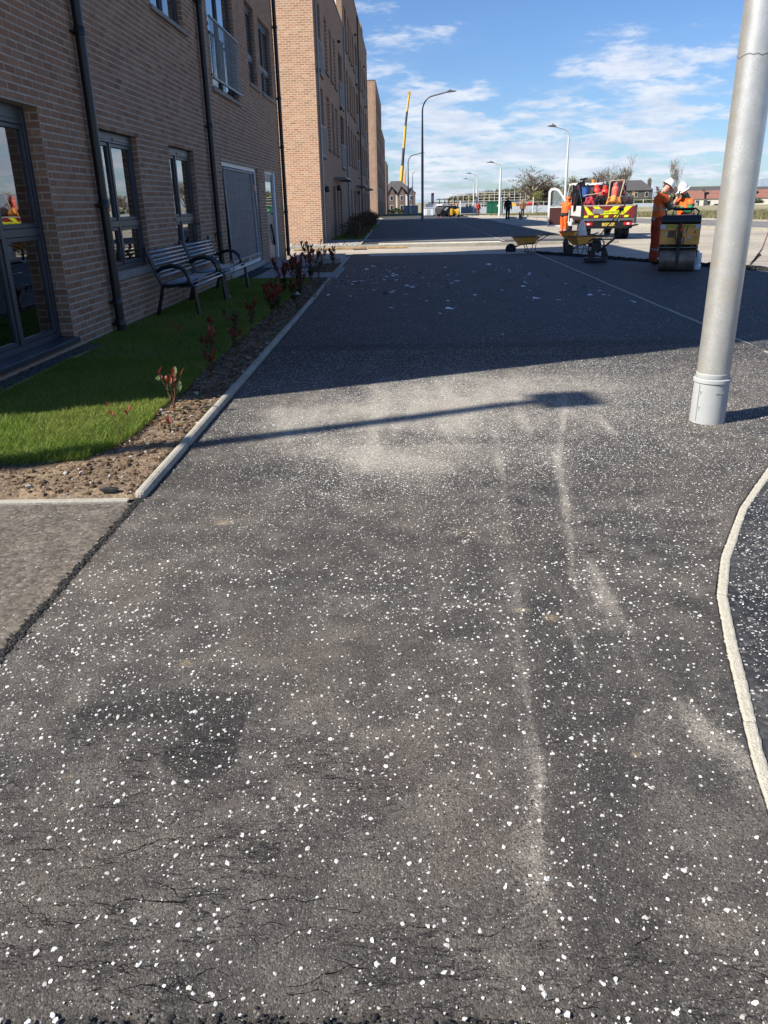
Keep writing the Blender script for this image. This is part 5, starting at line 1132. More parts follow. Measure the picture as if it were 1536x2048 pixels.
# ---------------------------------------------------------------- benches
def make_bench(loc, label):
    t = thing('bench', label, 'bench', loc, 0, 'metal slatted benches against the wall'); W = 1.82
    # profile in x (towards street) and z, origin under the rear foot against the wall
    back = [(0.02, 0.885), (0.10, 0.66), (0.155, 0.50), (0.20, 0.42)]
    seat = [(0.20, 0.42), (0.30, 0.405), (0.42, 0.415), (0.55, 0.435), (0.62, 0.42), (0.655, 0.37)]
    for yy in (0, W):
        f = MB(); f.tube([(back[0][0] - .005, yy, .905)] + [(a, yy, b) for a, b in back], .025, 8)
        f.tube([(a, yy, b) for a, b in seat], .024, 8)
        fo = f.build('end_frame', M_BENCHB, t, autosm=True)
        MB().lathe([(0, -.01), (.026, .0), (.030, .02), (.022, .04), (0, .045)], (back[0][0] - .008, yy, .90), 10).build('finial', M_BENCHB, fo, autosm=True)
        MB().tube([(0.20, yy, .42), (.16, yy, .25), (.085, yy, .0)], [.026, .026, .03], 8).build('leg', M_BENCHB, t, autosm=True)
        MB().tube([(0.655, yy, .37), (.665, yy, .2), (.685, yy, .0)], [.024, .028, .032], 8).build('leg', M_BENCHB, t, autosm=True)
        MB().tube([(.13, yy, .60), (.22, yy, .655), (.36, yy, .68), (.47, yy, .665), (.55, yy, .60), (.585, yy, .50), (.575, yy, .42)], [.026, .03, .032, .032, .03, .027, .024], 8).build('armrest', M_BENCHB, t, autosm=True)
    me = MB(); me.tube([(0, .025, 0), (0, W - .025, 0)], .0155, 10); me.v = [(a, b, c * .55) for a, b, c in me.v]; sl = me.mesh('slat', M_SLAT, True)
    def along(pts, n, off):
        P = [Vector((a, 0, b)) for a, b in pts]; Ls = [0]
        for a, b in zip(P[:-1], P[1:]): Ls.append(Ls[-1] + (b - a).length)
        for i in range(n):
            s_ = Ls[-1] * (i + .5) / n; k = max(j for j in range(len(P) - 1) if Ls[j] <= s_); d = (P[k + 1] - P[k]).normalized(); q = P[k] + d * (s_ - Ls[k]); nn = Vector((-d.z, 0, d.x)) * -1
            if nn.z < 0 and abs(d.x) > abs(d.z): nn = -nn
            if abs(d.z) >= abs(d.x) and nn.x < 0: nn = -nn
            yield q + nn * off, math.atan2(-d.z, d.x)
    for pts, n in ((back[:3], 7), (seat[:], 9)):
        for q, a in along(pts, n, .022): inst('slat', sl, t, (q.x, 0, q.z), (0, a, 0))
    for n_, xx, zz in (('cross_brace', .30, .385), ('cross_brace', .11, .60)): MB().box(xx, W / 2, zz, .03, .012, .10 if zz > .5 else .02).build('cross_brace', M_BENCHB, t)
    MB().bx(.18, .60, -.012, .0, .385, .425).build('side_rail', M_BENCHB, t); MB().bx(.33, .43, -.016, -.013, .392, .418).build('maker_plate', mat('plate_silver', (.6, .6, .6), .4, .5), t)
    return t
make_bench((-3.62, 11.40, .055), 'nearer black slatted bench under the narrow window, in the grass')
make_bench((-3.62, 13.38, .055), 'farther black slatted bench by the boarded entrance, in the grass')

# ---------------------------------------------------------------- people
def person(label, loc, rz, J, parts, cat='person', hat=None, hair=None, scale=1.0, group=None):
    """J: joints (metres, local; facing +y); parts: list of (child name, bone names, offset, material, zrange)"""
    t = thing('person', label, cat, loc, rz, group)
    radii = dict(pelvis=(.155, .12), waist=(.14, .11), chest=(.165, .125), neckb=(.075, .07), neck=(.055, .055), head=(.082, .098), crown=(.078, .095), nose=(.018, .018),
                 sh=(.068, .068), el=(.045, .045), wr=(.03, .03), palm=(.038, .022), hip=(.098, .098), kn=(.062, .062), an=(.045, .045), toe=(.042, .032), heel=(.045, .045))
    names = []; pos = []; rad = []; edges = []; bone = []
    def add(n, p, r, parent=None, b=None):
        names.append(n); pos.append(Vector(p)); rad.append(r)
        if parent is not None: edges.append((names.index(parent), len(names) - 1)); bone.append(b or n)
    add('pelvis', J['pelvis'], radii['pelvis'])
    add('waist', J['waist'], radii['waist'], 'pelvis', 'torso'); add('chest', J['chest'], radii['chest'], 'waist', 'torso')
    add('neckb', J['neck'], radii['neckb'], 'chest', 'torso')
    nk = Vector(J['neck']); hd = Vector(J['head']); up = (hd - nk).normalized(); fw = Vector(J.get('look', (0, 1, 0))).normalized()
    add('neck', nk.lerp(hd, .45), radii['neck'], 'neckb', 'head'); add('head', hd, radii['head'], 'neck', 'head'); add('crown', hd + up * .09, radii['crown'], 'head', 'head')
    add('nose', hd + fw * .105 - up * .005, radii['nose'], 'head', 'head')
    for s in 'lr':
        add(s + 'sh', J[s + 'sh'], radii['sh'], 'chest', 'torso'); add(s + 'el', J[s + 'el'], radii['el'], s + 'sh', 'uparm'); add(s + 'wr', J[s + 'wr'], radii['wr'], s + 'el', 'forearm')
        w_ = Vector(J[s + 'wr']); d = (w_ - Vector(J[s + 'el'])).normalized(); hd_ = Vector(J.get(s + 'hand', tuple(w_ + d * .08))); d2 = (hd_ - w_).normalized()
        add(s + 'palm', hd_, radii['palm'], s + 'wr', 'hand'); side = d2.cross(Vector((0, 0, 1))); side = side.normalized() if side.length > .1 else Vector((1, 0, 0)); curl = d2.cross(side)
        for i, (o, L) in enumerate(((-.030, .07), (-.010, .08), (.011, .075), (.030, .058))):
            b0 = hd_ + side * o; m1 = b0 + d2 * L * .6 + curl * .008; add(f'{s}f{i}a', m1, (.0095, .0095), s + 'palm', 'hand'); add(f'{s}f{i}b', m1 + d2 * L * .25 + curl * L * .4, (.008, .008), f'{s}f{i}a', 'hand')
        add(s + 'th', w_.lerp(hd_, .6) + side * -.045 + curl * .02 + d2 * .02, (.011, .011), s + 'palm', 'hand')
        add(s + 'hip', J[s + 'hip'], radii['hip'], 'pelvis', 'hips'); add(s + 'kn', J[s + 'kn'], radii['kn'], s + 'hip', 'leg'); 
        sh_ = Vector(J[s + 'kn']).lerp(Vector(J[s + 'an']), .35); add(s + 'calf', sh_, (.060, .060), s + 'kn', 'leg')
        add(s + 'an', J[s + 'an'], radii['an'], s + 'calf', 'leg'); add(s + 'toe', J[s + 'toe'], radii['toe'], s + 'an', 'foot')
    me = bpy.data.meshes.new('body'); me.from_pydata([tuple(p * scale) for p in pos], edges, [])
    o = bpy.data.objects.new('body', me); COL.objects.link(o); sk = o.modifiers.new('skin', 'SKIN'); sv = me.skin_vertices[0].data
    for i, r in enumerate(rad): sv[i].radius = (r[0] * scale, r[1] * scale)
    for i in range(len(rad)): sv[i].use_root = (i == 0)
    sk.use_smooth_shade = True; sb = o.modifiers.new('sub', 'SUBSURF'); sb.levels = 1
    dg = bpy.context.evaluated_depsgraph_get(); bm_me = bpy.data.meshes.new_from_object(o.evaluated_get(dg)); bpy.data.objects.remove(o)
    bm_me.materials.clear(); bm_me.materials.append(M_SKIN); bm_me.polygons.foreach_set('use_smooth', [True] * len(bm_me.polygons))
    body = bpy.data.objects.new('body', bm_me); COL.objects.link(body); body.parent = t
    co = np.array([v.co for v in bm_me.vertices]); no = np.array([v.normal for v in bm_me.vertices]); fc = np.array([p.center for p in bm_me.polygons])
    best = np.full(len(fc), 1e9); bi = np.zeros(len(fc), int)
    for k, (a, b) in enumerate(edges):
        A = np.array(pos[a]) * scale; B = np.array(pos[b]) * scale; ab = B - A; tt = np.clip(((fc - A) @ ab) / (ab @ ab + 1e-9), 0, 1); d = np.linalg.norm(fc - A - tt[:, None] * ab, axis=1)
        rr_ = (rad[a][0] + rad[b][0]) / 2; d = d / max(rr_, .035) if bone[k] not in ('hand',) else d / .03
        m_ = d < best; best[m_] = d[m_]; bi[m_] = k
    bn = np.array(bone)[bi]
    for nm, bones, off, m, zr in parts:
        sel = np.isin(bn, bones) & (fc[:, 2] > zr[0] * scale) & (fc[:, 2] < zr[1] * scale); ids = np.nonzero(sel)[0]
        if not len(ids): continue
        mp = {}; V = []; F = []
        for i in ids:
            f = []
            for vi in bm_me.polygons[i].vertices:
                if vi not in mp:
                    mp[vi] = len(V); wob = off * (1 + .5 * math.sin(co[vi][2] * 55 + co[vi][0] * 30)); V.append(co[vi] + no[vi] * wob)
                f.append(mp[vi])
            F.append(f)
        m2 = bpy.data.meshes.new(nm); m2.from_pydata([tuple(v) for v in V], [], F); mm = m if isinstance(m, list) else [m]
        for q in mm: m2.materials.append(q)
        if len(mm) > 1:      # bands of reflective tape
            for p in m2.polygons:
                z = p.center.z / scale
                if any(abs(z - b) < .03 for b in BANDS.get(nm, ())): p.material_index = 1
        m2.polygons.foreach_set('use_smooth', [True] * len(m2.polygons)); c = bpy.data.objects.new(nm, m2); COL.objects.link(c); c.parent = t
        so = c.modifiers.new('thick', 'SOLIDIFY'); so.thickness = .006; so.offset = 1
        if len(mm) > 1: s2 = c.modifiers.new('sub', 'SUBSURF'); s2.levels = 1; s2.render_levels = 1
    H = hd * scale; q = up.to_track_quat('Z', 'Y').to_matrix()
    side = fw.cross(up).normalized()
    for sgn in (-1, 1):
        e = MB(); e.lathe([(.0, -.008), (.022, -.004), (.026, .004), (.012, .01)], (0, 0, 0), 8, axis='x'); eo = e.build('ear', M_SKIN, t, smooth=True); eo.location = H + side * .083 * sgn * scale + up * .01; eo.rotation_euler = (0, 0, math.atan2(side.y, side.x))
        e = MB(); e.lathe([(0, -.006), (.009, 0), (0, .006)], (0, 0, 0), 6); eo = e.build('eye', M_BLACKP, t); eo.location = H + side * .032 * sgn + fw * .086 + up * .025
    e = MB(); e.box(0, 0, 0, .045, .012, .008); eo = e.build('mouth', mat('lips', (.35, .10, .08), .5), t); eo.location = H + fw * .088 - up * .052; eo.rotation_euler = (0, 0, math.atan2(fw.y, fw.x) - R(90))
    base = Matrix((side, -side.cross(up) * -1, up)).transposed()
    Mo = Matrix((side, up.cross(side), up)).transposed().to_4x4()
    fwd_local = up.cross(side)
    if hair is not None:
        h = MB(); h.lathe([(.090, -.02), (.100, .04), (.092, .09), (.06, .135), (0, .155)], n=16, caps=False); ho = h.build('hair', hair, t, smooth=True); ho.matrix_local = Matrix.Translation(H - fw * .018 + up * .01) @ Mo @ Matrix.Diagonal((.95, 1.08, 1, 1))
    if hat is not None:
        h = MB(); h.lathe([(.128, 0), (.124, .015), (.118, .05), (.10, .10), (.065, .14), (.0, .152)], n=24, caps=False); h.lathe([(.128, 0), (.146, -.006), (.146, -.001), (.128, .012)], n=24, caps=False)
        sgn = 1 if fwd_local.dot(fw) > 0 else -1
        h.prism([(-.09, .10 * sgn), (.09, .10 * sgn), (.06, .195 * sgn), (0, .205 * sgn), (-.06, .195 * sgn)], -.008, .004); h.box(0, 0, .125, .03, .16, .05)
        ho = h.build('hard_hat', hat, t, autosm=True); ho.matrix_local = Matrix.Translation(H + up * .055) @ Mo @ Matrix.Diagonal((.95, 1.1, 1.05, 1))
    return t
BANDS = {'vest': (.98, 1.20), 'trousers': (.34,), 'jacket': (1.12,)}
def stand(h=1.75, lean=0.0, look=(0, 1, -.1), step=0.0, arms='down', stance=.10):
    k = h / 1.75; J = dict(pelvis=(0, 0, .94), waist=(0, lean * .25, 1.08), chest=(0, lean * .7, 1.30), neck=(0, lean, 1.49), head=(0, lean + .05 + .1 * max(0, -look[2]), 1.62), look=look)
    for s, sg in (('l', -1), ('r', 1)):
        J[s + 'sh'] = (sg * .19, lean * .85, 1.40); J[s + 'hip'] = (sg * .09, 0, .88); st = step * sg
        J[s + 'kn'] = (sg * stance, st * .5 + .02, .50); J[s + 'an'] = (sg * stance, st - .01, .085); J[s + 'toe'] = (sg * (stance + .02), st + .15, .035)
        J[s + 'el'] = (sg * .25, lean * .7 - st * .3 - .02, 1.12); J[s + 'wr'] = (sg * .26, lean * .6 - st * .6 + .06, .89)
    return J
trp = lambda m: ('trousers', ['leg', 'hips'], .013, m, (.07, 1.05)); bts = ('boots', ['foot'], .012, M_BLACK, (-.1, .14))
# worker 1: facing right behind the roller, head bent over a phone held up in both hands
J = stand(1.8, .06, (0, .75, -.65)); J['head'] = (0, .15, 1.60); J['lel'] = (-.24, .16, 1.16); J['lwr'] = (-.10, .36, 1.36); J['lhand'] = (-.06, .40, 1.43); J['rel'] = (.24, .16, 1.16); J['rwr'] = (.10, .36, 1.38); J['rhand'] = (.04, .40, 1.45)
w1 = person('tall workman in white hard hat bending his head, left of the pair behind the roller', (5.98, 19.75, 0), R(-82), J,
       [trp([M_HIVISD, M_REFL]), bts, ('shirt', ['torso', 'uparm'], .010, M_OLIVE, (.90, 1.5)), ('vest', ['torso'], .028, [M_HIVIS, M_REFL], (.76, 1.475)), ('gloves', ['hand'], .004, M_OLIVE, (0, 3))], hat=M_HELM, scale=1.06)
J = stand(1.75, .03, (0, .9, -.3)); J['rel'] = (.28, .22, 1.22); J['rwr'] = (.14, .26, 1.47); J['rhand'] = (.08, .22, 1.55); J['lel'] = (-.26, .10, 1.14); J['lwr'] = (-.12, .28, 1.25)
w2 = person('workman in white hard hat raising a green sleeved arm, right of the pair', (6.90, 20.6, 0), R(115), J,
       [trp([M_HIVISD, M_REFL]), bts, ('shirt', ['torso', 'uparm', 'forearm'], .010, M_GREEN, (.90, 1.6)), ('vest', ['torso'], .028, [M_HIVIS, M_REFL], (.80, 1.475)), ('gloves', ['hand'], .004, M_OLIVE, (0, 3))], hat=M_HELM, scale=1.0)
ph = MB().box(0, 0, 0, .075, .010, .15).build('mobile_phone', M_BLACKP, bevel=.004); ph.location = (6.43, 19.78, 1.56); ph.rotation_euler = (R(-20), 0, R(-82)); tag(ph, 'small black phone held up by the workman who bends his head', 'phone')
# worker leaning into the cab of the tipper truck
J = stand(1.75, .16, (0, 1, -.2)); J['lwr'] = (-.22, .42, 1.2); J['lel'] = (-.25, .25, 1.15); J['rwr'] = (.22, .42, 1.25); J['rel'] = (.25, .25, 1.18)
person('workman in orange jacket and trousers leaning in at the open door of the tipper truck', (7.20, 37.5, -.10), R(-50), J,
       [('trousers', ['leg', 'hips'], .022, [M_HIVIS, M_REFL], (.07, .90)), bts, ('shirt_tail', ['torso', 'hips'], .020, M_NAVY, (.88, 1.06)), ('jacket', ['torso', 'uparm', 'forearm'], .030, [M_HIVIS, M_REFL], (1.04, 1.53)), ('hood', ['head'], .03, M_HIVIS, (1.3, 2))])
J = stand(1.75, .0, (0, 1, 0), step=.10)
person('man in black jacket and dark jeans walking towards us on the far footway', (8.55, 68.5, 0), R(180), J,
       [trp(M_NAVY), bts, ('jacket', ['torso', 'uparm', 'forearm', 'hips'], .028, M_NAVY, (.86, 1.52))], hair=M_GREYH)
person('person in brown coat with fair hair standing before the red truck', (13.1, 92, gz(92) - .05), R(160), stand(1.72, 0, (0, 1, 0)),
       [trp(M_NAVY), bts, ('coat', ['torso', 'uparm', 'forearm', 'hips'], .035, M_BROWNC, (.72, 1.52))], hair=mat('fair_hair', (.45, .30, .14), .7))
person('distant figure in red jacket standing by the hoarding near the digger', (10.6, 118, gz(118)), R(200), stand(1.72, 0, (0, 1, 0)),
       [trp(M_HIVISD), bts, ('jacket', ['torso', 'uparm', 'forearm', 'hips'], .04, mat('red_jacket', (.5, .05, .04), .7), (.80, 1.52))], hair=M_DARKH)
# grey dog
def dog():
    t = thing('dog', 'small grey dog with white chest walking beside the man in black', 'dog', (9.75, 69.5, -.09), R(160))
    n = [('hip', (0, -.24, .40), .085), ('mid', (0, -.02, .40), .085), ('sh', (0, .20, .42), .10), ('nk', (0, .32, .52), .06), ('hd', (0, .42, .60), .065), ('mz', (0, .54, .57), .03),
         ('fl1', (-.07, .20, .24), .035), ('fl2', (-.07, .19, .04), .02), ('fr1', (.07, .24, .24), .035), ('fr2', (.07, .28, .04), .02),
         ('bl1', (-.07, -.20, .28), .05), ('bl2', (-.07, -.30, .17), .025), ('bl3', (-.07, -.27, .03), .02), ('br1', (.07, -.16, .28), .05), ('br2', (.07, -.22, .17), .025), ('br3', (.07, -.18, .03), .02), ('t1', (0, -.36, .50), .02), ('t2', (0, -.42, .62), .012), ('e1', (-.05, .40, .68), .018), ('e2', (.05, .40, .68), .018)]
    ix = {a[0]: i for i, a in enumerate(n)}; ed = [('hip', 'mid'), ('mid', 'sh'), ('sh', 'nk'), ('nk', 'hd'), ('hd', 'mz'), ('sh', 'fl1'), ('fl1', 'fl2'), ('sh', 'fr1'), ('fr1', 'fr2'), ('hip', 'bl1'), ('bl1', 'bl2'), ('bl2', 'bl3'), ('hip', 'br1'), ('br1', 'br2'), ('br2', 'br3'), ('hip', 't1'), ('t1', 't2'), ('hd', 'e1'), ('hd', 'e2')]
    me = bpy.data.meshes.new('body'); me.from_pydata([a[1] for a in n], [(ix[a], ix[b]) for a, b in ed], []); o = bpy.data.objects.new('body', me); COL.objects.link(o)
    o.modifiers.new('skin', 'SKIN'); sv = me.skin_vertices[0].data
    for i, a in enumerate(n): sv[i].radius = (a[2], a[2]); sv[i].use_root = i == 0
    o.modifiers.new('s', 'SUBSURF').levels = 1; dg = bpy.context.evaluated_depsgraph_get(); m2 = bpy.data.meshes.new_from_object(o.evaluated_get(dg)); bpy.data.objects.remove(o)
    m2.materials.clear(); m2.materials.append(mat('dog_grey', (.12, .12, .125), .9, var=.3)); m2.polygons.foreach_set('use_smooth', [True] * len(m2.polygons)); link('body', m2, t)
    MB().tube([(0, .30, .47), (0, .345, .50)], .066, 10).build('collar', M_MAROON, t)
dog()

# ---------------------------------------------------------------- vibrating roller
rl = thing('pedestrian_roller', 'mustard yellow ride-behind roller with a broad steel drum, in front of the two workmen', 'road roller', (6.02, 18.15, 0), R(-19)); rl.scale = (.93, .93, .93)
def drum(y, nm='drum'):
    mb = MB(); mb.lathe([(.21, -.395), (.242, -.39), (.245, -.38), (.245, .38), (.242, .39), (.21, .395)], (0, y, .243), 40, axis='x'); return mb.build(nm, mat('drum_steel', (.20, .16, .12), .42, .35, var=.25, vscale=6, dirt=((.16, .12, .08), .5)), rl, autosm=True)
drum(-.28); drum(.34)
fb = MB(); fb.bx(-.40, .40, -.06, .08, .22, .56).bx(-.40, .40, .08, .5, .46, .56); fb.build('chassis', M_DKSTEEL, rl, bevel=.01)
MB().bx(-.40, .40, -.40, -.06, .515, .535).build('scraper_bar', mat('scraper', (.22, .22, .18), .5, .4), rl)
for sx in (-1, 1):
    MB().bx(sx * .415 - .01, sx * .415 + .01, -.35, .42, .30, .56).build('side_plate', M_DKSTEEL, rl, bevel=.01)
    p = MB(); x0, x1 = (.045, .435) if sx > 0 else (-.435, -.045)
    p.bx(x0, x1, -.40, .45, .585, 1.03); o = p.build('cover', M_YELLOW, rl, bevel=.018, seg=2)
    MB().bx(x0 + .02, x1 - .02, -.408, -.402, .96, 1.02).build('chevron_panel', mat('chev_green', (.42, .42, .05), .5, var=.3, vscale=30), o)
    MB().bx((x0 if sx < 0 else x1 - .11), (x0 + .11 if sx < 0 else x1), -.412, -.404, .93, 1.025).build('decal', mat('decal_white', (.55, .58, .6), .5), o)
MB().bx(-.26, -.11, -.408, -.403, .74, .90).build('vent_grille', mat('vent_brown', (.22, .14, .06), .6), rl)
for i in range(6): MB().bx(-.25, -.12, -.413, -.408, .755 + i * .025, .762 + i * .025).build('vent_slat', M_BLACKP, rl)
for (x, z, a, b, mm) in ((.13, .86, .05, .05, 'decal_white'), (.20, .75, .055, .06, 'decal_white'), (.12, .69, .05, .06, 'decal_white'), (-.30, .81, .045, .055, 'decal_white'), (.32, .86, .03, .05, 'blackhole')):
    MB().bx(x - a / 2, x + a / 2, -.410, -.404, z - b / 2, z + b / 2).build('decal', MATS.get(mm) or M_BLACKP, rl)
MB().prism([(-.40, 1.03), (-.42, 1.10), (-.36, 1.22), (.50, 1.22), (.46, 1.03)], -.43, .43, axis='x').build('top_cowl', M_BLACKP, rl, bevel=.03, seg=3)
mb = MB(); mb.tube([(-.33, -.30, 1.22), (-.36, -.30, 1.30), (-.28, -.30, 1.36), (.28, -.30, 1.36), (.36, -.30, 1.30), (.33, -.30, 1.22)], .020, 8).tube([(-.2, -.1, 1.22), (-.2, -.1, 1.33), (.25, -.1, 1.33), (.25, -.1, 1.22)], .016, 8).build('handle_loop', M_BLACKP, rl, autosm=True)
mb = MB(); mb.bx(-.04, .04, -.47, -.40, .5, 1.05); mb.box(0, -.50, .36, .085, .06, .42, taper=.8); mb.lathe([(.05, -.05), (.07, 0), (.05, .05)], (0, -.47, .58), 12, axis='x'); mb.tube([(-.05, -.46, .98), (-.1, -.5, .9), (-.09, -.47, .72), (-.03, -.46, .62)], .009, 6).tube([(.05, -.46, .98), (.16, -.47, 1.0), (.13, -.46, .84)], .008, 6).tube([(.04, -.46, .8), (.11, -.5, .72), (.07, -.46, .56)], .009, 6)
mb.build('steering_bracket', M_BLACKP, rl, bevel=.006)
MB().bx(.0, .05, -.49, -.47, .88, .93).build('red_switch', M_RED, rl)
for sx in (-1, 1): MB().tube([(sx * .29, -.42, .52), (sx * .28, -.42, .62), (sx * .27, -.41, .64)], .008, 6).build('latch', M_GALV, rl)
MB().tube([(-.3, -.38, 1.12), (.3, -.38, 1.12)], .018, 8).build('control_bar', M_DKSTEEL, rl)
# jug of water at its far wheel
j = thing('water_jug', 'bluish white plastic jug standing behind the right side of the roller drum', 'water jug', (6.46, 18.2, 0))
MB().lathe([(.0, 0), (.10, .0), (.105, .02), (.105, .10), (.095, .12), (.105, .14), (.10, .30), (.05, .36), (.035, .40), (0, .40)], n=20).build('bottle', mat('jug', (.62, .70, .76), .3), j, autosm=True)
MB().tube([(.06, 0, .34), (.10, 0, .33), (.105, 0, .24)], .012, 6).build('handle', MATS['jug'], j)

# ---------------------------------------------------------------- wheelbarrows
def wheelbarrow(label, loc, rz, scale=1.0, tilt=0):
    t = thing('wheelbarrow', label, 'wheelbarrow', loc, rz, 'yellow wheelbarrows by the road edge'); t.scale = (scale,) * 3
    # wheel at -x, handles to +x
    mb = MB(); 
    def ring(x0, x1, w_, z): return [(x0, -w_, z), (x1, -w_ * .92, z), (x1, w_ * .92, z), (x0, w_, z)]
    a = ring(-.18, .36, .16, .34); b = ring(-.40, .50, .30, .60); vs = a + b
    mb._add(vs, [(0, 1, 2, 3), (0, 1, 5, 4), (1, 2, 6, 5), (2, 3, 7, 6), (3, 0, 4, 7)])
    tr = mb.build('tray', M_YELLOW, t); so = tr.modifiers.new('t', 'SOLIDIFY'); so.thickness = .006; bv = tr.modifiers.new('b', 'BEVEL'); bv.width = .03; bv.segments = 3; bv.limit_method = 'ANGLE'
    MB().tube([b[0], b[1], b[2], b[3], b[0]], .013, 6).build('rim', M_BLACKP, tr)
    w_ = thing('wheel', None, None, (-.46, 0, .19)); w_.parent = t
    MB().lathe([(.12, -.04), (.175, -.045), (.19, -.02), (.19, .02), (.175, .045), (.12, .04)], n=20, axis='y').build('tyre', M_BLACK, w_, autosm=True); MB().lathe([(.0, -.03), (.125, -.02), (.125, .02), (0, .03)], n=12, axis='y').build('rim', M_DKSTEEL, w_)
    for s in (-1, 1):
        MB().tube([(-.62, s * .06, .24), (-.46, s * .075, .19), (-.15, s * .16, .33), (.4, s * .26, .40), (.75, s * .29, .62), (1.0, s * .29, .70)], .016, 8).build('handle', M_DKSTEEL, t, autosm=True)
        MB().tube([(.05, s * .20, .34), (.14, s * .24, .10), (.20, s * .26, .0), (.30, s * .26, .0), (.36, s * .25, .12), (.40, s * .25, .38)], .014, 6).build('leg', M_DKSTEEL, t, autosm=True)
    return t
wheelbarrow('yellow wheelbarrow seen from its side at the end of the pale edging', (3.72, 25.6, -.07), R(4), .86)
wheelbarrow('yellow wheelbarrow with its wheel forward, just behind the plate compactor', (5.22, 24.5, -.07), R(28), .90)
wheelbarrow('yellow wheelbarrow half hidden behind another, with a white sack against it', (5.75, 28.6, -.10), R(60), .95)
mb = MB(); mb.prism([(-.16, 0), (-.12, .35), (-.04, .55), (.03, .62), (.10, .50), (.17, .30), (.18, .0)], -.10, .10, axis='y'); o = mb.build('cement_sack', mat('sack_white', (.70, .68, .64), .8, var=.1, bump=.5, bscale=8), loc=(6.15, 28.3, .20), bevel=.05, seg=3); tag(o, 'white paper sack propped on the hidden wheelbarrow', 'sack')
o.location = (6.1, 28.55, -.10); o.scale = (1.1, 1, 1.55)

# ---------------------------------------------------------------- plate compactor
pc = thing('plate_compactor', 'dark plate compactor with a long handle at the end of the new asphalt', 'plate compactor', (4.87, 20.9, 0), R(-12))
MB().prism([(-.30, .09), (-.26, .02), (.26, .02), (.30, .09), (.26, .11), (-.26, .11)], -.22, .22, axis='y').build('base_plate', M_DKSTEEL, pc, bevel=.012)
MB().lathe([(.0, -.12), (.09, -.12), (.09, .12), (0, .12)], (-.10, 0, .20), 14, axis='y').build('exciter', M_DKSTEEL, pc, autosm=True)
MB().bx(-.17, .16, -.15, .15, .26, .29).build('engine_deck', M_BLACKP, pc)
MB().bx(-.12, .12, -.13, .13, .29, .46).build('engine', mat('engine_dark', (.03, .03, .032), .5), pc, bevel=.02, seg=2)
MB().lathe([(.0, 0), (.10, .0), (.11, .03), (.09, .09), (0, .10)], (0, 0, .46), 16).build('fuel_tank', M_DKSTEEL, pc, autosm=True)
MB().lathe([(.0, -.03), (.10, -.03), (.10, .03), (0, .03)], (-.02, -.16, .36), 16, axis='y').build('recoil_starter', M_BLACKP, pc, autosm=True)
MB().lathe([(.0, 0), (.05, 0), (.05, .10), (0, .10)], (-.15, .06, .36), 12).build('air_filter', M_BLACKP, pc, autosm=True)
MB().prism([(.14, .12), (.30, .11), (.30, .18), (.24, .34), (.14, .36)], -.03, .03, axis='y').build('belt_guard', M_DKSTEEL, pc, bevel=.01)
for s in (-1, 1):
    MB().tube([(-.18, s * .19, .12), (-.19, s * .19, .50), (-.1, s * .19, .55), (.12, s * .19, .55), (.18, s * .19, .48), (.18, s * .19, .12)], .014, 6).build('guard_frame', M_DKSTEEL, pc, autosm=True)
    MB().tube([(.02, s * .20, .22), (.5, s * .19, .62), (.82, s * .18, .86), (.92, s * .16, .88)], .015, 6).build('handle', M_BLACKP, pc, autosm=True)
MB().tube([(.92, -.16, .88), (.96, 0, .88), (.92, .16, .88)], .016, 6).build('handle_grip', M_BLACKP, pc, autosm=True)
# tall forked handles of a second tool leaning by it
t = thing('asphalt_rake', 'long dark tool handles leaning up from the wheelbarrow towards the truck', 'hand tools', (5.65, 23.9, 0))
MB().tube([(-.25, 0, .1), (.1, .1, .62), (.5, .2, 1.05), (.62, .2, 1.25)], .016, 6).build('shaft', M_DKSTEEL, t); MB().tube([(.15, -.1, .45), (.42, 0, .85), (.62, .1, 1.28), (.70, .1, 1.35)], .014, 6).build('shaft', M_DKSTEEL, t)
MB().lathe([(.0, -.06), (.045, -.06), (.045, .06), (0, .06)], (.60, .2, 1.20), 8, axis='x').build('grip', M_BLACKP, t)
# shovel standing in the loose asphalt at the right edge
s = thing('shovel', 'long handled shovel standing in the asphalt edge at the right of the frame', 'shovel', (8.01, 19.07, 0))
MB().tube([(.235, .04, .33), (.33, .10, .62), (.55, .25, 1.25)], .017, 8).build('shaft', mat('ash_handle', (.18, .08, .05), .6, var=.2), s, autosm=True)
MB().tube([(.17, .02, .24), (.235, .04, .34)], .02, 8).build('socket', M_DKSTEEL, s)
mb = MB(); mb._add([(0, -.02, .0), (.03, -.02, -.0), (.24, 0, .22), (.15, 0, .27), (.06, -.02, .14), (-.02, .0, .015), (.11, .03, .13)], [(0, 1, 6), (1, 2, 6), (2, 3, 6), (3, 4, 6), (4, 5, 6), (5, 0, 6)]); b = mb.build('blade', M_DKSTEEL, s); b.modifiers.new('s', 'SOLIDIFY').thickness = .006
# pale concrete strip at its foot
struct(MB().quad((7.9, 18.9, -.0), (12, 14.5, -.0), (12.3, 14.8, -.0), (8.1, 19.2, -.0)).build('concrete_strip', M_CONC))
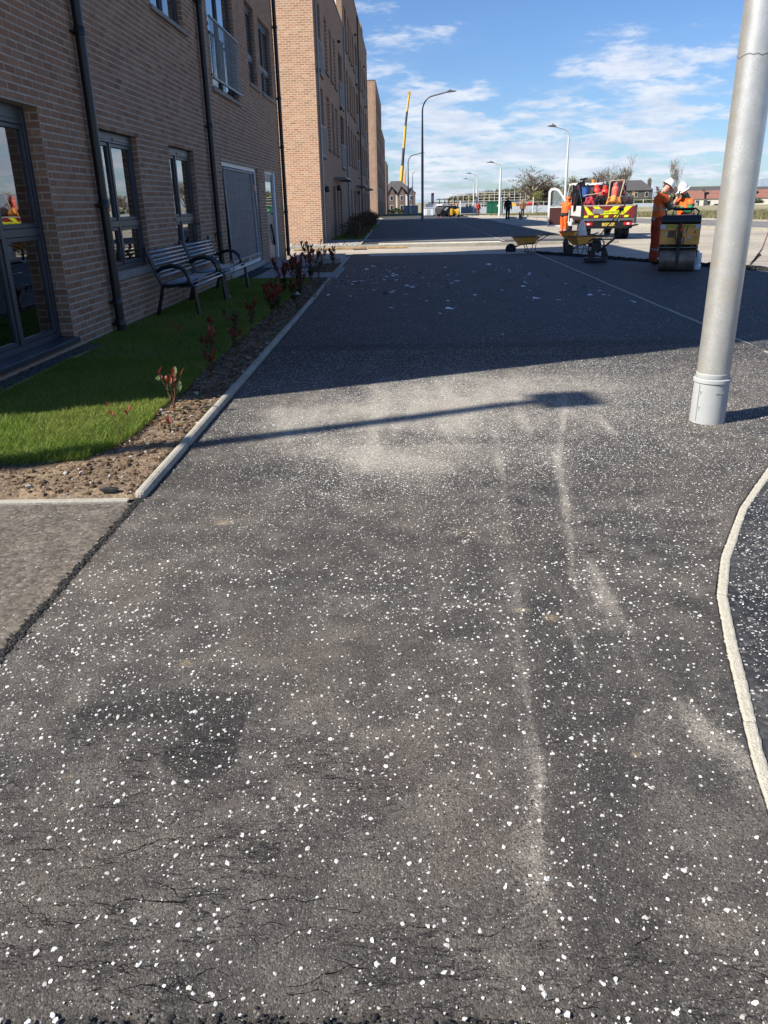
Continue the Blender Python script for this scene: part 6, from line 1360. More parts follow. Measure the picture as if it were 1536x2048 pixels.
# timber and scrap in the side road, grating
for (x, y, L, rz_, lab, hh, dd) in ((-2.2, 30.9, 1.6, .03, 'long rough plank lying along the kerb of the side road', .07, .16), (-.6, 30.95, 1.5, -.02, 'pale plank lying against the kerb, right of the dark gully grate', .06, .14), (-3.6, 30.6, 1.0, .08, 'dark short board lying in the side road by the gable end', .05, .2)):
    o = MB().box(0, 0, hh / 2, L, dd, hh).build('timber_plank', M_WOOD, loc=(x, y, -.09), bevel=.006); o.rotation_euler = (0, 0, rz_); tag(o, lab, 'plank', 'planks lying in the side road')
g = thing('gully_grate', 'dark iron gully grate by the kerb of the side road', 'drain grate', (-1.6, 30.55, -.098)); MB().bx(-.25, .25, -.22, .22, 0, .006).build('tray', M_BLACKP, g)
for i in range(9): MB().bx(-.24 + i * .056, -.215 + i * .056, -.2, .2, .008, .02).build('bar', M_DKSTEEL, g)

# ---------------------------------------------------------------- tipper truck, tail towards us
tk = thing('dropside_truck', 'white dropside works truck with a loaded bed, chevron tailgate and its near door open', 'truck', (8.42, 34.4, -.10), R(-3)); TW = 2.16
hw = TW / 2
MB().bx(-hw, hw, .03, 3.5, .80, .90).build('bed_floor', M_DKSTEEL, tk)
MB().bx(-.42, -.30, .1, 5.6, .58, .80).bx(.30, .42, .1, 5.6, .58, .80).bx(-.3, .3, .15, .3, .6, .78).build('chassis', M_BLACKP, tk)
for s in (-1, 1): 
    for k in range(4):
        MB().bx(s * hw - .02, s * hw + .02, .06, 3.45, .905 + k * .105, 1.005 + k * .105).build('side_board', M_WHITEV, tk, bevel=.012)
    MB().bx(s * hw - .045, s * hw + .045, -.03, .06, .62, 1.34).build('corner_post', M_DKSTEEL, tk, bevel=.008)
tg = MB().bx(-hw + .05, hw - .05, -.02, .03, .86, 1.30)  .build('tailgate', M_MAROON, tk, bevel=.006)
MB().bx(-hw + .05, hw - .05, -.03, .04, 1.305, 1.345).build('top_rail', mat('rail_pale', (.45, .43, .41), .5), tg)
# chevrons: alternate slanting panels, red and yellow, mirrored about the centre
zb, zt = .97, 1.295; n = 4; xs = np.linspace(-hw + .07, hw - .07, 2 * n + 1)
for i in range(2 * n):
    s_ = -.17 if i < n else .17; a, b = xs[i], xs[i + 1]
    cl_ = lambda v: max(-hw + .06, min(hw - .06, v))
    m = M_CHEVY if i % 2 == 0 else M_MAROON
    MB().prism([(cl_(a - s_), zb), (cl_(b - s_), zb), (cl_(b + s_), zt), (cl_(a + s_), zt)], -.028, -.022, axis='y').build('chevron_stripe', m, tg)
for i in range(10):
    a = -hw + .07 + i * (TW - .14) / 10; b = a + (TW - .14) / 10
    MB().prism([(a, .87), (b - .03, .87), (b, .955), (a + .03, .955)], -.026, -.022, axis='y').build('chevron_stripe', M_CHEVY if i % 2 == 0 else M_MAROON, tg)
MB().bx(-.34, .62, -.036, -.030, 1.00, 1.13).build('sign_strip', M_CHEVY, tg)
text_part('sign_lettering', 'HIGHWAY MAINTENANCE', .105, M_BLACKP, tg, (.14, -.0375, 1.065), sx=.72)
MB().bx(-.66, -.24, -.042, -.036, 1.02, 1.20).build('torn_patch', mat('patch_grey', (.22, .22, .22), .7, var=.4, vscale=14), tg)
MB().bx(-hw, hw, -.02, .06, .74, .84).build('rear_sill', M_STEELC, tk, bevel=.006)
MB().bx(-.95, .98, .0, .08, .44, .70).build('light_bar', M_BLACKP, tk)
for s in (-1, 1):
    l = MB().bx(s * .80 - .17, s * .80 + .17, -.03, .0, .56, .68).build('tail_light', mat('lamp_red', (.55, .01, .015), .25), tk, bevel=.01)
    MB().bx(s * .80 - .05, s * .80 + .05, -.035, -.03, .585, .655).build('reverse_lamp', M_HELM, l)
np_ = MB().bx(-.24, .28, -.03, -.01, .54, .66).build('number_plate', mat('plate_yellow', (.70, .50, .08), .4), tk)
text_part('plate_lettering', 'SD22 HBY', .105, M_BLACKP, np_, (.02, -.031, .60), sx=.85)
tyre = MB().lathe([(.20, -.11), (.32, -.115), (.345, -.08), (.345, .08), (.32, .115), (.20, .11)], n=24, axis='x'); rim = MB().lathe([(0, -.06), (.10, -.06), (.20, -.10), (.205, -.08), (.205, .08), (.20, .1), (0, .06)], n=16, axis='x')
tm = tyre.mesh('tyre', M_BLACK, True); rm_ = rim.mesh('rim', M_GALV, True)
for (x, y) in ((-.92, 1.05), (.92, 1.05), (-.66, 1.05), (.66, 1.05), (-.90, 4.75), (.90, 4.75)):
    w_ = thing('wheel', None, None, (x, y, .345)); w_.parent = tk; inst('tyre', tm, w_); inst('rim', rm_, w_)
for s in (-1, 1): MB().prism([(s * 0 + .55, .62), (.62, .80), (1.5, .80), (1.58, .62), (1.5, .74), (.65, .74)], s * .95 - .17, s * .95 + .17, axis='x').build('mudguard', M_BLACKP, tk)
# cab
cab = MB(); cy0, cy1 = 3.72, 5.5
side = [(cy0, .62), (cy0, 2.12), (cy0 + .12, 2.26), (4.75, 2.24), (5.02, 2.08), (5.45, 1.42), (5.95, 1.22), (6.08, .95), (6.08, .45), (5.2, .45), (4.35, .45)]
cb = MB(); cb.prism([(y, z) for y, z in side], -.98, -.95, axis='x').prism([(y, z) for y, z in side], .95, .98, axis='x')
# cab shell: back wall with window, roof, bonnet
cb2 = MB(); cb2.bx(-.97, .97, cy0, cy0 + .05, .62, 1.45).bx(-.97, -.62, cy0, cy0 + .05, 1.45, 2.10).bx(.62, .97, cy0, cy0 + .05, 1.45, 2.10).bx(-.97, .97, cy0, cy0 + .05, 2.05, 2.20)
cb2.bx(-.94, .94, cy0 + .02, 4.9, 2.19, 2.26).prism([(5.45, 1.42), (5.95, 1.22), (6.08, .95), (6.08, .45), (5.3, .45), (5.3, 1.42)], -.95, .95, axis='x')
ds = MB(); ds.prism([(cy0, .62), (cy0, 2.12), (cy0 + .12, 2.24), (cy0 + .22, 2.24), (cy0 + .22, .62)], -.98, -.94, axis='x').prism([(4.78, 2.24), (5.02, 2.08), (5.45, 1.42), (5.4, 1.30), (5.35, 1.35), (4.95, 2.0), (4.72, 2.15)], -.98, -.94, axis='x').prism([(y, z) for y, z in side], .94, .98, axis='x').prism([(cy0, .62), (cy0, .45), (6.05, .45), (6.05, .62)], -.98, -.90, axis='x')
cb3 = MB(); cb3.v = cb2.v + ds.v; cb3.f = cb2.f + [tuple(i + len(cb2.v) for i in f) for f in ds.f]; cb3.c = [None] * len(cb3.f); cb3.m = [0] * len(cb3.f)
cbo = cb3.build('cab', M_WHITEV, tk, bevel=.02, seg=2)
MB().quad((-.9, 5.0, 2.05), (.9, 5.0, 2.05), (.93, 5.43, 1.43), (-.93, 5.43, 1.43)).build('windscreen', M_GLASS, cbo)
MB().bx(-.6, .6, cy0 + .01, cy0 + .02, 1.46, 2.04).build('rear_window', M_GLASSD, cbo)
MB().bx(-.7, .7, 4.1, 4.6, .8, 1.05).bx(-.7, .7, 4.0, 4.12, 1.0, 1.6).build('seat', M_ROOM, cbo, bevel=.04)
# open near-side door, swung out square to the cab
dr = MB(); ol = [(-.06, .42), (-.06, 1.30), (-.06, 1.96), (.02, 2.08), (.22, 2.10), (.42, 2.02), (.70, 1.62), (.92, 1.30), (.92, .60), (.80, .42)]
win = [(.03, 1.30), (.03, 1.92), (.10, 1.99), (.24, 1.99), (.36, 1.93), (.60, 1.60), (.80, 1.30)]
dd = MB(); dd.prism([(a, b) for a, b in [(-.06, .42), (-.06, 1.28), (.92, 1.28), (.92, .60), (.80, .42)]], -.03, .04, axis='y')
for a, b, c, d in ((( -.06, 1.28), (-.06, 1.96), (.03, 1.92), (.03, 1.28)), ((-.06, 1.96), (.02, 2.08), (.10, 1.99), (.03, 1.92)), ((.02, 2.08), (.22, 2.10), (.24, 1.99), (.10, 1.99)), ((.22, 2.10), (.42, 2.02), (.36, 1.93), (.24, 1.99)), ((.42, 2.02), (.70, 1.62), (.60, 1.60), (.36, 1.93)), ((.70, 1.62), (.92, 1.28), (.80, 1.28), (.60, 1.60))):
    dd.prism([a, b, c, d], -.03, .04, axis='y')
do = dd.build('door', M_WHITEV, tk); do.location = (-1.86, 4.62, 0); do.rotation_euler = (0, 0, R(-6))
MB().prism([(.02, .50), (.02, 1.24), (.86, 1.24), (.86, .64), (.72, .50)], -.045, -.031, axis='y').build('door_trim', mat('trim_dark_red', (.07, .02, .018), .7), do)
MB().prism(win, .0, .008, axis='y').build('door_window', M_GLASS, do)
MB().bx(-.02, .12, .10, .20, 1.50, 1.82).build('door_mirror', M_BLACKP, do, bevel=.02); MB().bx(.0, .10, .09, .10, 1.52, 1.80).build('mirror_glass', M_GALV, do)
# headboard: frame and mesh behind the cab
hb = MB(); hb.bx(-.96, .96, 3.545, 3.56, 1.5, 2.12); hb.bx(-1.02, -.96, 3.50, 3.56, .9, 2.20).bx(.96, 1.02, 3.50, 3.56, .9, 2.25).bx(-.96, .96, 3.50, 3.56, 2.10, 2.16).bx(-.96, .96, 3.50, 3.54, .9, 1.5); hbo = hb.build('headboard', M_BLACKP, tk)
for i in range(9): MB().bx(-.88 + i * .22 - .008, -.88 + i * .22 + .008, 3.51, 3.53, 1.5, 2.10).build('headboard_bar', M_BLACKP, hbo)
MB().lathe([(.0, 0), (.10, .0), (.10, .08), (.06, .13), (0, .14)], (.0, 4.2, 2.26), 12).build('beacon', mat('beacon_amber', (.6, .2, .02), .3), cbo)
# load
TX, TY, TZ = 8.42, 34.4, -.10
def gas(label, x, y, z, s=1.0, m=None):
    t = thing('gas_cylinder', label, 'gas cylinder', (TX + x, TY + y, TZ + z), 0, 'red gas cylinders on the truck'); t.scale = (s, s, s)
    b = MB().lathe([(.0, 0), (.13, 0), (.15, .03), (.16, .08), (.16, .36), (.145, .43), (.09, .49), (.035, .51), (.035, .56), (0, .56)], n=20).build('body', m or M_RED, t, autosm=True)
    MB().lathe([(.095, .46), (.105, .47), (.105, .60), (.095, .61)], n=16, caps=False).build('guard_ring', m or M_RED, t, autosm=True)
    MB().lathe([(.02, .52), (.03, .56), (.03, .62), (0, .63)], n=8).build('valve', M_GALV, t)
gas('red gas cylinder next to the blue bucket on the truck load', -.32, 1.0, 1.50, 1.05); gas('middle red gas cylinder, partly hidden, on the truck load', .10, 1.35, 1.48); gas('squat paler red gas cylinder under the wooden frame on the truck load', .42, .9, 1.60, .95, mat('faded_red', (.75, .13, .10), .5, var=.1))
t = thing('tar_boiler', 'dark tar boiler with a pale flat lid standing behind the red cylinders', 'tar boiler', (TX - .18, TY + 1.8, TZ + .9)); MB().lathe([(.0, 0), (.26, 0), (.27, 1.05), (.20, 1.12), (.20, 1.24)], n=20).build('body', M_DKSTEEL, t, autosm=True); MB().lathe([(.0, 1.24), (.28, 1.24), (.25, 1.29), (0, 1.31)], n=20).build('lid', M_WHITEP, t, autosm=True)
b = thing('bucket', 'blue plastic bucket hanging upright on the left of the truck load', 'bucket', (TX - .82, TY + .8, TZ + 1.66)); MB().lathe([(.12, 0), (.175, .36), (.19, .37), (.19, .39), (.165, .38), (.11, .02), (0, .02)], n=20, caps=False).build('tub', M_BLUE, b, autosm=True)
MB().tube([(-.18, 0, .37), (-.19, -.02, .50), (0, -.03, .58), (.19, -.02, .5), (.18, 0, .37)], .006, 5).build('handle', M_DKSTEEL, b)
b = thing('tamper', 'black long handled tamper sticking up out of the blue bucket', 'hand tamper', (TX - .84, TY + .82, TZ + 1.75)); MB().tube([(0, 0, 0), (-.10, 0, .55)], .05, 8).build('shaft', M_BLACKP, b); MB().box(-.13, 0, .60, .26, .16, .07, ry=-.2).build('head', M_BLACKP, b, bevel=.02)
MB().box(0, 0, 0, .05, .16, .12).build('guard', M_BLACKP, b).location = (-.1, 0, .40)
def cloth(name, label, cat, x, y, z, w_, h_, m, seed, d=.12, group=None):
    nx, nz = 14, 14; rr = random.Random(seed); V = []
    for j in range(nz):
        for i in range(nx):
            u = i / (nx - 1) - .5; v = j / (nz - 1); V.append((u * w_ * (1 - .25 * v + .10 * float(vnoise(v * 4, seed))), -d * math.sin(v * 1.9) - .13 * float(fbm(u * 3.2 + seed, v * 2.2, 3, seed)), v * h_ * (1 - .25 * abs(u)) + .10 * float(vnoise(u * 5 + 3, seed * 1.7))))
    F = [(j * nx + i, j * nx + i + 1, (j + 1) * nx + i + 1, (j + 1) * nx + i) for j in range(nz - 1) for i in range(nx - 1)]
    mb = MB(); mb._add(V, F); o = mb.build(name, m, smooth=True); o.location = (x, y, z); s_ = o.modifiers.new('s', 'SOLIDIFY'); s_.thickness = .02; return tag(o, label, cat, group)
cloth('jacket', 'orange jacket draped over the tools in the middle of the truck load', 'jacket', TX + .22, TY + .34, TZ + 1.22, .62, .44, mat('orange_cloth', (.80, .30, .07), .8, var=.25, vscale=6), 3)
cloth('jacket', 'pinkish red jacket bundled at the left of the truck load', 'jacket', TX - .76, TY + .42, TZ + 1.15, .42, .50, mat('pink_cloth', (.62, .06, .09), .8, var=.3, vscale=7), 8)
cloth('tarpaulin', 'black tarpaulin folded over the load left of the orange jacket', 'tarpaulin', TX - .28, TY + .40, TZ + 1.22, .62, .44, mat('tarp_black', (.018, .018, .02), .5), 5)
cloth('tarpaulin', 'dull purple-brown sheet hanging right of the orange jacket', 'tarpaulin', TX + .72, TY + .36, TZ + 1.22, .62, .46, mat('tarp_brown', (.075, .055, .06), .6, var=.2), 6)
o = MB().box(0, 0, .22, .36, .5, .5).build('crate', mat('crate_black', (.015, .015, .017), .5), loc=(TX + .98 - .14, TY + .7, TZ + 1.18), bevel=.02); tag(o, 'black plastic crate at the right end of the truck load', 'crate')
o = MB().box(0, 0, 0, 1.5, 1.2, .58).build('aggregate_box', M_DKSTEEL, loc=(TX + .0, TY + 1.4, TZ + 1.2), bevel=.02); tag(o, 'dark steel box in the truck bed carrying the gas cylinders', 'load box')
t = thing('sack_truck_frame', 'pale wooden barrow frame standing on the truck load round the squat cylinder', 'frame', (TX + .33, TY + .55, TZ + 1.60))
for a, b in (((-.26, 0, .0), (-.24, 0, .66)), ((.20, 0, .0), (.34, 0, .68)), ((-.26, 0, .0), (.20, 0, .0)), ((-.24, 0, .66), (.34, 0, .68))): MB().tube([a, b], .022, 6).build('rail', mat('pale_wood', (.55, .42, .28), .8), t)
t = thing('broom', 'wooden broom lying across the left of the truck load, above the pink jacket', 'broom', (TX - 1.0, TY + .3, TZ + 1.72)); MB().tube([(0, 0, 0), (.68, 0, .08)], .018, 6).build('shaft', MATS['pale_wood'], t); MB().tube([(.66, 0, .12), (.62, 0, -.45)], .016, 6).build('post', MATS['pale_wood'], t)
rr = random.Random(5)
t = thing('tool_bundle', 'tangle of dark rake and shovel handles crossing over the truck load', 'tools', (TX, TY + .28, TZ))
for i, (a, b) in enumerate((((-.75, -.1, 1.15), (-.2, .1, 1.75)), ((-.2, -.1, 1.75), (-.75, .1, 1.10)), ((.0, -.1, 1.16), (.62, 0, 1.62)), ((.55, -.12, 1.12), (-.0, 0, 1.64)), ((-.05, -.12, 1.0), (.35, -.02, 1.5)), ((.2, -.1, 1.30), (1.0, -.1, 1.0)), ((.85, 0, 1.2), (.80, 1.2, 2.35)), ((.98, 0, 1.4), (.72, .8, 2.05)), ((-.95, .3, 1.2), (-.92, 1.5, 2.15)), ((.7, .2, 1.4), (.95, 1.6, 2.1)))):
    MB().tube([a, b], .017, 6).build('shaft', M_DKSTEEL if i % 3 else M_MAROON, t)
o = lump('hose_coil', 'dark coiled hoses heaped against the headboard at the right of the truck load', 'hose', TX + .80, TY + 1.6, TZ + 1.75, (.22, .4, .42), M_BLACKP, 6)
o = lump('tool_bag', 'dark bag and tools heaped behind the blue bucket on the truck', 'bag', TX - .9, TY + 1.9, TZ + 1.45, (.18, .5, .55), M_BLACKP, 9)

lump('tool_heap', 'dark heap of boards and tools behind the bucket, at the left of the truck headboard', 'tools', TX - .55, TY + 3.0, TZ + 1.75, (.40, .3, .52), M_BLACKP, 12)
lump('tool_heap', 'dark heap of bags behind the middle red cylinder on the truck', 'bags', TX + .15, TY + 3.0, TZ + 1.72, (.45, .3, .50), mat('heap_brown', (.03, .024, .02), .8), 13)
lump('tool_heap', 'dark mass of hoses and frames at the right of the truck headboard', 'tools', TX + .72, TY + 2.9, TZ + 1.80, (.34, .3, .56), M_BLACKP, 14)
rr = random.Random(8); t = thing('tool_rack', 'upright dark tool shafts standing against the truck headboard', 'tools', (TX, TY + 2.6, TZ))
for i in range(9): a = rr.uniform(-.85, .95); MB().tube([(a, 0, 1.3), (a + rr.uniform(-.12, .12), .2, rr.uniform(2.15, 2.5))], rr.uniform(.015, .03), 6).build('shaft', rr.choice([M_BLACKP, M_DKSTEEL, MATS['pale_wood'], M_MAROON]), t)

# ---------------------------------------------------------------- trees
M_TWIG = mat('twig', (.15, .125, .10), .95, var=.2, vscale=1)
def bare_tree(label, x, y, z, h, spread, seed, depth=5, kids_=4, m=None, trunk_r=None, cat='tree', leaf=None, upright=0.35, shape='dome', name='bare_tree', group=None, tw=.012, lean=(0, 0), first=.28, W=None):
    rr = random.Random(seed); t = thing(name, label, cat, (x, y, z), 0, group); TR = MB(); CR = MB(); LF = MB(); tr = trunk_r or h * .035
    tips = []
    def branch(p, d, L, r, k):
        mb = TR if k >= depth - 0 else CR; n = 3; P = [p]; q = p; dd = d
        for i in range(n):
            dd = (dd + Vector((rr.uniform(-1, 1), rr.uniform(-1, 1), rr.uniform(-.5, .9))) * .22).normalized(); q = q + dd * (L / n); P.append(q)
        r1 = max(tw, r * .62); mb.tube(P, [r, r * .87, r * .75, r1], 5 if k >= depth - 1 else 3, caps=False)
        if k == 0:
            tips.append(q); return
        c = kids_ if k < depth else kids_ + 2
        for i in range(c):
            f = rr.uniform(.35, 1) if i else 1.0; s = P[int(f * n) if f < 1 else n] if f >= 1 else P[int(f * n)].lerp(P[int(f * n) + 1], (f * n) % 1)
            out = Vector((rr.uniform(-1, 1), rr.uniform(-1, 1), 0)); out = out.normalized() if out.length > 0 else Vector((1, 0, 0))
            nd = (dd * (.55 if k < depth else .35) + out * spread * rr.uniform(.6, 1.1) + Vector((0, 0, upright))).normalized()
            if shape == 'dome' and s.z > h * .8: nd.z *= .3; nd.normalize()
            branch(s, nd, L * rr.uniform(.55, .82), r1 * rr.uniform(.6, .9), k - 1)
    L0 = h * first; branch(Vector((0, 0, -.3)), Vector((lean[0], lean[1], 1)).normalized(), L0, tr, depth)
    allv = np.array(TR.v + CR.v); top = np.percentile(allv[:, 2], 99.7); sz = h / top; half = np.percentile(np.abs(allv[:, 0] - allv[:, 0].mean()), 98); sx = (W / 2 / half) if W else sz; mx = allv[:, 0].mean() * 0
    for q_ in (TR, CR): q_.v = [(a * sx, b * sx, c * sz) for a, b, c in q_.v]
    tips = [Vector((p.x * sx, p.y * sx, p.z * sz)) for p in tips]
    TR.build('trunk', m or M_TWIG, t); CR.build('crown', m or M_TWIG, t)
    if leaf:
        for p in tips:
            for i in range(leaf[0]):
                q = p + Vector((rr.gauss(0, 1), rr.gauss(0, 1), rr.gauss(0, 1))) * leaf[1]; c = rr.choice(leaf[3]); s = leaf[2] * rr.uniform(.6, 1.3)
                a = Vector((rr.uniform(-1, 1), rr.uniform(-1, 1), rr.uniform(-1, 1))).normalized() * s; b = a.orthogonal().normalized() * s * .7; LF.cur = c; LF.quad(q - a, q - b, q + a, q + b)
        LF.build('foliage', M_LEAF, t)
    return t
YG = [(.26, .28, .06), (.20, .24, .05), (.30, .27, .09)]; DG = [(.06, .09, .03), (.09, .12, .04), (.04, .06, .02)]
bare_tree('broad windswept bare tree on the skyline left of the truck', 28.4, 180, -1.0, 8.6, .95, 3, 6, 3, upright=.22, first=.24, trunk_r=.42, tw=.028, lean=(.0, 0), W=9.4)
bare_tree('second trunk of dark bare tree merging into the broad windswept one', 31.6, 184, -1.0, 6.9, .95, 8, 6, 3, upright=.2, first=.24, trunk_r=.32, tw=.026, lean=(.2, 0), W=7.0)
bare_tree('upright yellow-green budding tree behind the pale lamp column', 37.5, 190, -1.1, 7.0, .38, 5, 4, 4, leaf=(4, .35, .11, YG), upright=.8, first=.24, tw=.03, W=3.2)
bare_tree('low yellow-green budding tree at the left foot of the windswept tree', 27.0, 172, -1.0, 3.9, .45, 9, 4, 3, leaf=(5, .3, .12, YG), upright=.6, tw=.015)
bare_tree('low yellow-green budding tree at the right foot of the windswept tree', 31.3, 172, -1.0, 4.2, .45, 10, 4, 3, leaf=(5, .3, .12, YG), upright=.6, tw=.015)
bare_tree('greyish bare tree behind the blue bucket of the truck', 44.0, 200, -1.2, 8.6, .8, 12, 6, 3, upright=.3, first=.26, tw=.03, W=7)
bare_tree('tall open bare tree behind the red cylinders of the truck', 54.0, 220, -1.3, 12.6, .62, 14, 6, 3, upright=.42, first=.28, tw=.03, W=9)
bare_tree('thin bare tree above the small conifer', 62.5, 240, -1.4, 10.5, .4, 16, 4, 3, upright=.6, first=.4, tw=.04, W=3)
bare_tree('slender staked sapling in front of the stone house', 30.5, 94, gz(94), 5.7, .35, 18, 4, 4, upright=.9, first=.42, tw=.014, W=1.5, trunk_r=.07, cat='sapling', name='sapling', group='saplings on the verge')
bare_tree('slender sapling rising above the workman right of the pair', 37.6, 92, gz(92), 4.9, .35, 21, 4, 4, upright=.9, first=.42, W=1.3, tw=.014, trunk_r=.06, cat='sapling', name='sapling', group='saplings on the verge')
bare_tree('leafing sapling at the right frame edge beyond the near lamp column', 44.0, 88, gz(88), 6.0, .45, 23, 4, 4, leaf=(2, .15, .07, YG), upright=.6, first=.42, tw=.008, trunk_r=.06, cat='sapling', name='sapling', group='saplings on the verge')
bare_tree('bushy bare tree to the right of the stone house roof', 90.5, 285, -1.8, 7.2, .7, 25, 5, 3, upright=.35, first=.24, tw=.06, W=8)
# conifer
t = thing('conifer', 'small dark green conifer behind the right end of the truck', 'conifer tree', (60.3, 235, -1.4)); MB().tube([(0, 0, -.3), (0, 0, 7.4)], [.2, .03], 6).build('trunk', M_TWIG, t); lf = MB(); rr = random.Random(2)
for i in range(2600):
    f = rr.random() ** .8; a = rr.uniform(0, 6.28); r_ = (1 - f) * 1.9 * rr.uniform(.3, 1.05) * (1 + .25 * math.sin(f * 38)); p = Vector((r_ * math.cos(a), r_ * math.sin(a), 1.0 + 6.6 * f)); d = Vector((math.cos(a), math.sin(a), -.25)) * .24; s = Vector((-math.sin(a), math.cos(a), .2)) * .09
    lf.cur = rr.choice([(.05, .075, .025), (.08, .10, .035), (.03, .05, .02), (.13, .13, .05)]); lf.quad(p - d - s, p + d, p - d + s)
lf.build('foliage', M_LEAF, t)
# wooded hill: reads as one mass
lf = MB(); rr = random.Random(12)
def hill_h(u): return 3.2 + 9.5 * (max(0, min(1, u / .75))) ** .9 if u < .75 else 12.7 - 5.0 * (u - .75) / .25
for i in range(2600):
    u = rr.random(); x = 22 + u * 56; y = 395 + rr.uniform(-16, 18); top = (.6 + hill_h(u) * .50) + rr.gauss(0, .4); w_ = rr.uniform(.5, 1.3); b = -2
    c = rr.choice([(.21, .19, .07), (.25, .22, .09), (.14, .14, .05), (.17, .12, .06), (.28, .26, .08), (.10, .09, .05)])
    lf.cur = c; z = b
    for k in range(5):
        q = Vector((x + rr.gauss(0, w_ * .4), y + rr.gauss(0, w_ * .4), b + (top - b) * rr.uniform(.35, 1.0))); a = Vector((rr.uniform(-1, 1), rr.uniform(-1, 1), rr.uniform(.2, 1.3))).normalized() * w_ * .9; s = a.orthogonal().normalized() * w_ * .5; lf.quad(q - a, q - s, q + a, q + s)
    if rr.random() < .35: lf.cur = (.09, .075, .06); lf.tube([(x, y, top - 3), (x + rr.uniform(-.2, .2), y, top + rr.uniform(.5, 1.6))], .06, 3, caps=False)
o = lf.build('woodland', M_LEAF); tag(o, 'yellowish spring woodland rising behind the scaffolding', 'woodland', kind='stuff')
mb = MB(); P = []
n = 40
for i in range(n + 1): u = i / n; P.append((22 + u * 58, 390, -2)); P.append((22 + u * 58, 412, -1.8 + hill_h(u) * .5))
F = [(2 * i, 2 * i + 2, 2 * i + 3, 2 * i + 1) for i in range(n)]; mb._add(P, F); struct(mb.build('hill', mat('hill_brown', (.15, .14, .06), .95, var=.3, vscale=.3)))
mb = MB(); n = 60; V = []
for i in range(n + 1):
    u = i / n; x = 300 + 2600 * u; V += [(x, 3200, -10), (x, 3300, 5 + 75 * math.exp(-((x - 1480) / 260) ** 2) + 40 * math.exp(-((x - 1900) / 300) ** 2) + 22 * math.sin(u * 9))]
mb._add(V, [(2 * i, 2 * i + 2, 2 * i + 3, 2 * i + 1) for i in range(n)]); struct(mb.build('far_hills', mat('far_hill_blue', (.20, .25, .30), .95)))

# ---------------------------------------------------------------- far buildings
M_SLATE = mat('slate_roof', (.075, .070, .068), .8, var=.2, vscale=2); M_PANT = mat('red_pantiles', (.25, .115, .085), .85, var=.25, vscale=1.2, fine=.2); M_STONE = mat('dark_stone', (.10, .09, .08), .9, var=.3, vscale=1.5); M_HARL = mat('cream_harling', (.62, .57, .47), .9, var=.1, vscale=1)
M_BROWNB = mat('brown_facing', (.17, .12, .10), .9, var=.15, vscale=1)
def win_part(parent, x, y, z, w_, h_, mf=M_WHITEP):
    f = MB().bx(x - w_ / 2, x + w_ / 2, y - .05, y, z, z + h_).build('window', mf, parent); MB().bx(x - w_ / 2 + .1, x + w_ / 2 - .1, y - .07, y - .052, z + .1, z + h_ - .1).build('pane', M_GLASSD, f)
h_ = thing('town_house', 'grey slate roofed terrace with three steep gables beyond the brick blocks', 'house', (.0, 245, gz(245) - .1))
MB().bx(-6.0, 3.6, 0, 8, 0, 5.6).build('wall', M_BROWNB, h_)
MB()._add([(-6.3, -.3, 5.5), (3.9, -.3, 5.5), (3.9, 8.3, 5.5), (-6.3, 8.3, 5.5), (-3.5, 4, 8.9), (-.6, 4, 8.9)], [(0, 1, 5, 4), (1, 2, 5), (2, 3, 4, 5), (3, 0, 4)]).build('roof', M_SLATE, h_)
for gx in (-3.3, -.4, 2.4):
    MB().prism([(gx - 1.15, 0), (gx + 1.15, 0), (gx + 1.15, 5.2), (gx, 7.2), (gx - 1.15, 5.2)], -.6, 2.5, axis='y').build('gable', M_BROWNB if gx != 2.4 else M_BROWNB, h_)
    MB()._add([(gx - 1.35, -.8, 5.0), (gx, -.8, 7.45), (gx + 1.35, -.8, 5.0), (gx - 1.35, 3, 5.0), (gx, 3, 7.45), (gx + 1.35, 3, 5.0)], [(0, 1, 4, 3), (1, 2, 5, 4)]).build('gable_roof', M_SLATE, h_)
    win_part(h_, gx, -.6, 3.6, .9, 1.3); win_part(h_, gx, -.6, 1.0, .9, 1.3)
MB().bx(.75, 1.25, -.62, 0, 0, 5.2).build('render_panel', M_WHITEP, h_); MB().bx(-2.1, -1.6, -.62, 0, 0, 5.2).build('render_panel', M_HARL, h_)
s = thing('stone_house', 'dark stone two-storey house with a hipped slate roof behind the truck', 'house', (82.5, 300, -1.9), R(-6))
MB().bx(-5.6, 5.6, 0, 9, 0, 5.9).build('wall', M_STONE, s); MB()._add([(-6, -.4, 5.8), (6, -.4, 5.8), (6, 9.4, 5.8), (-6, 9.4, 5.8), (-2.5, 4.5, 9.2), (2.2, 4.5, 9.2)], [(0, 1, 5, 4), (1, 2, 5), (2, 3, 4, 5), (3, 0, 4)]).build('roof', M_SLATE, s)
for a in (-5.2, 5.0): c = MB().bx(a - .6, a + .6, 4, 5.2, 6, 9.4).build('chimney', M_STONE, s); MB().bx(a - .35, a - .05, 4.3, 4.7, 9.4, 9.9).build('chimney_pot', M_PANT, c); MB().bx(a + .1, a + .4, 4.3, 4.7, 9.4, 9.9).build('chimney_pot', M_PANT, c)
for x in (-3.5, 0, 3.6): win_part(s, x, 0, 3.6, 1.1, 1.6); win_part(s, x, 0, 1.0, 1.1, 1.5)
